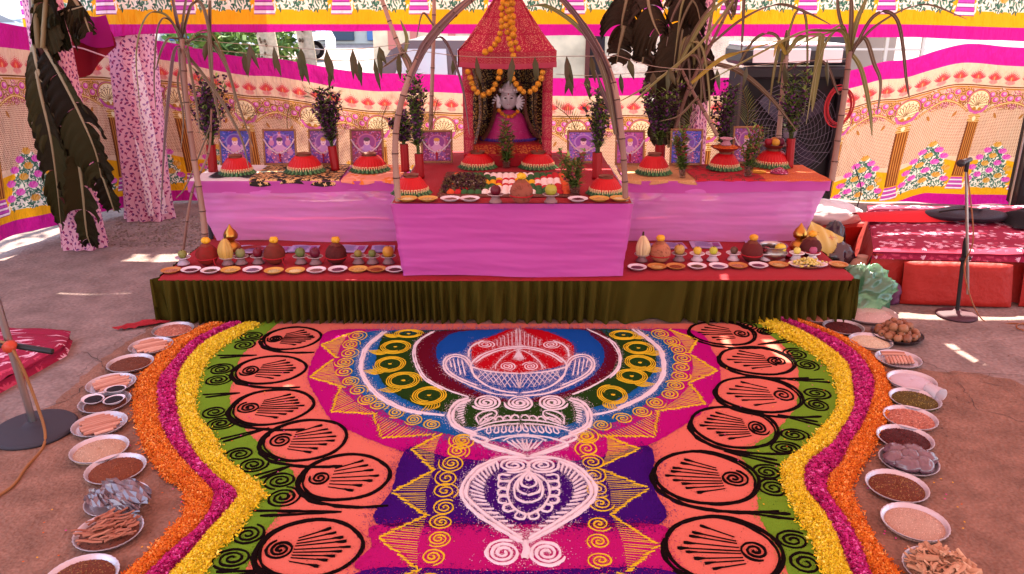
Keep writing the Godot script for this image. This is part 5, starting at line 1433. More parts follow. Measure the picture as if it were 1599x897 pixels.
		["white_heart", 0.022, [[0.069, -2.823, 0.003, -2.835, -0.063, -2.82, -0.142, -2.753, -0.188, -2.646, -0.188, -2.553, -0.141, -2.464, -0.062, -2.375, 0.01, -2.307, 0.045, -2.28], [0.06, -2.823, 0.126, -2.835, 0.192, -2.82, 0.272, -2.753, 0.319, -2.646, 0.314, -2.553, 0.255, -2.464, 0.165, -2.375, 0.084, -2.307, 0.047, -2.28], [-0.062, -2.805, -0.129, -2.738, -0.17, -2.646, -0.172, -2.559, -0.123, -2.477, -0.047, -2.387, 0.024, -2.315, 0.045, -2.291], [0.192, -2.805, 0.259, -2.738, 0.301, -2.646, 0.298, -2.559, 0.239, -2.477, 0.152, -2.387, 0.071, -2.315, 0.048, -2.291]]],
		["white_heart_teeth", 0.013, [[-0.062, -2.797, -0.053, -2.738], [0.192, -2.797, 0.183, -2.738], [-0.08, -2.787, -0.065, -2.724], [0.21, -2.787, 0.195, -2.724], [-0.096, -2.772, -0.078, -2.709], [0.226, -2.772, 0.208, -2.709], [-0.111, -2.754, -0.088, -2.695], [0.241, -2.754, 0.218, -2.695], [-0.125, -2.731, -0.095, -2.674], [0.255, -2.731, 0.226, -2.674], [-0.137, -2.708, -0.103, -2.653], [0.267, -2.708, 0.233, -2.653], [-0.147, -2.682, -0.106, -2.633], [0.277, -2.682, 0.236, -2.633], [-0.154, -2.655, -0.107, -2.611], [0.284, -2.655, 0.237, -2.611], [-0.159, -2.627, -0.108, -2.589], [0.289, -2.627, 0.238, -2.589], [-0.159, -2.597, -0.105, -2.568], [0.289, -2.597, 0.233, -2.568], [-0.156, -2.568, -0.102, -2.548], [0.283, -2.568, 0.227, -2.548], [-0.147, -2.54, -0.095, -2.524], [0.271, -2.54, 0.217, -2.524], [-0.132, -2.508, -0.083, -2.502], [0.252, -2.508, 0.202, -2.502], [-0.112, -2.479, -0.067, -2.477], [0.228, -2.479, 0.183, -2.477], [-0.093, -2.455, -0.048, -2.45], [0.206, -2.455, 0.161, -2.45], [-0.071, -2.428, -0.028, -2.426], [0.181, -2.428, 0.137, -2.426], [-0.048, -2.402, -0.008, -2.402], [0.154, -2.402, 0.114, -2.402], [-0.022, -2.375, 0.014, -2.376], [0.125, -2.375, 0.089, -2.376], [-0.001, -2.352, 0.033, -2.352], [0.101, -2.352, 0.067, -2.352], [0.021, -2.326, 0.045, -2.333], [0.076, -2.326, 0.052, -2.333]]],
		["white_medallion", 0.013, [[0.071, -2.717, 0.027, -2.702, -0.009, -2.646, -0.016, -2.566, 0.003, -2.489, 0.04, -2.45, 0.065, -2.44], [0.059, -2.717, 0.103, -2.702, 0.139, -2.646, 0.143, -2.566, 0.114, -2.489, 0.073, -2.45, 0.046, -2.44], [0.071, -2.714, 0.057, -2.688, 0.058, -2.667, 0.071, -2.66], [0.059, -2.714, 0.073, -2.688, 0.072, -2.667, 0.059, -2.66], [0.071, -2.731, 0.039, -2.674, 0.038, -2.633, 0.07, -2.612], [0.058, -2.731, 0.091, -2.674, 0.092, -2.633, 0.061, -2.612], [0.072, -2.738, 0.027, -2.66, 0.025, -2.592, 0.069, -2.563], [0.058, -2.738, 0.103, -2.66, 0.106, -2.592, 0.058, -2.563], [0.072, -2.745, 0.015, -2.646, 0.014, -2.553, 0.044, -2.521, 0.068, -2.517], [0.058, -2.745, 0.115, -2.646, 0.111, -2.553, 0.077, -2.521, 0.053, -2.517]]],
		["white_medallion_loops", 0.012, [[-0.005, -2.699, -0.049, -2.705, -0.048, -2.66, -0.006, -2.663], [0.135, -2.699, 0.179, -2.705, 0.178, -2.66, 0.136, -2.663], [-0.011, -2.652, -0.05, -2.657, -0.049, -2.614, -0.012, -2.616], [0.141, -2.652, 0.18, -2.657, 0.179, -2.614, 0.143, -2.616], [-0.012, -2.6, -0.049, -2.605, -0.049, -2.563, -0.014, -2.566], [0.143, -2.6, 0.18, -2.605, 0.176, -2.563, 0.141, -2.566], [-0.008, -2.55, -0.047, -2.555, -0.047, -2.514, -0.01, -2.517], [0.134, -2.55, 0.173, -2.555, 0.168, -2.514, 0.131, -2.517], [-0.001, -2.512, -0.033, -2.495, -0.019, -2.458, 0.018, -2.477], [0.121, -2.512, 0.151, -2.495, 0.133, -2.458, 0.098, -2.477], [0.025, -2.467, 0.01, -2.428, 0.039, -2.414, 0.054, -2.45], [0.089, -2.467, 0.099, -2.428, 0.069, -2.414, 0.058, -2.45]]],
		["white_outer_arc", 0.022, [[-0.722, -4.178, -0.784, -3.982, -0.787, -3.786, -0.761, -3.641, -0.66, -3.425, -0.524, -3.273, -0.413, -3.215, -0.297, -3.187], [-0.74, -4.174, -0.799, -3.972, -0.796, -3.786, -0.764, -3.624, -0.665, -3.409, -0.529, -3.258, -0.411, -3.201]]],
		["white_outer_arc", 0.022, [[0.724, -4.201, 0.78, -4.044, 0.812, -3.898, 0.777, -3.641, 0.706, -3.473, 0.622, -3.359, 0.486, -3.244, 0.356, -3.187], [0.696, -4.214, 0.767, -4.044, 0.799, -3.892, 0.77, -3.65, 0.7, -3.481, 0.617, -3.37, 0.488, -3.258]]],
		["white_inner_arc", 0.014, [[-0.448, -4.178, -0.509, -4.065, -0.528, -3.942, -0.504, -3.786, -0.438, -3.589, -0.329, -3.457, -0.208, -3.369], [-0.456, -4.174, -0.52, -4.055, -0.537, -3.932, -0.514, -3.777, -0.444, -3.572, -0.335, -3.441]]],
		["white_inner_arc", 0.014, [[0.435, -4.214, 0.511, -4.108, 0.551, -4.023, 0.572, -3.843, 0.543, -3.694, 0.485, -3.589, 0.383, -3.473, 0.289, -3.393], [0.541, -4.076, 0.573, -3.992, 0.58, -3.843, 0.55, -3.685, 0.49, -3.572]]],
		["white_tip", 0.04, [[0.046, -2.291, 0.05, -2.248, 0.043, -2.196]]]]:
		var m := MB.new().ink(wht)
		for r in d[2]:
			ridge(m, densify(P.call(r)), d[1], d[3] if d.size() > 3 else 0.008, 0.9, 0.9)
			for q in densify(P.call(r), 0.03):
				scatter_powder(m, q, maxf(0.008, d[1] * 0.8), 14 if d[1] < 0.016 else 46, 0.0105)
		put(d[0], m, K.powder, t)
	# powder blown about the salmon ground
	var sm := MB.new().ink(blk)
	for i in 900:
		var s := -1.0 if i % 2 else 1.0
		scatter_powder(sm, Vector2(s * rr(0.45, 1.25), rr(-4.1, -1.9)), 0.02, 2, 0.0075)
	put("stray_powder", sm, K.powder, t)

func oval(t: Node, c: Vector2, rx: float, rz: float, s: float, k: Color) -> void:
	var m := MB.new().ink(k)
	for pas in 3:
		var pts := PackedVector2Array()
		for i in 73:
			var a := TAU * i / 72 + 1.2
			var g := 1.0 + 0.02 * sin(a * 2.0 + pas * 2.0) + (0.05 * pas) * maxf(0.0, -s * cos(a) + 0.15)
			pts.append(c + Vector2(cos(a) * rx, sin(a) * rz) * g * (1.0 + 0.012 * sin(a * 3.0 + c.x * 9.0) + 0.008 * sin(a * 5.0 + c.y * 13.0)))
		ridge(m, pts, 0.0105, 0.006)
	# swelling of the outer curve and the long tail towards the next oval
	var tail := []
	for q in [[-0.98, -0.3], [-1.07, 0.1], [-0.98, 0.55], [-0.6, 1.0], [0.0, 1.22], [0.55, 1.28], [1.15, 1.24]]:
		tail.append(c + Vector2(q[0] * rx * -s * -1.0, q[1] * rz))
	for i in tail.size():
		tail[i].x = c.x + (tail[i].x - c.x) * (1.0 if s > 0 else -1.0)
	ridge(m, densify(tail), 0.021, 0.006, 1.2, 0.8)
	put("black_oval", m, K.powder, t)
	m = MB.new().ink(k)
	var sc := c + Vector2(-s * 0.6 * rx, 0.06 * rz)
	ridge(m, spiral_pts(sc, rx * 0.27 * rr(0.88, 1.15), rz * 0.34 * rr(0.88, 1.15), rr(2.0, 2.7), s, rr(0, 6), 0.1), 0.010, 0.006)
	var nr := rng.randi_range(7, 9)
	for i in nr:
		var f := (i + rr(-0.15, 0.15)) / (nr - 1.0) * 2.0 - 1.0
		var q := c + Vector2(s * rx * (0.72 - 0.5 * absf(f) + rr(-0.04, 0.04)), rz * (0.64 * f - 0.04))
		var a := sc + Vector2(s * rx * 0.27, rz * 0.4 * f)
		ridge(m, densify([a, q], 0.03), 0.0034, 0.006)
		var dd := (q - a).normalized()
		ridge(m, PackedVector2Array([q - dd * 0.028, q - dd * 0.012, q, q + dd * 0.012]), 0.017, 0.006, 0.25, 1.2)
	put("black_feather", m, K.powder, t)

# --- petal borders
func build_petals() -> void:
	var pm := M(Color.WHITE, 0.75, {"vc": 1, "bl": Color(0.35, 0.35, 0.35)})
	var pet := {}
	for q in [["orange", 0.006, 0.0022], ["magenta", 0.0085, 0.006], ["yellow", 0.006, 0.0023]]:
		var m := MB.new()
		m.grid(2, 1, func(u, v): return V((u - 0.5) * 2.0 * q[1], 0.0035 * absf(u - 0.5) * 2.0, (v - 0.5) * 2.0 * q[2]))
		pet[q[0]] = m.mesh()
	var cols := {"orange": [hx("d9701a"), hx("ee9428"), hx("bc5412")], "magenta": [hx("b80a6c"), hx("d02c88"), hx("8e0850")], "yellow": [hx("e6cc18"), hx("f2e23a"), hx("d0b014")]}
	for d in [["orange", "left orange marigold petal border, outermost on the left", [-1.796, -4.293, -1.896, -4.036, -1.886, -3.733, -1.849, -3.498, -1.727, -3.204, -1.622, -3.021, -1.496, -2.833, -1.368, -2.684, -1.249, -2.585, -1.225, -2.537, -1.197, -2.438, -1.214, -2.337, -1.233, -2.227, -1.257, -2.129, -1.283, -2.016, -1.315, -1.869], [-1.668, -4.293, -1.775, -4.036, -1.773, -3.733, -1.741, -3.498, -1.61, -3.204, -1.508, -3.021, -1.364, -2.833, -1.23, -2.684, -1.143, -2.585, -1.121, -2.537, -1.107, -2.438, -1.116, -2.337, -1.159, -2.227, -1.185, -2.129, -1.21, -2.016, -1.238, -1.869], 32000], ["magenta", "left magenta rose petal stripe between orange and yellow", [-1.668, -4.293, -1.775, -4.036, -1.773, -3.733, -1.741, -3.498, -1.61, -3.204, -1.508, -3.021, -1.364, -2.833, -1.23, -2.684, -1.143, -2.585, -1.121, -2.537, -1.107, -2.438, -1.116, -2.337, -1.159, -2.227, -1.185, -2.129, -1.21, -2.016, -1.238, -1.869], [-1.583, -4.293, -1.71, -4.036, -1.712, -3.733, -1.655, -3.498, -1.53, -3.204, -1.432, -3.021, -1.304, -2.833, -1.173, -2.684, -1.065, -2.585, -1.044, -2.537, -1.054, -2.438, -1.08, -2.337, -1.094, -2.227, -1.119, -2.129, -1.146, -2.016, -1.177, -1.869], 16000], ["yellow", "left yellow petal border next to the green powder", [-1.583, -4.293, -1.71, -4.036, -1.712, -3.733, -1.655, -3.498, -1.53, -3.204, -1.432, -3.021, -1.304, -2.833, -1.173, -2.684, -1.065, -2.585, -1.044, -2.537, -1.054, -2.438, -1.08, -2.337, -1.094, -2.227, -1.119, -2.129, -1.146, -2.016, -1.177, -1.869], [-1.48, -4.293, -1.573, -4.036, -1.599, -3.733, -1.548, -3.498, -1.444, -3.204, -1.305, -3.021, -1.19, -2.833, -1.041, -2.684, -0.96, -2.585, -0.951, -2.537, -0.974, -2.438, -0.978, -2.337, -1.01, -2.227, -1.014, -2.129, -1.027, -2.016, -1.047, -1.869], 30000], ["orange", "right orange marigold petal border, outermost on the right", [1.691, -4.385, 1.84, -4.161, 1.912, -3.957, 1.917, -3.733, 1.856, -3.498, 1.758, -3.259, 1.638, -3.072, 1.536, -2.925, 1.43, -2.789, 1.351, -2.684, 1.296, -2.585, 1.277, -2.438, 1.262, -2.304, 1.257, -2.182, 1.262, -2.129, 1.274, -2.016, 1.298, -1.869], [1.621, -4.385, 1.765, -4.161, 1.84, -3.957, 1.841, -3.733, 1.785, -3.498, 1.654, -3.259, 1.535, -3.072, 1.425, -2.925, 1.341, -2.789, 1.248, -2.684, 1.205, -2.585, 1.203, -2.438, 1.201, -2.304, 1.18, -2.182, 1.171, -2.129, 1.174, -2.016, 1.186, -1.869], 30000], ["magenta", "right magenta rose petal stripe between orange and yellow", [1.621, -4.385, 1.765, -4.161, 1.84, -3.957, 1.841, -3.733, 1.785, -3.498, 1.654, -3.259, 1.535, -3.072, 1.425, -2.925, 1.341, -2.789, 1.248, -2.684, 1.205, -2.585, 1.203, -2.438, 1.201, -2.304, 1.18, -2.182, 1.171, -2.129, 1.174, -2.016, 1.186, -1.869], [1.56, -4.385, 1.682, -4.161, 1.737, -3.957, 1.75, -3.733, 1.677, -3.498, 1.586, -3.259, 1.465, -3.072, 1.357, -2.925, 1.21, -2.789, 1.156, -2.684, 1.132, -2.585, 1.149, -2.438, 1.14, -2.304, 1.121, -2.182, 1.114, -2.129, 1.114, -2.016, 1.125, -1.869], 16000], ["yellow", "right yellow petal border next to the green powder", [1.56, -4.385, 1.682, -4.161, 1.737, -3.957, 1.75, -3.733, 1.677, -3.498, 1.586, -3.259, 1.465, -3.072, 1.357, -2.925, 1.21, -2.789, 1.156, -2.684, 1.132, -2.585, 1.149, -2.438, 1.14, -2.304, 1.121, -2.182, 1.114, -2.129, 1.114, -2.016, 1.125, -1.869], [1.439, -4.385, 1.516, -4.161, 1.594, -3.957, 1.637, -3.733, 1.598, -3.498, 1.512, -3.259, 1.369, -3.072, 1.246, -2.925, 1.116, -2.789, 1.07, -2.684, 1.054, -2.585, 1.049, -2.438, 1.048, -2.304, 1.038, -2.182, 1.033, -2.129, 1.036, -2.016, 1.048, -1.869], 30000]]:
		var inner := catmull(pairs(d[2]), 10)
		var outer := catmull(pairs(d[3]), 10)
		var t := thing(d[0] + "_petal_band", d[1], "petals", Vector3.ZERO, "", 0.0, "stuff")
		var ks: Array = cols[d[0]]
		var m := MB.new().ink(ks[0].darkened(0.2))
		var n := inner.size()
		m.grid(8, n - 1, func(u, v):
			var i := int(round(v * (n - 1)))
			var q: Vector2 = inner[i].lerp(outer[i], u)
			return V(q.x + rr(-0.004, 0.004), 0.003 + 0.009 * sin(u * PI) + rr(0, 0.003), q.y))
		put("petal_bed", m, K.vc, t)
		var mm := MultiMesh.new()
		mm.transform_format = MultiMesh.TRANSFORM_3D
		mm.use_colors = true
		mm.mesh = pet[d[0]]
		mm.instance_count = d[4]
		for i in d[4]:
			var f := rng.randf() * (n - 1)
			var a := int(minf(f, n - 2))
			var u := rng.randf() if i % 12 else rng.randfn(0.5, 0.42)
			u = clampf(u, -0.16, 1.16) + rng.randfn(0, 0.05)
			var q: Vector2 = inner[a].lerp(inner[a + 1], f - a).lerp(outer[a].lerp(outer[a + 1], f - a), u)
			var edge := clampf(minf(u, 1.0 - u) * 4.0, 0.0, 1.0)
			var bs := Basis.from_euler(V(rr(-0.7, 0.7), rr(0, TAU), rr(-0.7, 0.7))).scaled(Vector3.ONE * (rr(0.6, 1.2) if i % 9 else rr(1.1, 1.5)))
			mm.set_instance_transform(i, Transform3D(bs, V(q.x, 0.005 + 0.011 * edge + rr(0, 0.006), q.y)))
			var k: Color = ks[i % 2].lerp(ks[2], rng.randf() * 0.5) if i % 7 else ks[1].lightened(0.25)
			mm.set_instance_color(i, k.srgb_to_linear())
		var o := MultiMeshInstance3D.new()
		o.multimesh = mm
		o.material_override = pm
		o.name = "loose_petals"
		o.set_meta("kind", "stuff")
		t.add_child(o, true)
	# petals strayed over the floor
	var st := MB.new()
	for i in 260:
		st.ink([hx("c4580c"), hx("c92888"), hx("d9a012")][i % 3])
		var s := -1.0 if i % 2 else 1.0
		var q := V(s * rr(0.9, 1.75), 0.009, rr(-4.1, -1.9))
		st.grain(q, V(0.005, 0.002, 0.0035), Basis(Vector3.UP, rr(0, 6)))
	solo("stray_petals", st, K.vc, "single petals strayed beside the borders", "petals", Vector3.ZERO, "", "stuff")

func pairs(a: Array) -> Array:
	var o := []
	for i in range(0, a.size(), 2):
		o.append(Vector2(a[i], a[i + 1]))
	return o

func patterned_pad(nm: String, label: String, cat: String, c: Array, y0: float, y1: float, mat: Material, side: Material) -> Node3D:
	# a soft pad on a four-cornered outline, near-left, near-right, far-right, far-left
	var t := thing(nm, label, cat)
	var m := MB.new()
	m.grid(40, 30, func(u, v):
		var q: Vector2 = (c[0] as Vector2).lerp(c[1], u).lerp((c[3] as Vector2).lerp(c[2], u), v)
		var e := minf(minf(u, 1.0 - u), minf(v, 1.0 - v))
		return V(q.x, y1 - 0.02 * exp(-e * 40.0) + 0.007 * sin(u * 11.0 + v * 5.0) * sin(v * 13.0 - u * 3.0) + 0.003 * sin(u * 47.0 + v * 31.0), q.y), Vector2(c[0].distance_to(c[1]), c[0].distance_to(c[3])) * 1.3)
	put("top", m, mat, t)
	m = MB.new()
	for i in 4:
		var a: Vector2 = c[i]
		var b: Vector2 = c[(i + 1) % 4]
		var o := -(b - a).normalized().orthogonal()
		m.grid(30, 8, func(u, v):
			var q := a.lerp(b, u) - o * (0.014 * sin(v * PI) + 0.006 * sin(u * 19.0 + v * 3.0) * sin(v * PI))
			return V(q.x, lerp(y1 - 0.018, y0, v), q.y), Vector2(a.distance_to(b), y1 - y0) * 1.3)
	put("side", m, side, t)
	return t

func build_side_things() -> void:
	var lp := leaf_print(hx("8e1038"), hx("d8a8ba"), hx("b83a58"))
	var sheet := M(Color.WHITE, 0.85, {"tex": lp, "bump": NT.fine, "bs": 0.2, "uvs": V(1.3, 1.3, 1)})
	var fsheet := M(Color.WHITE, 0.85, {"tex": lp, "bump": NT.fine, "bs": 0.2, "uvs": V(2.7, 2.7, 1)})
	var redc := M(hx("941408"), 0.62, {"bump": noise("crease", 0.02, 0, 1), "tri": 1.2, "bs": 1.2, "rim": 0.2})
	# left mattress corner
	var pad := patterned_pad("mattress", "magenta leaf-print mattress corner by the left microphone stand", "mattress", [Vector2(-2.52, -3.2), Vector2(-2.385, -3.86), Vector2(-2.46, -4.06), Vector2(-4.3, -4.28)], 0.0, 0.075, sheet, sheet)
	# right: low seat block with patterned sheet, red cushions before it
	var seat := thing("seat_block", "low seat block draped in red cloth on the right", "seat")
	var m := MB.new()
	m.grid(60, 12, func(u, v): return V(lerp(2.28, 4.4, u) - 0.06 * v * (1.0 - u), lerp(0.315, 0.004, v), lerp(-4.76, -4.6, u * 0.6) + 0.05 * v + 0.012 * sin(u * 30.0) * v + 0.01 * sin(u * 71.0) * v))
	put("front_drape", m, redc, seat)
	m = MB.new()
	m.grid(30, 10, func(u, v): return V(lerp(2.28, 2.78, u) - 0.09 * v - 0.02 * sin(u * 16.0) * v, lerp(0.315, 0.004, v), lerp(-4.76, -5.95, u)))
	put("side_drape", m, redc, seat)
	m = MB.new()
	m.box(V(3.75, 0.15, -5.35), V(1.6, 0.26, 1.0), Basis(), 0.03)
	put("block", m, K.wood, seat)
	var top := patterned_pad("seat_sheet", "red leaf-print sheet spread on the right seat block", "sheet", [Vector2(2.27, -4.74), Vector2(4.4, -4.56), Vector2(4.7, -5.9), Vector2(2.76, -5.98)], 0.27, 0.335, fsheet, fsheet)
	m = MB.new()
	m.grid(40, 8, func(u, v): return V(lerp(2.46, 4.6, u), 0.345 + 0.05 * sin(v * PI) * (0.7 + 0.5 * sin(u * 7.0)), -5.38 - v * 0.2 + 0.03 * sin(u * 9.0) - u * 0.02))
	solo("folded_cloth", m, M(hx("c8202a"), 0.8), "rolled fold of plain red cloth across the seat sheet", "cloth")
	for d in [[2.44, -4.66, 0.66, 0.27, 0.0, "large red cushion leaning on the seat block, left of the microphone pole"], [3.16, -4.6, 0.9, 0.27, 0.03, "wide red cushion leaning on the seat block, right of the microphone pole"]]:
		m = MB.new()
		m.grid(30, 24, func(u, v):
			var s = u * 2.0 - 1.0
			var a: float = v * TAU
			var e := 1.0 - pow(absf(s), 6.0)
			var yy := 0.5 + 0.5 * signf(cos(a)) * pow(absf(cos(a)), 0.35)
			return V(d[0] + d[2] * 0.5 + s * d[2] * 0.5 * (1.0 - 0.03 * yy), 0.003 + yy * d[3] * (0.97 + 0.03 * e), d[1] + 0.05 * (1.0 - yy) + sin(a) * 0.045 * sqrt(maxf(0.02, e)) + s * 0.05 * d[2]))
		solo("cushion", m, redc, d[5], "cushion")
	# bag and jacket lying on the sheet
	m = MB.new()
	m.grid(30, 20, func(u, v):
		var a: float = u * TAU
		var s: float = v * PI
		return V(3.2 + 0.27 * cos(a) * sin(s) * (1.0 + 0.1 * cos(a * 2.0)), 0.385 + 0.045 * cos(s) * (1.0 + 0.3 * sin(a * 3.0)), -5.42 + 0.13 * sin(a) * sin(s) + 0.03 * cos(a)), Vector2(2, 2))
	var bag := thing("shoulder_bag", "flat dark grey bag lying on the seat sheet", "bag")
	put("body", m, M(hx("2c2630"), 0.45, {"bump": NT.fine, "tri": 4.0, "bs": 0.3}), bag)
	m = MB.new().ink(hx("1b171c"))
	m.tube(curve3([V(2.98, 0.42, -5.36), V(3.1, 0.445, -5.33), V(3.25, 0.44, -5.35), V(3.38, 0.425, -5.44)], 5), [0.007], 6)
	put("strap", m, K.satin, bag)
	m = MB.new()
	m.grid(26, 20, func(u, v):
		var hgt := 0.13 * pow(sin(u * PI), 0.5) * sin(v * PI) * (1.0 + 0.25 * sin(u * 7.0 + v * 4.0))
		return V(3.42 + u * 0.33 + 0.03 * sin(v * 5.0), 0.345 + hgt, -5.2 - v * 0.3 + u * 0.1))
	solo("jacket", m, M(hx("120f14"), 0.9, {"rim": 0.4, "bump": NT.fine, "tri": 6.0, "bs": 0.3}), "black folded jacket beside the grey bag on the seat sheet", "jacket")
	var ph := thing("phone", "black phone lying at the edge of the seat sheet", "phone", V(3.25, 0.353, -4.68), "", 0.3)
	m = MB.new().ink(hx("17151a"))
	m.box(V(0, 0, 0), V(0.15, 0.01, 0.075), Basis(), 0.003)
	put("body", m, K.satin, ph)
	m = MB.new().ink(hx("0b0b0e"))
	m.box(V(0, 0.0062, 0), V(0.138, 0.0015, 0.066))
	put("screen", m, K.gloss, ph)
	# microphone stands
	var t := thing("microphone_stand", "left microphone stand, round black base and steel pole out of frame", "microphone stand", V(-2.1, 0, -3.06))
	m = MB.new()
	m.lathe([Vector2(0, 0), Vector2(0.168, 0), Vector2(0.172, 0.012), Vector2(0.16, 0.024), Vector2(0.05, 0.032), Vector2(0.03, 0.05), Vector2(0.02, 0.052), Vector2(0, 0.052)], 40)
	put("base", m, K.rubber, t)
	m = MB.new()
	m.tube(PackedVector3Array([V(0, 0.04, 0), V(-0.02, 0.7, 0.03), V(-0.05, 1.35, 0.05)]), [0.0155], 12)
	put("pole", m, K.steel, t)
	m = MB.new()
	m.tube(PackedVector3Array([V(-0.5, 0.42, 0.02), V(0.0, 0.42, 0.02), V(0.17, 0.395, 0.03)]), [0.013], 10)
	put("boom", m, K.black, t)
	m = MB.new().ink(hx("b8402a"))
	m.lathe([Vector2(0, -0.02), Vector2(0.022, -0.02), Vector2(0.026, 0), Vector2(0.022, 0.02), Vector2(0, 0.02)], 12, V(0.005, 0.425, 0.045), 0, 0, Basis(Vector3.RIGHT, PI / 2))
	put("clamp_knob", m, K.satin, t)
	m = MB.new().ink(hx("8a5a34"))
	m.tube(curve3([V(-2.45, 0.46, -3.05), V(-2.15, 0.45, -3.02), V(-2.07, 0.4, -3.0), V(-2.03, 0.2, -3.0), V(-1.99, 0.02, -2.95), V(-1.96, 0.008, -2.75), V(-1.94, 0.008, -2.6), V(-2.02, 0.008, -2.46), V(-2.2, 0.008, -2.42), V(-2.12, 0.008, -2.33), V(-2.0, 0.008, -2.42), V(-1.98, 0.008, -2.3), V(-2.2, 0.008, -2.15)], 8), [0.0065], 6)
	solo("cable", m, K.satin, "brown cable trailing from the left microphone stand over the floor", "cable")
	t = thing("microphone_stand", "right microphone stand before the red cushions, microphone clip on top", "microphone stand", V(2.69, 0, -4.44))
	m = MB.new()
	m.lathe([Vector2(0, 0), Vector2(0.112, 0), Vector2(0.115, 0.012), Vector2(0.1, 0.02), Vector2(0.03, 0.026), Vector2(0.02, 0.04), Vector2(0, 0.04)], 32)
	put("base", m, M(hx("4a2a34"), 0.7), t)
	m = MB.new()
	m.tube(PackedVector3Array([V(0, 0.03, 0), V(-0.03, 0.47, -0.01)]), [0.0115], 10)
	put("lower_pole", m, K.black, t)
	m = MB.new()
	m.tube(PackedVector3Array([V(0.03, 0.15, 0.022), V(-0.03, 0.47, 0.012), V(-0.104, 0.89, -0.01)]), [0.0085], 10)
	put("upper_pole", m, K.steel, t)
	m = MB.new().ink(hx("201a20"))
	m.tube(PackedVector3Array([V(-0.02, 0.37, 0.0), V(-0.03, 0.49, 0.0)]), [0.0145], 10)
	m.tube(PackedVector3Array([V(-0.05, 0.36, 0.008), V(0.01, 0.37, 0.012)]), [0.012], 8)
	put("clamp", m, K.satin, t)
	var mic := thing("microphone", "dark microphone held in the clip on the right stand", "microphone", V(2.586, 0.88, -4.45))
	m = MB.new().ink(hx("1e1a1e"))
	m.tube(PackedVector3Array([V(0.0, 0, 0), V(0.0, 0.06, 0)]), [0.012], 8)
	m.tube(PackedVector3Array([V(-0.05, 0.055, 0.03), V(0.035, 0.062, -0.04)]), [0.017, 0.014], 10)
	put("clip", m, K.satin, mic)
	m = MB.new().ink(hx("2b282c"))
	m.blob(V(-0.058, 0.055, 0.036), V(0.024, 0.022, 0.022), 12)
	put("grille", m, K.satin, mic)
	m = MB.new().ink(hx("8a4e28"))
	m.tube(curve3([V(2.59, 0.88, -4.44), V(2.68, 0.5, -4.41), V(2.66, 0.3, -4.4), V(2.8, 0.01, -4.36), V(2.98, 0.008, -4.3), V(3.15, 0.008, -4.22), V(3.05, 0.008, -4.16), V(2.93, 0.008, -4.22), V(3.02, 0.012, -4.3), V(3.3, 0.008, -4.26)], 8), [0.004], 6)
	solo("cable", m, K.satin, "orange cable hanging from the right microphone and coiled on the floor", "cable")
	clutter(redc)
	coolers()

func crumple(m: MB, at: Vector3, r: Vector3, amp: float, sd: float, seg := 28) -> void:
	var f := FastNoiseLite.new()
	f.seed = int(sd * 10)
	f.frequency = 1.1
	f.noise_type = FastNoiseLite.TYPE_PERLIN
	f.fractal_octaves = 3
	m.grid(seg, seg * 2 / 3, func(u, v):
		var d := V(cos(u * TAU) * sin(v * PI), cos(v * PI), sin(u * TAU) * sin(v * PI))
		var k := 1.0 + amp * (0.55 - absf(f.get_noise_3dv(d * 1.3 + Vector3.ONE * sd)) * 1.6 - 0.7 * absf(f.get_noise_3dv(d * 3.1 - Vector3.ONE * sd)))
		var p := d * r * k
		p.y = maxf(p.y, -r.y * 0.72)
		return at + p)

func film(m: MB, r: Vector3, sd: int) -> void:
	# a folded, creased piece of clear film with sharp corners
	var g := RandomNumberGenerator.new()
	g.seed = sd
	var n := 9
	var h := []
	for i in (n + 1) * (n + 1):
		h.append(V(g.randf_range(-0.06, 0.06), g.randf_range(0.0, 1.0), g.randf_range(-0.06, 0.06)))
	for i in n:
		for j in n:
			var c := func(a: int, b: int) -> Vector3:
				var u := a * 2.0 / n - 1.0
				var w := b * 2.0 / n - 1.0
				var q: Vector3 = h[a * (n + 1) + b]
				return V((u + q.x + 0.2 * w) * r.x, r.y * (q.y * 0.9 + 0.9 * (1.0 - u * u) * (1.0 - w * w)), (w + q.z) * r.z * (1.0 - 0.45 * absf(u)))
			m.tri3(c.call(i, j), c.call(i + 1, j), c.call(i + 1, j + 1))
			m.tri3(c.call(i, j), c.call(i + 1, j + 1), c.call(i, j + 1))

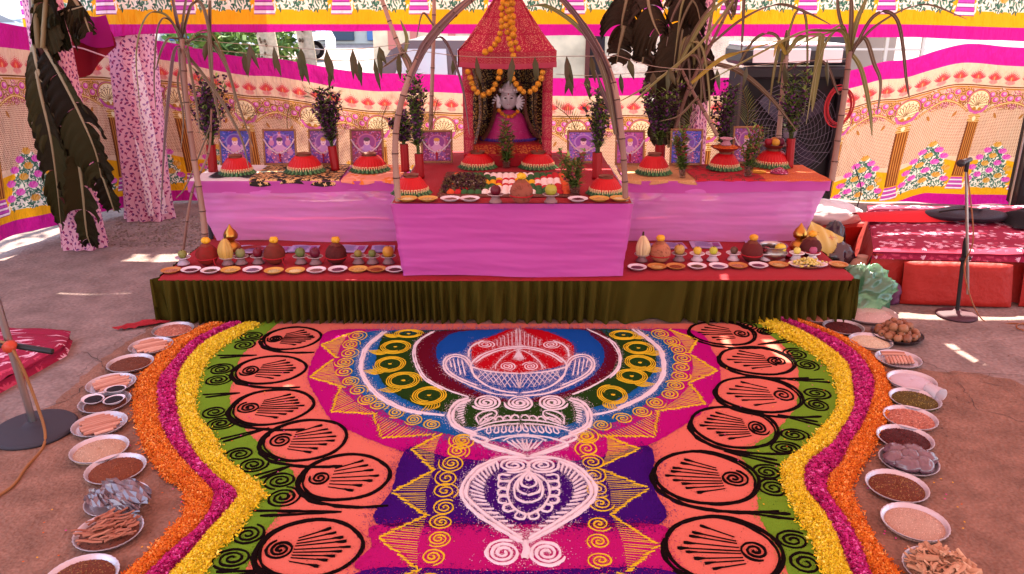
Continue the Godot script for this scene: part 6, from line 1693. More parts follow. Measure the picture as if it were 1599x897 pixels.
func clutter(redc: Material) -> void:
	var m := MB.new()
	crumple(m, V(2.18, 0.1, -4.63), V(0.17, 0.14, 0.12), 0.6, 1.0, 60)
	solo("plastic_bag", m, M(hx("2f6e52"), 0.24, {"bl": Color(0.5, 0.6, 0.5), "alpha": 0.8, "spec": 0.8}), "crumpled green plastic bag against the dais's right end", "bag")
	var bs := Basis.from_euler(V(-0.35, 0.25, -0.5))
	m = MB.new()
	m.grid(20, 16, func(u, v):
		var s = u * 2.0 - 1.0
		var q = v * 2.0 - 1.0
		return V(s * 0.13, q * 0.095, 0.022 * (1.0 - s * s) * (1.0 - q * q) + 0.006 * sin(s * 9.0 + q * 6.0)))
	m.grid(20, 16, func(u, v):
		var s = u * 2.0 - 1.0
		var q = v * 2.0 - 1.0
		return V(s * 0.13, q * 0.095, -0.02 * (1.0 - s * s) * (1.0 - q * q)))
	var pk := brocade(hx("c2a050"), hx("a8802f"), hx("b5714a"), 21, 8, 22.0)
	solo("packet", m, M(Color.WHITE, 0.4, {"tex": pk}), "yellow paper packet leaning at the dais's right end", "packet", V(2.02, 0.32, -4.93), "", "", bs)
	m = MB.new()
	crumple(m, V(2.14, 0.14, -4.98), V(0.13, 0.16, 0.12), 0.4, 3.0, 32)
	solo("plastic_bag", m, M(hx("2a1222"), 0.25, {"spec": 0.7}), "shiny dark maroon plastic bag behind the green bag", "bag")
	m = MB.new()
	crumple(m, V(2.3, 0.19, -5.42), V(0.07, 0.13, 0.09), 0.4, 5.0, 24)
	solo("plastic_bag", m, M(hx("1e1a20"), 0.3, {"spec": 0.7}), "black and white crumpled carrier bag against the seat block's side", "bag")
	m = MB.new()
	m.box(V(2.42, 0.1, -6.0), V(0.56, 0.2, 0.42), Basis(Vector3.UP, 0.25), 0.02)
	solo("red_bolster", m, redc, "red cloth block under the white sack", "cushion")
	m = MB.new()
	crumple(m, V(2.42, 0.24, -6.02), V(0.29, 0.1, 0.2), 0.3, 4.0, 32)
	solo("sack", m, M(hx("d9d2d0"), 0.8, {"bump": NT.fine, "tri": 4.0, "bs": 0.3}), "white sack lying in the sun on a red block", "sack")
	m = MB.new()
	crumple(m, V(2.62, 0.08, -6.75), V(0.14, 0.11, 0.1), 0.4, 6.0, 28)
	solo("plastic_bag", m, M(hx("3a9ac8"), 0.3, {"spec": 0.6, "bl": Color(0.5, 0.6, 0.7)}), "bright blue plastic bag below the air cooler", "bag")
	m = MB.new()
	m.lathe([Vector2(0.0, 0.0), Vector2(0.05, 0.0), Vector2(0.08, 0.04), Vector2(0.085, 0.08), Vector2(0.06, 0.12), Vector2(0.035, 0.135), Vector2(0.04, 0.15), Vector2(0.0, 0.15)], 22, V(2.27, 0.1, -4.86))
	solo("clay_pot", m, M(hx("b08a78"), 0.85), "small pale clay pot beside the green plastic bag", "pot")
	m = MB.new()
	crumple(m, V(2.38, 0.06, -4.66), V(0.055, 0.075, 0.05), 0.55, 7.0, 28)
	solo("cloth_bundle", m, M(hx("5a2a4a"), 0.6), "small purple bundle wedged by the red cushion", "bundle")
	m = MB.new()
	film(m, V(0.13, 0.022, 0.032), 31)
	solo("red_rag", m, M(hx("96202a"), 0.9), "twisted red rag on the floor at the dais's left corner", "rag", V(-2.16, 0.003, -4.27), "", "", Basis(Vector3.UP, 0.5))
	t_cup()

func t_cup() -> void:
	var m := MB.new()
	var bs := Basis.from_euler(V(0, 0.3, 0)) * Basis(Vector3.RIGHT, PI / 2 + 0.06)
	m.lathe([Vector2(0.0, 0.001), Vector2(0.022, 0.0), Vector2(0.034, 0.085), Vector2(0.036, 0.087), Vector2(0.0335, 0.085), Vector2(0.021, 0.003), Vector2(0.0, 0.003)], 26, Vector3.ZERO, 0, 0)
	solo("plastic_cup", m, M(hx("d8ccd4"), 0.4, {"bl": Color(0.8, 0.8, 0.8), "alpha": 0.75}), "translucent plastic cup lying on its side by the right plates", "cup", V(2.0, 0.037, -3.42), "", "", bs)

func coolers() -> void:
	for d in [["air_cooler", "big black air cooler with round fan guard and white top behind the right table", V(2.33, 0, -6.72), 0.86, 1.24, 0.5, 0.04], ["air_cooler", "black air cooler cut by the right edge of the view", V(4.74, 0, -6.5), 0.86, 1.3, 0.5, -0.35]]:
		var t := thing(d[0], d[1], "air cooler", d[2], "", d[6])
		var w: float = d[3]
		var h: float = d[4]
		var dp: float = d[5]
		var blk := M(hx("1a141a"), 0.5)
		var m := MB.new()
		m.box(V(0, h * 0.5 + 0.06, -dp * 0.5), V(w - 0.06, h - 0.06, dp - 0.06), Basis(), 0.02)
		put("housing", m, M(hx("120e12"), 0.7), t)
		m = MB.new()
		m.box(V(0, 0.17, 0.0), V(w, 0.2, 0.1), Basis(), 0.02)
		m.box(V(0, 0.3, 0.0), V(w, 0.05, 0.08), Basis(), 0.015)
		m.box(V(0, h + 0.02, 0.0), V(w, 0.1, 0.1), Basis(), 0.02)
		for s in [-1.0, 1.0]:
			m.box(V(s * (w * 0.5 - 0.025), h * 0.5 + 0.1, 0.0), V(0.05, h - 0.1, 0.1), Basis(), 0.015)
		put("frame", m, blk, t)
		m = MB.new().ink(hx("5f5864"))
		var c := V(0, 0.78, 0.03)
		for i in 12:
			var pts := PackedVector3Array()
			for k in 37:
				pts.append(c + V(cos(k * TAU / 36), sin(k * TAU / 36), 0) * (0.06 + i * 0.031) + V(0, 0, 0.03 - 0.0022 * i))
			m.tube(pts, [0.0022], 4, false)
		for i in 24:
			var a := TAU * i / 24
			m.tube(curve3([c + V(cos(a), sin(a), 0) * 0.06 + V(0, 0, 0.03), c + V(cos(a + 0.25), sin(a + 0.25), 0) * 0.22 + V(0, 0, 0.018), c + V(cos(a + 0.6), sin(a + 0.6), 0) * 0.41], 3), [0.002], 4, false)
		m.lathe([Vector2(0, 0), Vector2(0.06, 0.0), Vector2(0.055, 0.012), Vector2(0, 0.016)], 20, c + V(0, 0, 0.022), 0, 0, Basis(Vector3.RIGHT, PI / 2))
		put("fan_guard", m, K.satin, t)
		for i in 4:
			m = MB.new().ink(hx("3a2f40"))
			var a0 := i * PI / 2 + 0.5
			m.grid(8, 8, func(u, v):
				var r = 0.07 + v * 0.3
				var a = a0 + (u - 0.5) * (0.9 - 0.2 * v)
				return c + V(cos(a) * r, sin(a) * r, -0.06 + (u - 0.5) * 0.09))
			put("fan_blade", m, K.satin, t)
		m = MB.new()
		m.box(V(0, h + 0.15, -dp * 0.5 + 0.02), V(w + 0.04, 0.15, dp + 0.02), Basis(), 0.03)
		if d[6] >= 0.0:
			put("tank_lid", m, M(hx("2a282e"), 0.4), t)
		m = MB.new().ink(hx("f4f5f8"))
		for i in 3:
			m.box(V((i - 1) * w * 0.31, h + 0.155, 0.035), V(w * 0.24, 0.11, 0.015), Basis(), 0.005)
		m.box(V(0, h + 0.235, -dp * 0.5), V(w * 0.98, 0.02, dp * 0.9), Basis(), 0.005)
		if d[6] >= 0.0:
			put("white_panel", m, K.satin, t)
		for s in [-1.0, 1.0]:
			m = MB.new().ink(hx("151215"))
			m.blob(V(s * (w * 0.5 - 0.07), 0.03, -0.05), V(0.03, 0.03, 0.03), 10)
			m.blob(V(s * (w * 0.5 - 0.07), 0.03, -dp + 0.1), V(0.03, 0.03, 0.03), 10)
			put("caster", m, K.satin, t)
		if d[6] < 0:
			var tm := TextMesh.new()
			tm.text = "NUS"
			tm.font_size = 16
			tm.pixel_size = 0.0024
			tm.depth = 0.002
			var f := SystemFont.new()
			f.font_names = PackedStringArray(["Droid Sans"])
			tm.font = f
			put("lettering", tm, M(hx("8a8288"), 0.5), t, V(-0.27, 0.17, 0.053))
			m = MB.new().ink(hx("c9c6cc"))
			m.tube(PackedVector3Array([V(-w * 0.5 - 0.03, 0.1, -0.02), V(-w * 0.5 - 0.03, h, -0.02)]), [0.012], 8)
			put("side_rail", m, K.steel, t)
	var coil := MB.new().ink(hx("a8202a"))
	for k in 7:
		var pts := PackedVector3Array()
		for i in 25:
			var a := TAU * i / 24
			pts.append(V(cos(a) * (0.105 + 0.006 * sin(k * 2.1)) + 0.012 * sin(k * 1.3), sin(a) * (0.15 + 0.012 * cos(k * 1.7)) + 0.01 * cos(k), 0.006 * k + 0.004 * sin(a * 3.0 + k)))
		coil.tube(pts, [0.004], 6, false)
	solo("cable_coil", coil, K.satin, "coiled red cable hanging at the air cooler's right edge", "cable", V(2.68, 1.0, -6.6))
	var w := MB.new().ink(hx("1a1618"))
	w.tube(curve3([V(2.9, 0.5, -6.62), V(2.93, 0.3, -6.5), V(2.86, 0.05, -6.5), V(2.75, 0.01, -6.55)], 5), [0.005], 5)
	solo("cable", w, K.satin, "thin black wire hanging from the air cooler to the floor", "cable")

func heap(nm: String, label: String, at: Vector3, r: float, hgt: float, cols: Array, n: int, g: Vector3, group := "") -> void:
	# a low mound of grains lying in a plate
	var m := MB.new()
	m.ink((cols[0] as Color).darkened(0.12))
	m.grid(26, 7, func(u, v):
		var a: float = u * TAU
		var q = v * r
		return V(cos(a) * q, hgt * (1.0 - pow(v, 2.4)) * (1.0 + 0.12 * sin(a * 2.0 + at.x * 9.0)) + rr(0, g.y * 0.5), sin(a) * q))
	for i in n:
		var q := sqrt(rng.randf()) * r * 0.99
		var a := rr(0, TAU)
		m.ink((cols[i % cols.size()] as Color).darkened(rr(-0.1, 0.3)) if rng.randf() < 0.5 else (cols[i % cols.size()] as Color).lightened(rr(0, 0.12)))
		m.grain(V(cos(a) * q, hgt * (1.0 - pow(q / r, 2.4)) * (1.0 + 0.12 * sin(a * 2.0 + at.x * 9.0)), sin(a) * q), g * rr(0.8, 1.2), Basis.from_euler(V(rr(-0.5, 0.5), rr(0, 6), rr(-0.5, 0.5))))
	solo(nm, m, K.vc, label, "grain", at, group, "stuff")

func stick(nm: String, label: String, at: Vector3, l: float, r: float, turn: float, k: Color, group: String) -> void:
	var m := MB.new().ink(k)
	var bs := Basis(Vector3.UP, turn)
	m.tube(PackedVector3Array([at - bs.x * l * 0.5, at + bs.x * l * 0.17 + V(0, 0.001, 0), at + bs.x * l * 0.5]), [r, r * 1.07, r * 0.95], 8)
	solo(nm, m, K.vc, label, "stick", Vector3.ZERO, group)

func build_plates() -> void:
	# one foil plate, copied to every spot
	var m := MB.new()
	m.lathe([Vector2(0, 0.003), Vector2(0.092, 0.003), Vector2(0.099, 0.006), Vector2(0.107, 0.018), Vector2(0.1135, 0.0205), Vector2(0.1145, 0.0185), Vector2(0.108, 0.0155), Vector2(0.1, 0.004), Vector2(0.092, 0.0), Vector2(0, 0.0)], 64, Vector3.ZERO, 0.009, 30)
	var pm := m.mesh()
	var foil := M(hx("c6c2ca"), 0.3, {"metal": 0.7, "spec": 0.5, "bump": NT.fine, "tri": 7.0, "bs": 0.12})
	var labels := ["of pink flakes by the dais", "of pale pink sticks, second from the dais", "of brown powder, third from the dais", "of pale pink sticks, behind the black cups", "holding white bowls of black cups", "of pale pink sticks, in front of the black cups", "of sesame, beside the mic base", "of brown seeds", "of foil-wrapped packets", "of bark strips", "of brown mix, nearest the camera", "of pink flakes at the dais corner", "of dark red spice", "of rice", "of pale pink sticks set side by side", "of white powder", "of green seeds beside the plastic cup", "of pink flakes, below the green seeds", "of dark red seeds", "of bagged dates", "of brown mix", "of sand-coloured grain", "of wood chips, nearest the camera"]
	var spots := [[-1.942, -4.176], [-1.97, -3.946], [-1.979, -3.721], [-1.965, -3.484], [-1.903, -3.293], [-1.823, -3.082], [-1.72, -2.873], [-1.582, -2.724], [-1.478, -2.518], [-1.417, -2.325], [-1.391, -2.086], [1.82, -4.395], [1.914, -4.213], [1.984, -4.009], [2.027, -3.772], [1.976, -3.518], [1.897, -3.321], [1.789, -3.141], [1.681, -2.962], [1.612, -2.783], [1.481, -2.604], [1.441, -2.378], [1.402, -2.127]]
	var first: Node3D = null
	for i in spots.size():
		var at := V(spots[i][0], 0.006, spots[i][1])
		var s: String = ("left" if i < 11 else "right")
		var lb: String = "foil plate " + labels[i] + ", %s row" % s
		if first == null:
			first = thing("foil_plate", lb, "plate", at, "foil plates along the rangoli", rr(0, 6))
			put("plate", pm, foil, first)
		else:
			var o := dup(first, "foil_plate", lb, at, rr(0, 6), 1.0, "foil plates along the rangoli")
		fill_plate(labels[i], at + V(0, 0.004, 0), i)
	# big pale tray and dark dish at the far right
	var tr := thing("tray", "wide pale tray of flour behind the dish of brown fruit", "tray", V(2.142, 0.006, -4.438))
	m = MB.new()
	m.lathe([Vector2(0, 0.004), Vector2(0.15, 0.004), Vector2(0.17, 0.02), Vector2(0.176, 0.02), Vector2(0.156, 0.0), Vector2(0, 0.0)], 48)
	put("tray", m, M(hx("b8a0a0"), 0.5), tr)
	heap("flour_heap", "flat layer of pale flour in the wide tray", V(2.142, 0.006, -4.438) + V(0, 0.006, 0), 0.152, 0.012, [hx("d9b8b0"), hx("e0c4bc")], 200, V(0.004, 0.002, 0.004))
	var dish := thing("dish", "dark steel dish heaped with brown round fruit", "dish", V(2.173, 0.006, -4.103))
	m = MB.new()
	m.lathe([Vector2(0, 0.003), Vector2(0.115, 0.003), Vector2(0.135, 0.022), Vector2(0.139, 0.022), Vector2(0.12, 0.0), Vector2(0, 0.0)], 48)
	put("dish", m, M(hx("4a3a40"), 0.35, {"metal": 0.7}), dish)
	var fr := 0
	for layer in [[13, 0.098, 0.03], [7, 0.055, 0.032], [1, 0.0, 0.034], [6, 0.05, 0.073], [1, 0.0, 0.08]]:
		for k in layer[0]:
			var a: float = TAU * k / layer[0] + layer[1] * 30.0
			var b := MB.new().ink(hx("7a4a34").lerp(hx("9a6a4c"), rng.randf()))
			b.blob(Vector3.ZERO, V(0.026, 0.023, 0.024) * rr(0.85, 1.1), 14, 0.03, fr, Basis(Vector3.UP, rr(0, 6)))
			b.ink(hx("3a2218"))
			b.blob(V(0.025, 0.003, 0), V(0.004, 0.005, 0.005), 6)
			solo("brown_fruit", b, K.satin, "small round brown fruit in the heap on the dark steel dish", "fruit", V(2.173, 0.006, -4.103) + V(cos(a) * layer[1], layer[2], sin(a) * layer[1]), "brown fruit on the steel dish", "", rbasis())
			fr += 1

func fill_plate(what: String, at: Vector3, i: int) -> void:
	var side := "left" if i < 11 else "right"
	if "stick" in what:
		var n := 10 if i != 13 else 9
		for k in n:
			var turn := rr(-0.12, 0.12) + (0.65 if i < 11 else -0.15)
			var dx := (k - (n - 1) * 0.5) * 0.0178
			if i == 14:
				turn = PI / 2 - 0.25
				if k < 2:
					turn = -0.1
			var l := 2.0 * sqrt(maxf(0.001, 0.0085 - dx * dx)) * rr(0.78, 0.98)
			var p := V(0, 0.011, 0) + Basis(Vector3.UP, turn) * V(rr(-0.008, 0.008), 0, dx)
			if i == 14:
				p = V((k - 5.5) * 0.018, 0.012, 0.012) if k > 1 else V(0, 0.012 + 0.004 * k, -0.055 - 0.014 * k)
				l = 0.085 if k > 1 else 0.12
			stick("pink_stick", "short pale pink stick on the %s" % what.replace("of pale pink sticks", side + " plate"), at + p, l, 0.0078, turn, hx("d0a08c").lerp(hx("a06a58"), rng.randf()), "sticks on the plate " + what)
	elif "bark" in what or "chip" in what:
		var bark := "bark" in what
		heap("shavings", "fine broken bits under the bark strips" if bark else "fine shavings under the wood chips", at, 0.1, 0.02, [hx("7a4838"), hx("5e3428")] if bark else [hx("b08a6c"), hx("94705a")], 300, V(0.007, 0.002, 0.003))
		for k in (68 if bark else 110):
			var b := MB.new().ink((hx("8a5240").lerp(hx("a8705a"), rng.randf())) if bark else hx("c9a080").lerp(hx("a87a5c"), rng.randf()))
			var l := rr(0.035, 0.09) if bark else rr(0.03, 0.085)
			var w := rr(0.008, 0.015) if bark else rr(0.008, 0.024)
			b.grid(6, 3, func(u, v): return V((u - 0.5) * l, 0.004 * sin(v * PI) + 0.002 * sin(u * 7.0), (v - 0.5) * w * (0.6 + 0.4 * sin(u * PI))))
			b.grid(6, 1, func(u, v): return V((u - 0.5) * l, -0.002 * v + 0.002 * sin(u * 7.0), (v - 0.5) * w * 0.8))
			var q := sqrt(rng.randf()) * (0.085 if bark else 0.1)
			var a := rr(0, TAU)
			var p := at + V(cos(a) * q, 0.02 + (0.034 if bark else 0.05) * maxf(0.0, 1.0 - q / 0.105) * rng.randf() + k * 0.0001, sin(a) * q)
			var yaw := (0.6 + rr(-0.5, 0.5)) if bark else rr(0, 6)
			if bark:
				solo("bark_strip", b, K.vc, "curled strip of reddish bark heaped on the nearest full left plate", "bark", p, "bark strips on the left plate", "", Basis.from_euler(V(rr(-0.4, 0.4), yaw, rr(-0.2, 0.2))))
			else:
				solo("wood_chip", b, K.vc, "pale wood chip heaped on the nearest right plate", "wood chip", p, "wood chips on the right plate", "", Basis.from_euler(V(rr(-0.6, 0.6), yaw, rr(-0.5, 0.5))))
	elif "foil-wrapped" in what or "bagged" in what:
		var left := i < 11
		for k in (3 if left else 7):
			var b := MB.new()
			if left:
				film(b, [V(0.115, 0.024, 0.07), V(0.06, 0.026, 0.05), V(0.1, 0.02, 0.04)][k], k + 2)
			else:
				crumple(b, Vector3.ZERO, V(0.05, 0.026, 0.04), 0.35, k + 11.0, 24)
			var p: Vector3 = [V(0.03, 0.03, -0.01), V(-0.05, 0.025, 0.03), V(0.03, 0.02, 0.05)][k] if left else V(cos(k * 1.05) * 0.058, 0.022, sin(k * 1.05) * 0.055) * (0.0 if k == 6 else 1.0) + V(0, 0.03 if k == 6 else 0.003, 0)
			solo("clear_packet", b, M(hx("75646e") if left else hx("6a4654"), 0.2, {"spec": 0.9, "coat": 0.5, "metal": 0.3 if left else 0.0, "bl": Color(0.4, 0.4, 0.45), "tex": NT.mottle, "tri": 6.0}), ["crumpled clear packet sticking out on the left plate of packets", "small crumpled clear packet at the outer side of the left plate of packets", "crumpled clear packet at the near edge of the left plate of packets"][k] if left else "bagged date in clear film on the right plate of dates", "packet", at + p, "" if left else "bagged dates", "", Basis(Vector3.UP, -0.35 if left else k * 1.3))
	elif "black cups" in what:
		heap("spice_heap", "brown spice lying between the white bowls on the left plate", at, 0.09, 0.012, [hx("6a3a28"), hx("8a5238"), hx("4a2a20")], 260, V(0.003, 0.002, 0.003))
		for k in 3:
			var p: Vector3 = [V(-0.055, 0.012, 0.0), V(0.05, 0.012, 0.005), V(0.012, 0.02, -0.085)][k]
			var c := thing("white_bowl", ["small white bowl with black powder, outer one on the plate of bowls", "small white bowl with black powder, inner one on the plate of bowls", "small white bowl with black powder, overlapping the plate of sticks behind"][k], "bowl", at + p, "", 0)
			var b := MB.new().ink(hx("d9d0da"))
			b.lathe([Vector2(0, 0.002), Vector2(0.026, 0.002), Vector2(0.047, 0.018), Vector2(0.05, 0.017), Vector2(0.028, 0.0), Vector2(0, 0.0)], 32)
			put("bowl", b, K.satin, c)
			c.rotation = V([0.0, 0.0, -0.1][k], 0, [-0.12, 0.08, 0.0][k])
			heap("powder_heap", ["black powder in the outer white bowl", "black powder in the inner white bowl", "black powder in the far white bowl"][k], at + p + V(0, 0.013, 0), 0.042, 0.002, [hx("1c1620"), hx("2a2230")], 60, V(0.0015, 0.001, 0.0015))
	else:
		var kinds := {"pink flakes": [[hx("b8705c"), hx("c98a74"), hx("a05a4c")], V(0.0058, 0.0022, 0.0034), 420], "brown powder": [[hx("6a3826"), hx("7a4632"), hx("5a2c1e")], V(0.003, 0.002, 0.003), 520], "sesame": [[hx("c09a80"), hx("b08870"), hx("cfae94")], V(0.0026, 0.0016, 0.0018), 700], "brown seeds": [[hx("7a3c22"), hx("8a4c2c"), hx("6a3018")], V(0.0036, 0.002, 0.0024), 560], "dark red": [[hx("4a1014"), hx("5c1a1a"), hx("3a0c10")], V(0.004, 0.0025, 0.003), 420], "rice": [[hx("d9c6a8"), hx("cdb694"), hx("e2d4bc")], V(0.0045, 0.0013, 0.0014), 620], "white powder": [[hx("d4c4d0"), hx("cbbcc8")], V(0.001, 0.0008, 0.001), 160], "green seeds": [[hx("5a4a18"), hx("8a7a34"), hx("3a2e14")], V(0.0034, 0.0022, 0.0026), 480], "brown mix": [[hx("6a341e"), hx("7c4428"), hx("8a6a3c")], V(0.0032, 0.002, 0.0024), 560], "sand": [[hx("c4a08c"), hx("b8927e"), hx("cfb09c")], V(0.002, 0.0013, 0.0018), 760]}
		for k in kinds:
			if k in what:
				var d: Array = kinds[k]
				heap(k.replace(" ", "_") + "_heap", what.replace("of ", "heap of ") + " filling a plate in the %s row" % side, at, 0.1055, 0.019, d[0], int(d[2] * 1.25), d[1] * 1.15)
				if k == "white powder":
					var b := MB.new().ink(hx("3a2c34"))
					for q in 14:
						b.blob(V(rr(-0.01, 0.075), 0.012, rr(0.03, 0.06)), V(0.004, 0.002, 0.003), 6)
					solo("dark_crumbs", b, K.vc, "dark crumbs lying on the white powder", "crumbs", at, "", "stuff")
				return

func small_plate(i: int, x: float, y: float, z: float, rim: Color, label: String, cols: Array) -> void:
	var t := thing("small_plate", label, "small plate", V(x, y, z), "small plates along the cloth edges", rr(0, 6))
	var m := MB.new().ink(rim)
	m.lathe([Vector2(0, 0.003), Vector2(0.036, 0.003), Vector2(0.044, 0.013), Vector2(0.057, 0.016), Vector2(0.058, 0.0135), Vector2(0.046, 0.01), Vector2(0.037, 0.0), Vector2(0, 0.0)], 34)
	put("plate", m, K.satin, t)
	heap("grain_heap", "grains in the " + label, V(x, y + 0.004, z), 0.041, 0.009, cols, 90, V(0.0032, 0.002, 0.0026))

func pedestal(label: String, at: Vector3, k: Color) -> void:
	var t := thing("pedestal_bowl", label, "bowl", at)
	var m := MB.new().ink(k)
	m.lathe([Vector2(0, 0), Vector2(0.038, 0), Vector2(0.036, 0.006), Vector2(0.022, 0.026), Vector2(0.024, 0.034), Vector2(0.044, 0.047), Vector2(0.047, 0.047), Vector2(0.044, 0.043), Vector2(0.0, 0.037)], 26)
	put("bowl", m, M(k, 0.8) if k.v < 0.8 else K.vc, t)
	m = MB.new().ink(k.lightened(0.3))
	m.tube(ring(0.0455, 0.0465), [0.0022], 5, false)
	put("rim", m, K.vc, t)

func ring(r: float, y: float) -> PackedVector3Array:
	var o := PackedVector3Array()
	for i in 25:
		o.append(V(cos(i * TAU / 24) * r, y, sin(i * TAU / 24) * r))
	return o

func fruit(nm: String, label: String, at: Vector3, r: float, k: Color, stem := true) -> void:
	var t := thing(nm, label, "fruit", at, "", rr(0, 6))
	var m := MB.new().ink(k)
	m.lathe([Vector2(0.001, 0.06 * r), Vector2(0.5 * r, 0.02 * r), Vector2(0.85 * r, 0.4 * r), Vector2(r, 0.95 * r), Vector2(0.86 * r, 1.5 * r), Vector2(0.5 * r, 1.8 * r), Vector2(0.15 * r, 1.78 * r), Vector2(0.001, 1.68 * r)], 22, Vector3.ZERO, 0.025, 5)
	put("flesh", m, K.satin, t)
	if stem:
		m = MB.new().ink(hx("3a2a1a"))
		m.tube(PackedVector3Array([V(0, 1.66 * r, 0), V(0.004, 2.0 * r, 0.002)]), [0.0022, 0.0016], 5)
		put("stem", m, K.vc, t)

func coconut(label: String, at: Vector3, k: Color, flower: Color, husk := true) -> void:
	var t := thing("coconut", label, "coconut", at, "", rr(0, 6))
	var m := MB.new().ink(k)
	m.blob(V(0, 0.062, 0), V(0.064, 0.066, 0.064), 22, 0.025, at.x)
	for i in 170:
		m.ink(k.lerp(hx("5a2a1c"), rng.randf() * 0.7))
		var d := V(rr(-1, 1), rr(-0.7, 1), rr(-1, 1)).normalized()
		m.grain(V(0, 0.062, 0) + d * 0.064, V(0.011, 0.0025, 0.003), Basis(Quaternion(Vector3.UP, d)) * Basis(Vector3.UP, rr(-0.6, 0.6)))
	put("shell", m, K.vc, t)
	m = MB.new().ink(k.lerp(hx("7a4a30"), 0.5))
	m.lathe([Vector2(0.038, 0.105), Vector2(0.03, 0.125), Vector2(0.012, 0.14), Vector2(0.001, 0.142)], 14, Vector3.ZERO, 0.1, 5)
	put("tuft", m, K.vc, t)
	m = MB.new().ink(hx("a01420"))
	m.tube(ring(0.063, 0.045), [0.004], 6, false)
	m.tube(PackedVector3Array([V(0.05, 0.05, 0.045), V(0.055, 0.02, 0.055), V(0.07, 0.0, 0.06)]), [0.003], 5)
	put("red_thread", m, K.vc, t)
	if flower.a > 0.5:
		var f := MB.new().ink(flower)
		f.blob(Vector3.ZERO, V(0.026, 0.019, 0.026), 16, 0.14, at.x)
		for i in 60:
			f.ink(flower.lightened(rr(0, 0.2)))
			var d := V(rr(-1, 1), rr(-0.4, 1), rr(-1, 1)).normalized()
			f.grain(d * V(0.025, 0.018, 0.025), V(0.008, 0.003, 0.008), Basis(Quaternion(Vector3.UP, d)))
		solo("marigold", f, K.vc, "yellow marigold on the " + label, "flower", at + V(rr(-0.006, 0.006), 0.152, 0.0))

func bananas(label: String, at: Vector3, k: Color) -> void:
	var t := thing("banana_bunch", label, "bananas", at)
	for i in 5:
		var a := -0.8 + i * 0.42
		var pts := curve3([V(0.0, 0.125, 0.0), V(sin(a) * 0.022, 0.1, cos(a) * 0.02), V(sin(a) * 0.042, 0.055, cos(a) * 0.036), V(sin(a) * 0.034, 0.012, cos(a) * 0.03), V(sin(a) * 0.026, 0.0, cos(a) * 0.022)], 4)
		var m := MB.new().ink(k.darkened(rr(0, 0.15)))
		var r := []
		for q in pts.size():
			r.append(0.0155 * sqrt(sin(PI * (0.06 + 0.88 * q / (pts.size() - 1.0)))) - (0.004 if q == 0 else 0.0))
		m.tube(pts, r, 8)
		m.ink(hx("3a2a18"))
		m.blob(pts[-1], V(0.005, 0.004, 0.005), 6)
		put("banana", m, K.satin, t)
	var s := MB.new().ink(hx("4a3a20"))
	s.tube(PackedVector3Array([V(0, 0.118, 0), V(0.003, 0.15, -0.002)]), [0.008, 0.006], 7)
	put("stalk", s, K.vc, t)

func red_pot(label: String, x: float, y: float, z: float, w: float, h: float, turn := 0.0) -> void:
	var t := thing("red_pot", label, "pot", V(x, y, z), "", turn)
	var m := MB.new()
	m.lathe([Vector2(w * 0.2, 0.002), Vector2(w * 0.33, h * 0.3), Vector2(w * 0.24, h * 0.65), Vector2(w * 0.17, h * 0.9), Vector2(w * 0.2, h * 1.0), Vector2(w * 0.215, h * 1.02), Vector2(w * 0.2, h * 1.03), Vector2(w * 0.15, h * 0.92)], 28)
	put("pot", m, M(hx("7a4a3a"), 0.5, {"metal": 0.3}), t)
	m = MB.new().ink(hx("b8141c"))
	m.grid(150, 10, func(u, v):
		var a: float = u * TAU
		var r: float = w * (0.2 + 0.25 * pow(v, 0.95)) * (1.0 + 0.035 * sin(a * 30.0) * v)
		return V(cos(a) * r, h * (0.9 - 0.62 * pow(v, 1.55)), sin(a) * r))
	put("pleated_cover", m, K.satin, t)
	m = MB.new().ink(hx("d2b688"))
	for i in 44:
		var a := i * TAU / 44
		m.blob(V(cos(a) * w * 0.452, h * 0.22, sin(a) * w * 0.452), V(0.0045, 0.016, 0.0045), 6)
	m.tube(ring(w * 0.432, h * 0.33), [0.0035], 5, false)
	put("beaded_trim", m, K.satin, t)
	m = MB.new().ink(hx("2c5a34"))
	m.grid(190, 4, func(u, v):
		var a: float = u * TAU
		var r: float = w * (0.44 + 0.1 * v) * (1.0 + 0.05 * sin(a * 26.0) * (0.4 + v) + 0.02 * sin(a * 47.0))
		return V(cos(a) * r, maxf(0.003, h * (0.24 - 0.24 * v)), sin(a) * r), Vector2.ONE, func(u, _v): return hx("1f4528") if sin(u * 160.0) < 0.2 else hx("4f7a48"))
	put("green_frill", m, K.satin, t)

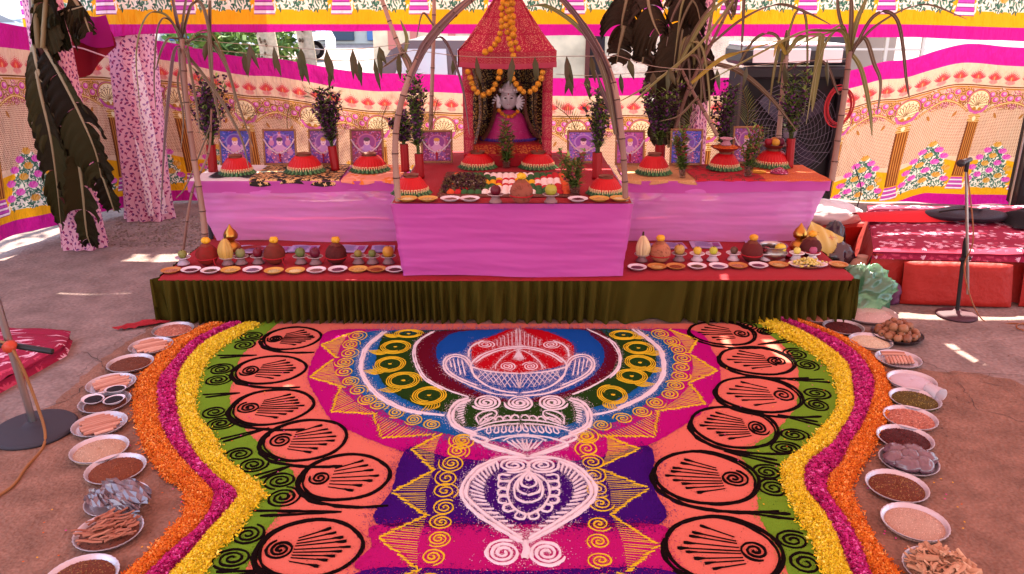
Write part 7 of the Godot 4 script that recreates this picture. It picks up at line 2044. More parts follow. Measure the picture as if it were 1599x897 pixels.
func picture(i: int, x: float, y: float, z: float, w: float, h: float, label: String, lean := 0.14, turn := 0.0) -> void:
	var t := thing("framed_picture", label, "picture", V(x, y, z), "", turn)
	t.rotation = V(-lean, turn, 0)
	var m := MB.new()
	for s in [-1.0, 1.0]:
		m.box(V(s * (w * 0.5 - 0.007), h * 0.5, 0), V(0.014, h, 0.016), Basis(), 0.004)
		m.box(V(0, h * 0.5 + s * (h * 0.5 - 0.007), 0), V(w - 0.0285, 0.014, 0.016), Basis(), 0.004)
	put("frame", m, K.wood, t)
	m = MB.new()
	m.face(V(-w * 0.5 + 0.012, h - 0.012, 0.002), V(w * 0.5 - 0.012, h - 0.012, 0.002), V(w * 0.5 - 0.012, 0.012, 0.002), V(-w * 0.5 + 0.012, 0.012, 0.002))
	put("print", m, M(Color.WHITE, 0.35, {"tex": holy_print(i)}), t)
	m = MB.new()
	m.box(V(0, h * 0.5, -0.006), V(w - 0.02, h - 0.02, 0.004))
	put("back_board", m, K.vc, t)
	m = MB.new().ink(hx("c9b0bc"))
	var b := Basis.from_euler(V(-lean, turn, 0))
	m.tube(curve3([V(-w * 0.46, h * 0.72, 0.012), V(-w * 0.3, h * 0.5, 0.014), V(0, h * 0.33, 0.014), V(w * 0.3, h * 0.5, 0.014), V(w * 0.46, h * 0.72, 0.012)], 5), [0.005], 6)
	m.ink(hx("a01c28"))
	m.blob(V(0, h * 0.29, 0.016), V(0.009, 0.013, 0.008), 8, 0.15)
	m.tube(PackedVector3Array([V(0, h * 0.27, 0.016), V(0.002, h * 0.1, 0.014)]), [0.004, 0.006], 5)
	solo("thread_garland", m, K.vc, "white thread garland across the " + label, "garland", V(x, y, z), "", "", b)

func build_offerings() -> void:
	var white := hx("dccfd8")
	var gold := hx("c99a4a")
	var tan := hx("b5763c")
	var fills := [[hx("b0705a"), hx("c99a7a"), hx("8a4a3a")], [hx("5a2030"), hx("7a3040"), hx("3a1422")], [hx("5a3a34"), hx("7a5a4c"), hx("8a6a4a")], [hx("c9a86a"), hx("d9c08a"), hx("8a6a34")], [hx("7a5a7a"), hx("9a7a94"), hx("5a3a5a")], [hx("cfc08a"), hx("a89a5a"), hx("7a7a4a")], [hx("e2d29a"), hx("d9c88c")], [hx("8a5a5a"), hx("a87a6a"), hx("6a3a4a")], [hx("6a2a4a"), hx("8a3a5a"), hx("4a1a3a")], [hx("c9a05a"), hx("a8702f"), hx("e2c48a")], [hx("8a3a1c"), hx("a85a2c"), hx("6a2a14")]]
	var rims := {"w": white, "g": gold, "t": tan}
	var n := 0
	for d in [[-2.025, 0.28, -4.443, "t", "tan small plate on the dais's left front edge, first from the end", 0],
		[-1.911, 0.28, -4.456, "w", "white small plate on the dais's left front edge, second from the end", 1],
		[-1.79, 0.28, -4.443, "w", "white small plate on the dais's left front edge, third from the end", 2],
		[-1.674, 0.28, -4.451, "g", "yellow small plate on the dais's left front edge, fourth from the end", 3],
		[-1.545, 0.28, -4.459, "w", "white small plate on the dais's left front edge, fifth from the end", 4],
		[-1.412, 0.28, -4.436, "g", "yellow small plate on the dais's left front edge, sixth from the end", 5],
		[-1.286, 0.28, -4.44, "g", "yellow small plate on the dais's left front edge, seventh from the end", 6],
		[-1.164, 0.28, -4.451, "w", "white small plate on the dais's left front edge, eighth from the end", 7],
		[-1.039, 0.28, -4.466, "w", "white small plate on the dais's left front edge, ninth from the end", 8],
		[-0.917, 0.28, -4.466, "g", "yellow small plate on the dais's left front edge, tenth from the end", 9],
		[-0.808, 0.28, -4.466, "t", "tan small plate on the dais's left front edge, eleventh from the end", 10],
		[-0.697, 0.28, -4.463, "w", "white small plate on the dais's left front edge, twelfth from the end", 1],
		[0.752, 0.28, -4.504, "w", "white small plate on the dais's right front edge, first from the table", 8],
		[0.873, 0.28, -4.518, "t", "tan small plate on the dais's right front edge, second from the table", 9],
		[0.987, 0.28, -4.521, "t", "tan small plate on the dais's right front edge, third from the table", 10],
		[1.117, 0.28, -4.528, "w", "white small plate on the dais's right front edge, fourth from the table", 2],
		[1.247, 0.28, -4.528, "w", "white small plate on the dais's right front edge, fifth from the table", 4],
		[1.367, 0.28, -4.538, "t", "tan small plate on the dais's right front edge, sixth from the table", 0],
		[1.493, 0.28, -4.545, "w", "white small plate on the dais's right front edge, seventh from the table", 8],
		[1.619, 0.28, -4.558, "t", "tan small plate on the dais's right front edge, eighth from the table", 3],
		[1.741, 0.28, -4.565, "w", "white small plate on the dais's right front edge, ninth from the table", 6],
		[1.861, 0.28, -4.565, "w", "white small plate on the dais's right front edge, tenth from the table", 6],
		[1.983, 0.28, -4.558, "t", "tan small plate on the dais's right front edge, eleventh from the table", 9],
		[-0.598, 0.721, -4.415, "g", "yellow small plate on the front table's left edge group, first from left", 6],
		[-0.481, 0.721, -4.415, "g", "yellow small plate on the front table's left edge group, second from left", 3],
		[-0.353, 0.721, -4.415, "w", "white small plate on the front table's left edge group, third from left", 7],
		[-0.241, 0.721, -4.415, "w", "white small plate on the front table's left edge group, fourth from left", 2],
		[0.376, 0.721, -4.407, "w", "white small plate on the front table's right edge group, first from the guava", 1],
		[0.499, 0.721, -4.415, "g", "yellow small plate on the front table's right edge group, second from the guava", 9],
		[0.618, 0.721, -4.424, "g", "yellow small plate on the front table's right edge group, third from the guava", 6]]:
		small_plate(n, d[0], d[1], d[2], rims[d[3]], d[4], fills[d[5]])
		n += 1
	pedestal("pale pedestal bowl at the dais's left end", V(-2.01, 0.279, -4.596), hx("b8a4b4"))
	fruit("guava", "dull green fruit in the pedestal bowl at the dais's left end", V(-2.01, 0.319, -4.596), 0.027, hx("7a7a3e"))
	pedestal("clay pedestal bowl right of the left bananas", V(-1.661, 0.279, -4.609), hx("8a6a6c"))
	fruit("guava", "grey-green fruit in the bowl right of the left bananas", V(-1.661, 0.319, -4.609), 0.03, hx("7a7a4a"))
	pedestal("clay pedestal bowl just left of the middle coconut", V(-1.559, 0.279, -4.622), hx("8a6a6c"))
	fruit("apple", "dark red apple just left of the middle coconut", V(-1.559, 0.319, -4.622), 0.03, hx("6a1426"))
	pedestal("clay pedestal bowl left of the dark coconut, farther one", V(-1.299, 0.279, -4.622), hx("8a6a6c"))
	fruit("guava", "green fruit with pointed top, between two left coconuts", V(-1.299, 0.319, -4.622), 0.031, hx("5f6a38"))
	pedestal("clay pedestal bowl left of the dark coconut, nearer one", V(-1.205, 0.279, -4.609), hx("8a6a6c"))
	fruit("apple", "maroon apple just left of the dark coconut", V(-1.205, 0.319, -4.609), 0.033, hx("5c1228"))
	pedestal("clay pedestal bowl right of the dark coconut", V(-0.944, 0.279, -4.622), hx("8a6a6c"))
	fruit("fig", "small brown-green fruit right of the dark coconut", V(-0.944, 0.319, -4.622), 0.024, hx("8a7a3a"))
	pedestal("clay pedestal bowl with folded leaf", V(-0.857, 0.279, -4.622), hx("8a6a6c"))
	fruit("guava", "small green fruit with a leaf, next to the orange fruit", V(-0.857, 0.319, -4.622), 0.024, hx("6a7038"))
	pedestal("clay pedestal bowl beside the front cloth's left edge", V(-0.759, 0.279, -4.622), hx("8a6a6c"))
	fruit("orange", "round orange fruit by the front table cloth's left edge", V(-0.759, 0.319, -4.622), 0.036, hx("b8802c"))
	pedestal("clay pedestal bowl under the left bananas", V(-1.739, 0.279, -4.596), hx("8a6a6c"))
	bananas("ripe spotted banana bunch left of centre on the dais", V(-1.739, 0.318, -4.596), hx("c9a050"))
	coconut("coconut in red cloth at the dais's left end", V(-1.861, 0.279, -4.596), hx("7a1c14"), hx("d9a01c"))
	coconut("brown-red coconut between the two left apples", V(-1.453, 0.279, -4.609), hx("6a2418"), hx("d9a01c"))
	coconut("dark maroon coconut near the front table", V(-1.075, 0.279, -4.609), hx("4a1014"), hx("c99018"))
	pedestal("clay pedestal bowl under the right bananas", V(0.804, 0.279, -4.661), hx("8a6a6c"))
	bananas("pale banana bunch on the dais right of the front table", V(0.804, 0.318, -4.661), hx("d9c090"))
	coconut("coconut with pale shell on the dais right of the bananas", V(0.913, 0.279, -4.648), hx("a8684c"), hx("d9a01c"))
	coconut("dark coconut in the middle of the dais's right half", V(1.483, 0.279, -4.661), hx("5a1a18"), hx("c98a18"))
	coconut("dark coconut behind the white flowers at the right end", V(1.874, 0.279, -4.742), hx("4a1a18"), hx("d9941c"))
	pedestal("clay pedestal bowl with a tan fruit, right half", V(1.037, 0.279, -4.675), hx("8a6a6c"))
	fruit("sapota", "round tan fruit right of the pale coconut", V(1.037, 0.319, -4.675), 0.033, hx("b08a4a"))
	pedestal("white bowl of yellow sweets", V(1.149, 0.279, -4.675), hx("c9b4bc"))
	fruit("lemon", "yellow fruit in a white bowl, right half", V(1.149, 0.319, -4.675), 0.026, hx("c9a83a"))
	pedestal("white bowl of lime pieces", V(1.248, 0.279, -4.675), hx("c9b4bc"))
	fruit("lime", "yellow-green fruit beside the yellow one", V(1.248, 0.319, -4.675), 0.026, hx("b0b03a"))
	pedestal("white bowl left of the dark right coconut", V(1.379, 0.279, -4.688), hx("c9b4bc"))
	fruit("betel_nut", "dark brown fruit left of the dark right coconut", V(1.379, 0.319, -4.688), 0.024, hx("5a4034"))
	pedestal("white bowl right of the dark right coconut", V(1.579, 0.279, -4.688), hx("d0c0c8"))
	fruit("apple", "half red fruit right of the dark right coconut", V(1.579, 0.319, -4.688), 0.024, hx("8a2a34"))
	pedestal("clay pedestal bowl before the steel pot", V(1.667, 0.279, -4.688), hx("8a6a6c"))
	fruit("sweet_lime", "large yellow fruit in front of the steel pot", V(1.667, 0.319, -4.688), 0.035, hx("d0b43a"))
	pedestal("white bowl of yellow flowers", V(1.771, 0.279, -4.688), hx("d9cfd4"))
	fruit("lemon", "pale yellow fruit in the white bowl right of the steel pot", V(1.771, 0.319, -4.688), 0.022, hx("d0c060"))
	pedestal("white bowl with an onion", V(1.87, 0.279, -4.688), hx("d9cfd4"))
	fruit("onion", "pink-purple onion in a white bowl near the right end", V(1.87, 0.319, -4.688), 0.025, hx("a04a6a"))
	pedestal("clay pedestal bowl with apple on the front altar table", V(-0.093, 0.719, -4.378), hx("8a6a6c"))
	fruit("apple", "dark red apple on the front altar table", V(-0.093, 0.759, -4.378), 0.031, hx("5c1424"))
	coconut("reddish coconut in the middle of the front altar table", V(0.053, 0.719, -4.362), hx("8a4a38"), hx("d9a81c"))
	pedestal("clay pedestal bowl with guava on the front altar table", V(0.22, 0.719, -4.378), hx("8a6a6c"))
	fruit("guava", "yellow-green guava on the front altar table", V(0.22, 0.759, -4.378), 0.034, hx("a09a38"))
	var b1 := thing("brass_pot", "pointed brass pot behind the left bananas", "brass pot", V(-1.8, 0.278, -4.86))
	var q1 := MB.new()
	q1.lathe([Vector2(0, 0), Vector2(0.05, 0.004), Vector2(0.07, 0.03), Vector2(0.055, 0.065), Vector2(0.03, 0.08), Vector2(0.034, 0.088), Vector2(0.0, 0.088)], 28)
	put("pot", q1, K.brass, b1)
	q1 = MB.new()
	q1.lathe([Vector2(0.02, 0.088), Vector2(0.05, 0.11), Vector2(0.054, 0.135), Vector2(0.04, 0.165), Vector2(0.018, 0.19), Vector2(0.004, 0.215), Vector2(0.0, 0.218)], 28)
	put("bud_lid", q1, K.brass, b1)
	b1.scale = Vector3.ONE * 0.85
	var b2 := thing("brass_pot", "pointed brass pot on a red plate at the dais's right end", "brass pot", V(1.835, 0.292, -4.84))
	var q2 := MB.new()
	q2.lathe([Vector2(0, 0), Vector2(0.05, 0.004), Vector2(0.07, 0.03), Vector2(0.055, 0.065), Vector2(0.03, 0.08), Vector2(0.034, 0.088), Vector2(0.0, 0.088)], 28)
	put("pot", q2, K.brass, b2)
	q2 = MB.new()
	q2.lathe([Vector2(0.02, 0.088), Vector2(0.05, 0.11), Vector2(0.054, 0.135), Vector2(0.04, 0.165), Vector2(0.018, 0.19), Vector2(0.004, 0.215), Vector2(0.0, 0.218)], 28)
	put("bud_lid", q2, K.brass, b2)
	b2.scale = Vector3.ONE * 0.85
	var m := MB.new()
	m.lathe([Vector2(0, 0.004), Vector2(0.11, 0.004), Vector2(0.13, 0.018), Vector2(0.134, 0.018), Vector2(0.114, 0.0), Vector2(0, 0.0)], 36)
	solo("red_plate", m, M(hx("9a1420"), 0.35), "wide red plate under the right brass pot", "plate", V(1.79, 0.279, -4.82))
	m = MB.new()
	m.lathe([Vector2(0, 0.004), Vector2(0.07, 0.004), Vector2(0.09, 0.025), Vector2(0.094, 0.025), Vector2(0.074, 0.0), Vector2(0, 0.0)], 32)
	solo("red_bowl", m, M(hx("7a1420"), 0.35), "shallow red bowl behind the left bananas", "bowl", V(-1.68, 0.279, -4.83))
	var sp := thing("steel_pot", "round steel cooking pot near the dais's right end", "pot", V(1.63, 0.279, -4.72))
	m = MB.new()
	m.lathe([Vector2(0, 0), Vector2(0.06, 0), Vector2(0.082, 0.02), Vector2(0.085, 0.05), Vector2(0.075, 0.075), Vector2(0.09, 0.085), Vector2(0.088, 0.088), Vector2(0.07, 0.078), Vector2(0.08, 0.05), Vector2(0.076, 0.02), Vector2(0, 0.006)], 40)
	put("pot", m, K.steel, sp)
	m = MB.new()
	for i in 130:
		m.ink(hx("d0c890").lerp(hx("c9b24a"), rng.randf()))
		var q := V(rng.randfn(0, 0.035), 0, rng.randfn(0, 0.03))
		m.blob(q + V(0, 0.014 + 0.03 * exp(-q.length_squared() * 500.0) * rng.randf(), 0), V(0.009, 0.006, 0.009), 6, 0.25, i)
	solo("white_flowers", m, K.vc, "loose heap of pale yellow flowers on a tan plate", "flowers", V(1.80, 0.285, -4.57), "", "stuff")
	m = MB.new().ink(hx("9a6a4a"))
	m.lathe([Vector2(0, 0.003), Vector2(0.06, 0.003), Vector2(0.075, 0.014), Vector2(0.078, 0.013), Vector2(0.062, 0.0), Vector2(0, 0.0)], 32)
	solo("tan_plate", m, K.satin, "tan leaf plate under the pale yellow flowers", "plate", V(1.80, 0.279, -4.57))
	for d in [[-1.693, -4.9, 0.19, 0.17, "a89ac0", "printed leaflet behind the left brass pot's bowl"],
		[-1.527, -4.9, 0.17, 0.14, "9a8ab8", "printed leaflet behind the middle left coconut"],
		[-1.352, -4.915, 0.18, 0.15, "a08fc0", "printed leaflet between the middle and dark coconuts"],
		[-1.048, -4.915, 0.2, 0.16, "a898c4", "printed leaflet behind the dark left coconut"],
		[-0.839, -4.915, 0.15, 0.15, "9f90bc", "printed leaflet by the front cloth's left edge"],
		[0.895, -4.974, 0.13, 0.14, "a08ac0", "printed leaflet behind the right bananas"],
		[1.066, -4.988, 0.15, 0.14, "ab94c4", "printed leaflet behind the tan fruit"],
		[1.281, -5.003, 0.2, 0.15, "b09cc8", "printed leaflet with darker half, right half of the dais"],
		[1.667, -5.049, 0.22, 0.14, "a892c0", "printed leaflet with red stamps left of the red plate"]]:
		var t := thing("leaflet", d[5], "leaflet", V(d[0], 0.281, d[1]), "leaflets on the dais", rr(-0.12, 0.12))
		m = MB.new().ink(hx(d[4]))
		m.grid(8, 6, func(u, v): return V((u - 0.5) * d[2], 0.004 + 0.003 * sin(u * 6.0), (v - 0.5) * d[3]))
		m.box(V(0, 0.001, 0), V(d[2] * 0.98, 0.003, d[3] * 0.98))
		put("paper", m, K.vc, t)
		m = MB.new().ink(hx("6a5a98"))
		for i in 5:
			m.box(V(-d[2] * 0.1, 0.0082, (i - 2) * d[3] * 0.15), V(d[2] * 0.6 * rr(0.6, 1.0), 0.0008, 0.006))
		m.ink(hx("8a4a8a"))
		m.box(V(d[2] * 0.33, 0.0082, 0), V(d[2] * 0.2, 0.0009, d[3] * 0.5))
		put("printed_lines", m, K.vc, t)
	red_pot("red pleated pot before the leftmost framed picture", -1.865, 0.7, -5.3, 0.226, 0.124)
	red_pot("red pleated pot on black and gold cloth, left table", -1.415, 0.706, -5.346, 0.254, 0.123)
	red_pot("red pleated pot on the peach cloth, left table", -0.983, 0.702, -5.411, 0.257, 0.115)
	red_pot("red pleated pot at the shrine's left foot", -0.238, 0.719, -5.434, 0.249, 0.108)
	red_pot("red pleated pot at the shrine's right foot", 0.18, 0.719, -5.434, 0.249, 0.108)
	red_pot("red pleated pot at the front table's left corner", -0.597, 0.719, -4.605, 0.221, 0.112)
	red_pot("red pleated pot at the front table's right corner", 0.555, 0.719, -4.602, 0.213, 0.105)
	red_pot("red pleated pot on the tan cloth, right table", 0.963, 0.701, -5.316, 0.227, 0.133)
	red_pot("red pleated pot carrying a bowl of orange petals, right table", 1.475, 0.706, -5.444, 0.223, 0.119)
	m = MB.new().ink(hx("8a2a1c"))
	m.lathe([Vector2(0, 0.002), Vector2(0.04, 0.002), Vector2(0.1, 0.03), Vector2(0.105, 0.03), Vector2(0.045, -0.002), Vector2(0, -0.002)], 30)
	solo("offering_bowl", m, K.satin, "shallow bowl of orange petals on a red pot", "bowl", V(1.475, 0.829, -5.444))
	heap("orange_petals", "orange petals heaped in the bowl on a red pot", V(1.475, 0.851, -5.444), 0.085, 0.02, [hx("c9581c"), hx("d9702a")], 160, V(0.01, 0.004, 0.008))
	pedestal("small patterned cup on the orange petals", V(1.475, 0.87, -5.444), hx("b07a8a"))
	red_pot("red pleated pot carrying a fruit bowl, right table's outer end", 1.849, 0.702, -5.571, 0.255, 0.124)
	m = MB.new().ink(hx("6a2a24"))
	m.lathe([Vector2(0, 0.002), Vector2(0.04, 0.002), Vector2(0.1, 0.03), Vector2(0.105, 0.03), Vector2(0.045, -0.002), Vector2(0, -0.002)], 30)
	solo("offering_bowl", m, K.satin, "shallow fruit bowl on the outermost red pot", "bowl", V(1.849, 0.83, -5.571))
	fruit("apple", "red fruit at the left of the topmost fruit bowl", V(1.804, 0.846, -5.561), 0.028, hx("8a1c28"), false)
	fruit("lemon", "yellow fruit at the front of the topmost fruit bowl", V(1.849, 0.846, -5.541), 0.028, hx("c99030"), false)
	fruit("plum", "dark plum at the right of the topmost fruit bowl", V(1.894, 0.846, -5.571), 0.028, hx("6a2038"), false)
	fruit("orange", "orange fruit at the back of the topmost fruit bowl", V(1.859, 0.846, -5.611), 0.028, hx("b0642a"), false)
	heap("pink_petals", "small heap of pink petals on the orange cloth", V(1.82, 0.703, -5.316), 0.06, 0.03, [hx("b03a6a"), hx("a01c3a"), hx("d08aa0")], 120, V(0.01, 0.004, 0.008))
	heap("yellow_powder", "flat patch of yellow powder on the orange cloth", V(1.672, 0.703, -5.361), 0.07, 0.006, [hx("d0901c")], 80, V(0.004, 0.002, 0.004))
	picture(0, -1.958, 0.706, -5.57, 0.227, 0.256, "framed picture in blue behind the leftmost red pot", 0.13, 0.04)
	picture(1, -1.643, 0.706, -5.57, 0.237, 0.256, "framed picture of nine small figures on indigo", 0.13, 0)
	picture(2, -1.335, 0.706, -5.57, 0.214, 0.256, "framed purple picture behind the slanting red vase", 0.13, -0.05)
	picture(3, -1.026, 0.706, -5.57, 0.237, 0.256, "framed maroon picture of a standing figure in rays", 0.13, 0.02)
	picture(4, -0.532, 0.723, -5.57, 0.223, 0.23, "framed magenta picture left of the shrine", 0.13, 0)
	picture(5, 0.505, 0.723, -5.57, 0.232, 0.23, "framed pale violet picture right of the shrine", 0.13, 0)
	picture(6, 0.835, 0.706, -5.57, 0.209, 0.247, "framed pink picture at the right table's inner end", 0.13, 0)
	picture(7, 1.232, 0.706, -5.57, 0.228, 0.256, "framed bright blue picture behind the small flower glass", 0.13, -0.06)
	picture(8, 1.675, 0.706, -5.63, 0.198, 0.266, "framed violet picture behind the bowl-topped pot, outermost right", 0.13, 0.03)

# --- plants
func bouquet(label: String, at: Vector3, tube_h: float, tube_r: float, top: float, spread: float, style: int, lean := 0.0, red := true) -> void:
	var t := thing("flower_vase", label, "vase", at, "", 0.0)
	t.rotation.z = -lean
	var m := MB.new()
	if red:
		m.ink(hx("8e1018"))
		m.lathe([Vector2(0, 0), Vector2(tube_r * 1.05, 0), Vector2(tube_r, tube_h * 0.1), Vector2(tube_r, tube_h), Vector2(tube_r * 0.88, tube_h), Vector2(tube_r * 0.85, tube_h * 0.2)], 40, Vector3.ZERO, 0.05, 7)
		put("vase", m, K.satin, t)
	else:
		m.lathe([Vector2(0, 0), Vector2(tube_r * 0.8, 0), Vector2(tube_r, tube_h), Vector2(tube_r * 0.9, tube_h), Vector2(tube_r * 0.7, 0.01)], 20)
		put("vase", m, M(hx("6a4a44"), 0.15, {"alpha": 0.35, "spec": 0.6}), t)
	var base := tube_h if red else tube_h * 0.15
	var st := MB.new().ink(hx("3f4a26"))
	var lf := MB.new()
	var fw := MB.new()
	var tips := []
	for i in (19 if style != 3 else 11):
		var a := rr(0, TAU)
		var q := sqrt(rng.randf()) * spread
		var hgt := lerp(base + (top - base) * 0.55, top, rng.randf() if i else 1.0)
		var p := curve3([V(rr(-0.4, 0.4) * tube_r, base - 0.02 if red else 0.01, rr(-0.4, 0.4) * tube_r), V(cos(a) * q * 0.35, lerp(base, hgt, 0.45), sin(a) * q * 0.35), V(cos(a) * q, hgt, sin(a) * q)], 5)
		st.tube(p, [0.0032, 0.003, 0.0028, 0.0026, 0.0024, 0.0022, 0.002, 0.0018, 0.0016, 0.0014, 0.001], 5)
		for k in range(2, p.size()):
			for s in (5 if style == 0 else 4):
				lf.ink((hx("3c5a22").lerp(hx("84a04c"), rng.randf())) if style != 0 or rng.randf() < 0.7 else hx("3a2430").lerp(hx("4a3a28"), rng.randf()))
				var an := rr(0, TAU)
				var l := rr(0.025, 0.075)
				var e := p[k] + V(cos(an) * l, rr(0.0, 0.7) * l, sin(an) * l)
				lf.blade(PackedVector3Array([p[k], p[k].lerp(e, 0.5) + V(0, 0.006, 0), e]), [0.002, rr(0.004, 0.009), 0.0005], 0.25)
			if style != 1 and k > (3 if style == 0 else 5) or style == 2 and k > 2:
				for s in (4 if style == 0 else 2):
					fw.ink([hx("3a1432"), hx("502450"), hx("2c1022"), hx("6a3a68")][rng.randi() % 4] if style != 3 else [hx("7a3040"), hx("8a4a3a"), hx("6a5a2a")][rng.randi() % 3])
					fw.blob(p[k] + V(rr(-1, 1), rr(-1, 1), rr(-1, 1)) * (0.02 if style == 0 else 0.013), V(0.008, 0.007, 0.008) * rr(0.7, 1.3), 6, 0.2, s)
	put("stems", st, K.vc, t)
	put("leaves", lf, M(Color.WHITE, 0.6, {"vc": 1, "bl": Color(0.3, 0.3, 0.2)}), t)
	if fw.v.size():
		put("flowers", fw, K.vc, t)

func frond(label: String, at: Vector3, pts: Array, n: int, l: float) -> void:
	var t := thing("palm_frond", label, "palm leaf", at)
	var c := curve3(pts, 8)
	var m := MB.new().ink(hx("6a5a34"))
	m.tube(c, [0.003], 5)
	put("midrib", m, K.vc, t)
	m = MB.new()
	for i in range(3, c.size() - 1):
		var d := (c[i + 1] - c[i - 1]).normalized()
		for s in [-1.0, 1.0]:
			m.ink(hx("556428").lerp(hx("8a9050"), rng.randf()))
			var o = (d * 0.8 + d.cross(V(0, 0, 1)).normalized() * s * 0.7 + V(0, 0, 0.1)).normalized()
			var e = c[i] + o * l * (1.0 - 0.5 * i / c.size())
			m.blade(PackedVector3Array([c[i], c[i].lerp(e, 0.5), e + V(0, -0.01, 0)]), [0.003, 0.0075, 0.0008], 0.3, V(0.3, 0.2, 1))
	put("leaflets", m, M(Color.WHITE, 0.6, {"vc": 1, "bl": Color(0.3, 0.3, 0.2)}), t)

func cane(label: String, path: Array, r0: float, r1: float, leaves: Array, pale := false, extra := 0) -> void:
	var t := thing("sugarcane_stalk", label, "sugarcane")
	var c := curve3(path, 12)
	var m := MB.new()
	var b := m.v.size()
	var n := c.size()
	var rad := []
	for i in n:
		rad.append(lerp(r0, r1, float(i) / n) * (1.12 if i % 6 == 0 else 1.0))
	# colour bands from node to node
	for i in range(0, n - 1, 6):
		var e := mini(i + 6, n - 1)
		m.ink((hx("9a7a70") if pale else hx("7d5a50")).lerp(hx("a88a78"), rng.randf() * 0.7))
		m.tube(c.slice(i, e + 1), rad.slice(i, e + 1), 10, false)
		m.ink(hx("4a342c"))
		var d := (c[e] - c[i]).normalized()
		m.tube(PackedVector3Array([c[e] - d * 0.003, c[e] + d * 0.003]), [rad[e] * 1.05], 10)
	put("stem", m, K.satin, t)
	var lm := M(Color.WHITE, 0.55, {"vc": 1, "bl": Color(0.3, 0.28, 0.15), "bump": NT.fine, "tri": 5.0, "bs": 0.1})
	var tip: Vector3 = path[-1]
	for i in extra:
		var an := rr(0, TAU)
		var rad2 := rr(0.12, 0.42)
		var up := rr(0.05, 0.28)
		var o := V(cos(an) * rad2, 0, sin(an) * rad2 * 0.5)
		var base := tip + V(rr(-0.02, 0.02), rr(-0.16, 0.0), 0)
		leaves.append([[base, base + o * 0.35 + V(0, up, 0), base + o * 0.8 + V(0, up * 0.9, 0), base + o * 1.15 + V(0, up * 0.2 - rr(0.0, 0.2), 0), base + o * 1.25 + V(0, -rr(0.1, 0.45), 0)], rr(0.009, 0.015), [hx("5a4638"), hx("6f6a3c"), hx("6a5a40"), hx("7c7446")][i % 4]])
	for q in leaves:
		var p := curve3(q[0], 9)
		var w := []
		for i in p.size():
			var s := float(i) / (p.size() - 1)
			w.append(q[1] * 1.05 * (0.55 + 0.7 * sin(minf(s * 2.2, PI * 0.5))) * pow(1.0 - s, 0.6) + 0.001)
		m = MB.new().ink(q[2])
		m.blade(p, w, 0.5, V(0.85, 0.25, 0.45))
		m.ink((q[2] as Color).lightened(0.25))
		m.tube(p, [0.0018], 4)
		put("leaf", m, lm, t)

func banana_leaf(par: Node, path: Array, w: float, drop: float, sd: int, k1: Color, k2: Color) -> void:
	# a big withered leaf: midrib with torn strips hanging from both sides
	var c := curve3(path, 10)
	var r := RandomNumberGenerator.new()
	r.seed = sd
	var m := MB.new()
	var n := c.size()
	for s in [-1.0, 1.0]:
		var i := 1
		while i < n - 2:
			var span := mini(r.randi_range(5, 14), n - 1 - i)
			var sw := r.randf_range(-0.12, 0.22)
			var cut := r.randf_range(0.75, 1.1)
			m.ink(k1.lerp(k2, r.randf()))
			var dz := r.randf_range(-0.05, 0.05)
			var i0 := i
			m.grid(14, 12, func(u, v):
				var f: float = i0 + u * span * (1.0 - 0.07 * v)
				var a := int(minf(f, n - 2))
				var p: Vector3 = c[a].lerp(c[a + 1], f - a)
				var d := (c[a + 1] - c[a]).normalized()
				var sidev = d.cross(V(0.2, 0.1, 1)).normalized() * s
				if sidev.length() < 0.1:
					sidev = V(s, 0, 0)
				var ww: float = w * sin(PI * clampf(0.12 + 0.82 * f / n, 0, 1)) * cut
				var out = sidev * ww * (v - 0.35 * v * v * drop) + V(0, -ww * drop * v * v, 0) + d * (sw * v * v * ww) + V(0, 0, 0.5 * ww * v * (1.0 - 0.6 * v) + dz * v + 0.016 * sin(f * 2.3 + v * 4.0) * v)
				if v > 0.85:
					out += V(0.006 * sin(f * 5.0), 0.008 * sin(f * 4.0 + sd), 0.0)
				return p + out)
			i += span
	put("leaf_blade", m, M(Color.WHITE, 0.62, {"vc": 1, "spec": 0.2, "bl": Color(0.2, 0.17, 0.1), "bump": NT.fine, "tri": 3.0, "bs": 0.5}), par)
	m = MB.new().ink(hx("8a7a5c"))
	var rad := []
	for i in n:
		rad.append(lerp(0.016, 0.003, float(i) / n))
	m.tube(c, rad, 8)
	put("midrib", m, K.satin, par)

func toran(label: String, path: Array, spots: Array) -> void:
	var t := thing("leaf_string", label, "leaf garland")
	var c := curve3(path, 16)
	var m := MB.new().ink(hx("a8988a"))
	m.tube(c, [0.002], 4)
	put("string", m, K.vc, t)
	for s in spots:
		var f: float = s * (c.size() - 1)
		var p: Vector3 = c[int(f)]
		for q in rng.randi_range(1, 2):
			var l := rr(0.1, 0.2)
			var x := rr(-0.03, 0.05)
			m = MB.new().ink(hx("3a4220").lerp(hx("4a3a20"), rng.randf()))
			m.blade(PackedVector3Array([p, p + V(x * 0.2, -l * 0.3, 0.012), p + V(x * 0.6, -l * 0.65, 0.016), p + V(x, -l, 0.004)]), [0.002, rr(0.015, 0.022), rr(0.012, 0.017), 0.001], rr(0.2, 0.6), V(1, 0.2, rr(-0.5, 0.5)))
			put("leaf", m, K.satin, t)

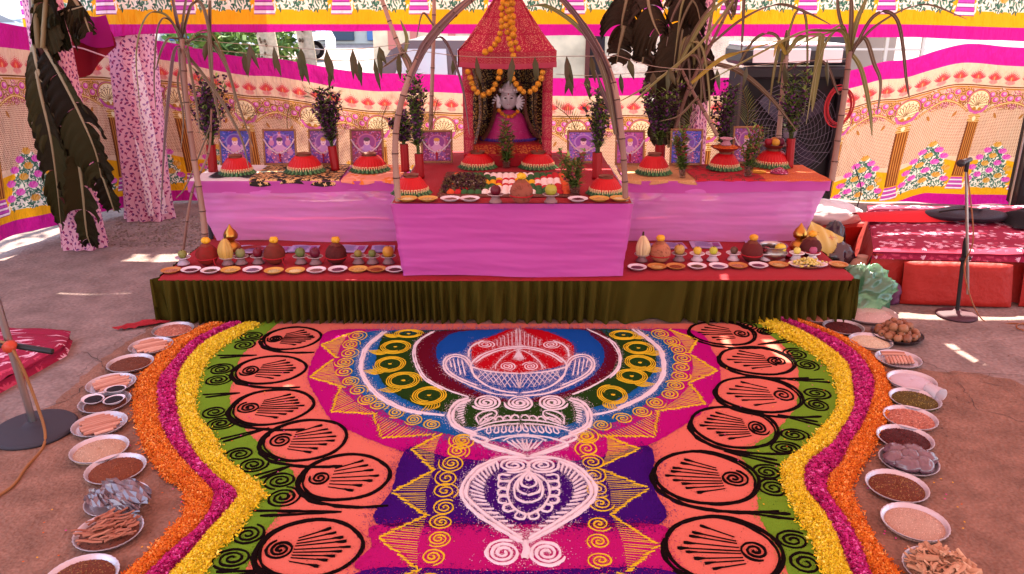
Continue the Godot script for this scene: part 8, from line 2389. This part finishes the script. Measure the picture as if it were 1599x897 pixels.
func build_plants() -> void:
	var br := hx("64523e")
	var pu := hx("5c4444")
	var gr := hx("767442")
	var ye := hx("a8923c")
	var k3 := hx("2a1f18")
	var k4 := hx("40352a")
	var k1 := hx("1c1710")
	var k2 := hx("38331e")
	bouquet("red vase of purple flowers at the left table's outer end", V(-2.055, 0.7, -5.376), 0.184, 0.03, 0.64, 0.15, 0, 0.027, true)
	bouquet("slanting red vase of dark flowers and leaves, left table", V(-1.224, 0.7, -5.422), 0.168, 0.028, 0.553, 0.11, 0, -0.079, true)
	bouquet("red vase of purple flowers by the front left cane, rear one", V(-0.72, 0.719, -5.279), 0.185, 0.027, 0.396, 0.08, 0, -0.01, true)
	bouquet("red vase of tall feathery stems by the front left cane", V(-0.597, 0.719, -5.064), 0.158, 0.027, 0.656, 0.09, 2, -0.023, true)
	bouquet("dark posy standing before the shrine's middle", V(-0.038, 0.719, -5.416), 0.044, 0.03, 0.349, 0.07, 3, -0.009, false)
	bouquet("red vase of dark flowers inside the shrine, left", V(-0.268, 0.812, -6.198), 0.168, 0.026, 0.418, 0.05, 0, 0.038, true)
	bouquet("red vase of dark flowers inside the shrine, right", V(0.218, 0.812, -6.198), 0.168, 0.026, 0.418, 0.05, 0, -0.024, true)
	bouquet("red vase of tall dark flowers right of the shrine", V(0.549, 0.719, -5.043), 0.17, 0.03, 0.561, 0.1, 2, -0.021, true)
	bouquet("glass of thin green-red flower stems at the front table's right", V(0.373, 0.719, -4.575), 0.054, 0.035, 0.257, 0.08, 3, -0.07, false)
	bouquet("red vase of large dark bunch behind the right table's tan cloth", V(1.075, 0.7, -5.713), 0.13, 0.036, 0.553, 0.16, 0, -0.029, true)
	bouquet("glass with narrow dark bunch on the tan cloth", V(1.134, 0.7, -5.178), 0.064, 0.025, 0.324, 0.05, 3, -0.098, false)
	bouquet("tall dark bunch behind the bowl-topped pot", V(1.544, 0.7, -5.688), 0.07, 0.03, 0.564, 0.09, 0, -0.104, true)
	bouquet("glass with bushy purple bunch on the right table", V(1.574, 0.7, -5.2), 0.077, 0.03, 0.338, 0.09, 3, 0, false)
	bouquet("red vase of purple flowers at the right table's outer end", V(1.952, 0.7, -5.516), 0.206, 0.028, 0.684, 0.12, 2, -0.035, true)
	frond("green palm leaf fanning left beside the slanting vase", V(0, 0, 0), [V(-1.249, 0.824, -5.5), V(-1.269, 1.023, -5.5), V(-1.327, 1.176, -5.48), V(-1.401, 1.234, -5.45)], 12, 0.15)
	frond("thin palm leaf behind the nine-figure picture", V(0, 0, 0), [V(-1.604, 0.886, -5.68), V(-1.606, 1.019, -5.7), V(-1.579, 1.109, -5.7)], 12, 0.12)
	frond("palm leaf right of the leftmost picture", V(0, 0, 0), [V(-1.974, 0.863, -5.68), V(-1.896, 0.996, -5.7), V(-1.77, 1.109, -5.7)], 12, 0.11)
	frond("palm leaf right of the shrine", V(0, 0, 0), [V(0.49, 0.875, -5.75), V(0.415, 1.016, -5.72), V(0.311, 1.104, -5.7)], 12, 0.14)
	frond("palm leaf left of the shrine", V(0, 0, 0), [V(-0.6, 0.921, -5.75), V(-0.569, 1.013, -5.75), V(-0.528, 1.148, -5.75)], 12, 0.1)
	frond("palm leaf rising behind the violet picture", V(0, 0, 0), [V(1.681, 0.906, -5.7), V(1.685, 1.061, -5.72), V(1.627, 1.219, -5.7)], 12, 0.13)
	frond("palm leaf behind the blue picture", V(0, 0, 0), [V(1.292, 0.883, -5.7), V(1.275, 1.039, -5.72), V(1.36, 1.175, -5.7)], 12, 0.12)
	frond("palm leaf behind the maroon picture", V(0, 0, 0), [V(-0.919, 0.883, -5.7), V(-0.934, 0.994, -5.72), V(-0.888, 1.109, -5.7)], 12, 0.1)
	cane("sugarcane stalk tied at the left table's outer corner", [V(-1.98, 0.253, -4.88), V(-1.975, 0.538, -4.9), V(-1.996, 0.86, -4.93), V(-2.012, 1.21, -4.97), V(-1.999, 1.587, -5)], 0.02, 0.015, [[[V(-2.004, 1.55, -5), V(-2.056, 1.513, -4.98), V(-2.107, 1.289, -4.95), V(-2.178, 0.94, -4.93), V(-2.241, 0.538, -4.9)], 0.02, pu],
		[[V(-1.995, 1.587, -5), V(-1.913, 1.769, -5), V(-1.845, 1.762, -4.98), V(-1.815, 1.552, -4.95), V(-1.823, 1.365, -4.95)], 0.017, br],
		[[V(-2.006, 1.512, -5), V(-1.916, 1.401, -4.98), V(-1.791, 1.212, -4.95), V(-1.687, 1.001, -4.92), V(-1.65, 0.817, -4.9)], 0.017, br],
		[[V(-1.995, 1.587, -5), V(-2.072, 1.588, -4.97), V(-2.121, 1.515, -4.95), V(-2.156, 1.404, -4.93)], 0.016, br],
		[[V(-1.997, 1.55, -5), V(-1.86, 1.587, -5), V(-1.751, 1.439, -4.97), V(-1.693, 1.212, -4.95), V(-1.608, 0.945, -4.9)], 0.018, br],
		[[V(-1.999, 1.587, -5), V(-2.013, 1.733, -5), V(-2.026, 1.912, -5)], 0.018, pu],
		[[V(-1.999, 1.587, -5), V(-1.951, 1.769, -5), V(-1.896, 1.948, -5.02)], 0.014, br],
		[[V(-2.012, 1.55, -5), V(-1.968, 1.477, -4.96), V(-1.949, 1.212, -4.95), V(-1.939, 1.02, -4.93)], 0.014, br],
		[[V(-2.015, 1.475, -5), V(-2.059, 1.325, -4.98), V(-2.047, 1.132, -4.97), V(-2.074, 0.937, -4.95)], 0.012, br],
		[[V(-1.808, 1.805, -5), V(-1.833, 1.587, -4.98), V(-1.843, 1.325, -4.97), V(-1.81, 1.056, -4.95)], 0.022, br]], false, 5)
	cane("bare dry stem crossing behind the left corner cane", [V(-2.206, 0.215, -5.05), V(-2.09, 0.627, -5.06), V(-1.968, 0.871, -5.1), V(-1.911, 1.156, -5.1)], 0.009, 0.006, [[[V(-1.922, 1.076, -5.1), V(-1.985, 0.921, -5.05), V(-2.1, 0.682, -5), V(-2.166, 0.603, -4.98)], 0.008, br]], false, 0)
	cane("thick sugarcane arching in from the front table's left corner", [V(-0.652, 0.702, -4.42), V(-0.659, 0.985, -4.44), V(-0.635, 1.194, -4.47), V(-0.565, 1.4, -4.5), V(-0.465, 1.568, -4.55), V(-0.316, 1.728, -4.6), V(-0.14, 1.868, -4.66)], 0.018, 0.015, [[[V(-0.565, 1.4, -4.5), V(-0.484, 1.568, -4.53), V(-0.349, 1.718, -4.56), V(-0.209, 1.834, -4.6)], 0.019, pu],
		[[V(-0.597, 1.331, -4.5), V(-0.514, 1.516, -4.56), V(-0.389, 1.667, -4.6), V(-0.23, 1.785, -4.66)], 0.018, br],
		[[V(-0.564, 1.367, -4.48), V(-0.461, 1.553, -4.5), V(-0.329, 1.702, -4.52), V(-0.171, 1.849, -4.55)], 0.017, pu],
		[[V(-0.508, 1.502, -4.5), V(-0.384, 1.602, -4.52), V(-0.286, 1.361, -4.55), V(-0.246, 1.072, -4.58)], 0.01, pu]], false, 0)
	cane("thick sugarcane arching in from the front table's right corner", [V(0.652, 0.702, -4.42), V(0.632, 0.949, -4.44), V(0.602, 1.178, -4.46), V(0.563, 1.366, -4.5), V(0.499, 1.517, -4.55), V(0.399, 1.667, -4.6), V(0.25, 1.835, -4.66)], 0.017, 0.015, [[[V(0.594, 1.125, -4.46), V(0.541, 1.4, -4.5), V(0.441, 1.602, -4.53), V(0.316, 1.768, -4.56), V(0.212, 1.867, -4.6)], 0.02, pu],
		[[V(0.617, 1.017, -4.46), V(0.566, 1.296, -4.5), V(0.479, 1.501, -4.52), V(0.352, 1.685, -4.55)], 0.018, pu],
		[[V(0.585, 1.089, -4.46), V(0.516, 1.4, -4.5), V(0.407, 1.635, -4.56), V(0.283, 1.801, -4.6)], 0.018, br],
		[[V(0.462, 1.568, -4.55), V(0.32, 1.701, -4.6), V(0.179, 1.775, -4.62), V(0.073, 1.761, -4.64)], 0.015, gr],
		[[V(0.637, 0.947, -4.45), V(0.584, 1.158, -4.48), V(0.52, 1.296, -4.5), V(0.461, 1.434, -4.5)], 0.02, pu]], false, 0)
	cane("thin pale sugarcane behind the front table's left vases", [V(-0.616, 0.885, -6), V(-0.6, 1.143, -6.02), V(-0.575, 1.552, -6.05), V(-0.565, 1.861, -6.1)], 0.016, 0.013, [[[V(-0.563, 1.642, -6), V(-0.643, 1.73, -6), V(-0.693, 1.555, -5.98)], 0.01, br]], true, 0)
	cane("leaning pale stalk with dry leaves left of the front arch", [V(-0.576, 1.226, -5.2), V(-0.654, 1.384, -5.22), V(-0.739, 1.578, -5.25), V(-0.81, 1.77, -5.3), V(-0.844, 1.884, -5.3)], 0.016, 0.012, [[[V(-0.687, 1.503, -5.2), V(-0.771, 1.444, -5.2), V(-0.856, 1.385, -5.2)], 0.014, br],
		[[V(-0.681, 1.464, -5.2), V(-0.659, 1.58, -5.2), V(-0.698, 1.695, -5.2)], 0.016, gr],
		[[V(-0.707, 1.522, -5.2), V(-0.648, 1.426, -5.18), V(-0.641, 1.31, -5.15)], 0.016, br]], true, 0)
	cane("sugarcane stalk at the right table's outer front corner", [V(2.112, 0.686, -5.14), V(2.119, 0.946, -5.15), V(2.127, 1.27, -5.16), V(2.13, 1.504, -5.18)], 0.02, 0.016, [[[V(2.13, 1.504, -5.18), V(2.057, 1.657, -5.17), V(1.955, 1.612, -5.15), V(1.868, 1.59, -5.12), V(1.712, 1.508, -5.1)], 0.014, gr],
		[[V(2.13, 1.504, -5.18), V(2.208, 1.581, -5.17), V(2.283, 1.428, -5.15), V(2.328, 1.313, -5.12), V(2.329, 1.116, -5.1)], 0.014, br],
		[[V(2.13, 1.504, -5.18), V(2.208, 1.389, -5.15), V(2.283, 1.154, -5.12), V(2.318, 0.974, -5.1)], 0.016, gr],
		[[V(2.13, 1.504, -5.18), V(2.118, 1.732, -5.2), V(2.089, 1.882, -5.2)], 0.016, br],
		[[V(2.13, 1.504, -5.18), V(2.163, 1.695, -5.2), V(2.226, 1.864, -5.22)], 0.018, gr],
		[[V(2.133, 1.484, -5.18), V(2.289, 1.657, -5.2), V(2.549, 1.778, -5.2), V(2.833, 1.695, -5.18)], 0.011, br],
		[[V(2.13, 1.504, -5.18), V(2.038, 1.732, -5.2), V(2.01, 1.882, -5.2)], 0.012, br],
		[[V(2.133, 1.484, -5.18), V(2.066, 1.62, -5.15), V(1.945, 1.635, -5.13), V(1.785, 1.621, -5.12), V(1.515, 1.488, -5.1), V(1.244, 1.336, -5.08)], 0.02, gr]], false, 2)
	cane("sugarcane stalk near the right table's rear, leaf bent like a hook", [V(1.888, 0.785, -5.6), V(1.887, 1.051, -5.62), V(1.889, 1.396, -5.65), V(1.891, 1.481, -5.66)], 0.018, 0.014, [[[V(1.873, 1.463, -5.6), V(1.949, 1.576, -5.58), V(2.029, 1.603, -5.5), V(2.074, 1.572, -5.45)], 0.02, gr],
		[[V(2.021, 1.605, -5.4), V(2.016, 1.494, -5.38), V(2.005, 1.292, -5.36), V(2, 1.107, -5.34)], 0.028, gr],
		[[V(1.873, 1.463, -5.6), V(1.801, 1.547, -5.58), V(1.772, 1.445, -5.55)], 0.014, ye]], true, 6)
	cane("leaning stalk crossing behind the right table's flowers", [V(1.174, 0.868, -5.8), V(1.266, 1.21, -5.8), V(1.401, 1.517, -5.8), V(1.531, 1.814, -5.8)], 0.014, 0.01, [[[V(1.376, 1.521, -5.7), V(1.568, 1.69, -5.65), V(1.781, 1.78, -5.6), V(1.962, 1.731, -5.55), V(2.124, 1.651, -5.5)], 0.012, br],
		[[V(1.504, 1.813, -5.7), V(1.243, 1.53, -5.5), V(0.941, 1.289, -5.4), V(0.791, 1.148, -5.35)], 0.016, gr],
		[[V(1.341, 1.415, -5.7), V(1.529, 1.361, -5.55), V(1.749, 1.195, -5.5), V(1.956, 0.964, -5.45)], 0.02, br],
		[[V(1.241, 1.272, -5.6), V(1.421, 1.447, -5.5), V(1.6, 1.513, -5.4), V(1.787, 1.575, -5.35)], 0.016, ye]], false, 5)
	cane("dark leaning branch among the right table's flowers", [V(1.449, 0.911, -5.6), V(1.357, 1.07, -5.65), V(1.266, 1.219, -5.7), V(1.174, 1.39, -5.75)], 0.014, 0.01, [[[V(1.292, 1.185, -5.6), V(1.157, 1.06, -5.55), V(1.017, 1.023, -5.5)], 0.014, br],
		[[V(1.164, 1.393, -5.7), V(1.017, 1.314, -5.6), V(0.873, 1.238, -5.5), V(0.718, 1.158, -5.45)], 0.016, gr],
		[[V(1.164, 1.393, -5.7), V(1.278, 1.648, -5.7), V(1.414, 1.854, -5.7)], 0.014, br],
		[[V(1.164, 1.393, -5.7), V(1.347, 1.731, -5.65), V(1.577, 1.892, -5.6)], 0.016, gr]], false, 5)
	toran("string of drooping mango leaves from the left cane to the front arch, upper", [V(-1.977, 1.579, -5), V(-1.491, 1.54, -5.05), V(-1.071, 1.515, -5.1), V(-0.632, 1.553, -5.1)], [0.1, 0.26, 0.36, 0.48, 0.62, 0.74, 0.86])
	toran("string of drooping mango leaves from the left cane to the front arch, lower", [V(-1.953, 1.53, -5.02), V(-1.447, 1.474, -5.15), V(-0.975, 1.444, -5.2), V(-0.6, 1.513, -5.15)], [0.2, 0.42, 0.55, 0.68, 0.76, 0.9])
	toran("string of mango leaves across the shrine front", [V(-0.548, 1.54, -4.55), V(-0.314, 1.48, -5.05), V(0.002, 1.472, -5.05), V(0.314, 1.482, -5), V(0.571, 1.506, -4.55)], [0.22, 0.34, 0.5, 0.62, 0.78, 0.9])
	toran("string of dark leaves from the front arch to the right stalks", [V(0.57, 1.513, -4.55), V(0.904, 1.418, -5), V(1.334, 1.386, -5.3), V(1.867, 1.408, -5.6), V(2.137, 1.456, -5.2)], [0.08, 0.3, 0.5, 0.62, 0.75, 0.93])
	toran("short lower string of dark leaves right of the shrine", [V(0.291, 1.347, -5.4), V(0.512, 1.338, -5.4), V(0.852, 1.355, -5.4), V(1.212, 1.366, -5.6)], [0.15, 0.32, 0.55, 0.75])
	var t37 := thing("banana_plant", "withered banana plant tied to the left post, dark leaves hanging to the floor", "banana plant")
	banana_leaf(t37, [V(-3.313, 1.521, -5.7), V(-3.266, 1.356, -5.62), V(-3.216, 1.098, -5.6), V(-3.186, 0.785, -5.6), V(-3.22, 0.448, -5.65)], 0.2, 0.9, 259, k1, k2)
	banana_leaf(t37, [V(-3.227, 1.501, -5.68), V(-3.108, 1.314, -5.6), V(-2.996, 1.06, -5.55), V(-2.932, 0.793, -5.55), V(-2.952, 0.507, -5.6)], 0.19, 0.8, 260, k1, k2)
	banana_leaf(t37, [V(-3.327, 1.5, -5.7), V(-3.259, 1.23, -5.58), V(-3.231, 0.928, -5.55), V(-3.265, 0.605, -5.58), V(-3.337, 0.255, -5.65)], 0.16, 0.9, 261, k1, k2)
	banana_leaf(t37, [V(-3.269, 1.521, -5.7), V(-3.176, 1.648, -5.68), V(-3.04, 1.731, -5.66), V(-2.892, 1.772, -5.64)], 0.16, 1.1, 262, k1, k2)
	banana_leaf(t37, [V(-3.271, 1.513, -5.7), V(-3.17, 1.731, -5.66), V(-3.085, 1.933, -5.64)], 0.15, 0.9, 263, k1, k2)
	banana_leaf(t37, [V(-2.994, 1.854, -5.7), V(-2.928, 1.731, -5.68), V(-2.888, 1.607, -5.66)], 0.11, 1.1, 264, k1, k2)
	banana_leaf(t37, [V(-2.958, 0.785, -5.6), V(-2.919, 0.558, -5.58), V(-2.901, 0.364, -5.6)], 0.09, 0.9, 265, k1, k2)
	banana_leaf(t37, [V(-3.059, 0.838, -5.55), V(-3.073, 0.565, -5.55), V(-3.128, 0.22, -5.6), V(-3.133, 0.116, -5.62)], 0.13, 0.7, 266, k1, k2)
	var s37_0 := MB.new().ink(hx("5a2c2c"))
	s37_0.tube(curve3([V(-3.445, 0.008, -5.92), V(-3.378, 0.462, -5.8), V(-3.322, 1.17, -5.75), V(-3.257, 1.814, -5.75)], 8), [0.055], 10)
	put("stem", s37_0, K.satin, t37)
	var s37_1 := MB.new().ink(hx("6a5a3c"))
	s37_1.tube(curve3([V(-3.259, 1.502, -5.66), V(-3.224, 1.853, -5.66)], 8), [0.02], 10)
	put("stem", s37_1, K.satin, t37)
	var s37_2 := MB.new().ink(hx("7a6a48"))
	s37_2.tube(curve3([V(-3.221, 1.503, -5.64), V(-3.126, 1.853, -5.64)], 8), [0.016], 10)
	put("stem", s37_2, K.satin, t37)
	var t49 := thing("banana_plant", "dark banana leaves hanging from the roof right of the front arch", "banana plant")
	banana_leaf(t49, [V(0.717, 1.915, -5.1), V(0.695, 1.806, -5.1), V(0.677, 1.696, -5.1), V(0.669, 1.583, -5.12)], 0.2, 0.7, 343, k3, k4)
	banana_leaf(t49, [V(0.822, 1.917, -5.15), V(0.832, 1.788, -5.12), V(0.867, 1.677, -5.1), V(0.911, 1.602, -5.1)], 0.22, 0.7, 344, k3, k4)
	banana_leaf(t49, [V(0.691, 1.658, -5.1), V(0.668, 1.546, -5.1), V(0.65, 1.431, -5.1)], 0.1, 0.4, 345, k3, k4)
	banana_leaf(t49, [V(0.79, 1.64, -5.1), V(0.816, 1.527, -5.1), V(0.813, 1.431, -5.1)], 0.09, 0.4, 346, k3, k4)
	var s49_0 := MB.new().ink(hx("4a3a2c"))
	s49_0.tube(curve3([V(0.742, 1.953, -5.15), V(0.729, 1.77, -5.13), V(0.694, 1.639, -5.12)], 8), [0.014], 10)
	put("stem", s49_0, K.satin, t49)
	var t55 := thing("banana_plant", "dark upright banana plant behind the right table's inner end", "banana plant")
	banana_leaf(t55, [V(1.275, 0.805, -6.05), V(1.228, 1.191, -6), V(1.225, 1.509, -6), V(1.263, 1.816, -6), V(1.295, 1.987, -6)], 0.24, 0.5, 385, k3, k4)
	banana_leaf(t55, [V(1.195, 0.765, -6), V(1.124, 1.054, -5.98), V(1.078, 1.333, -5.95), V(1.11, 1.556, -5.95)], 0.18, 0.6, 386, k3, k4)
	banana_leaf(t55, [V(1.302, 1.15, -5.95), V(1.382, 1.333, -5.95), V(1.414, 1.511, -5.95)], 0.14, 0.7, 387, k3, k4)
	banana_leaf(t55, [V(1.105, 1.773, -6), V(1.191, 1.859, -6), V(1.306, 1.795, -5.98), V(1.357, 1.643, -5.95)], 0.15, 0.9, 388, k3, k4)
	var s55_0 := MB.new().ink(hx("4a3430"))
	s55_0.tube(curve3([V(1.276, 0.574, -6.1), V(1.277, 0.994, -6.08), V(1.279, 1.417, -6.05), V(1.29, 1.903, -6.05)], 8), [0.05], 10)
	put("stem", s55_0, K.satin, t55)
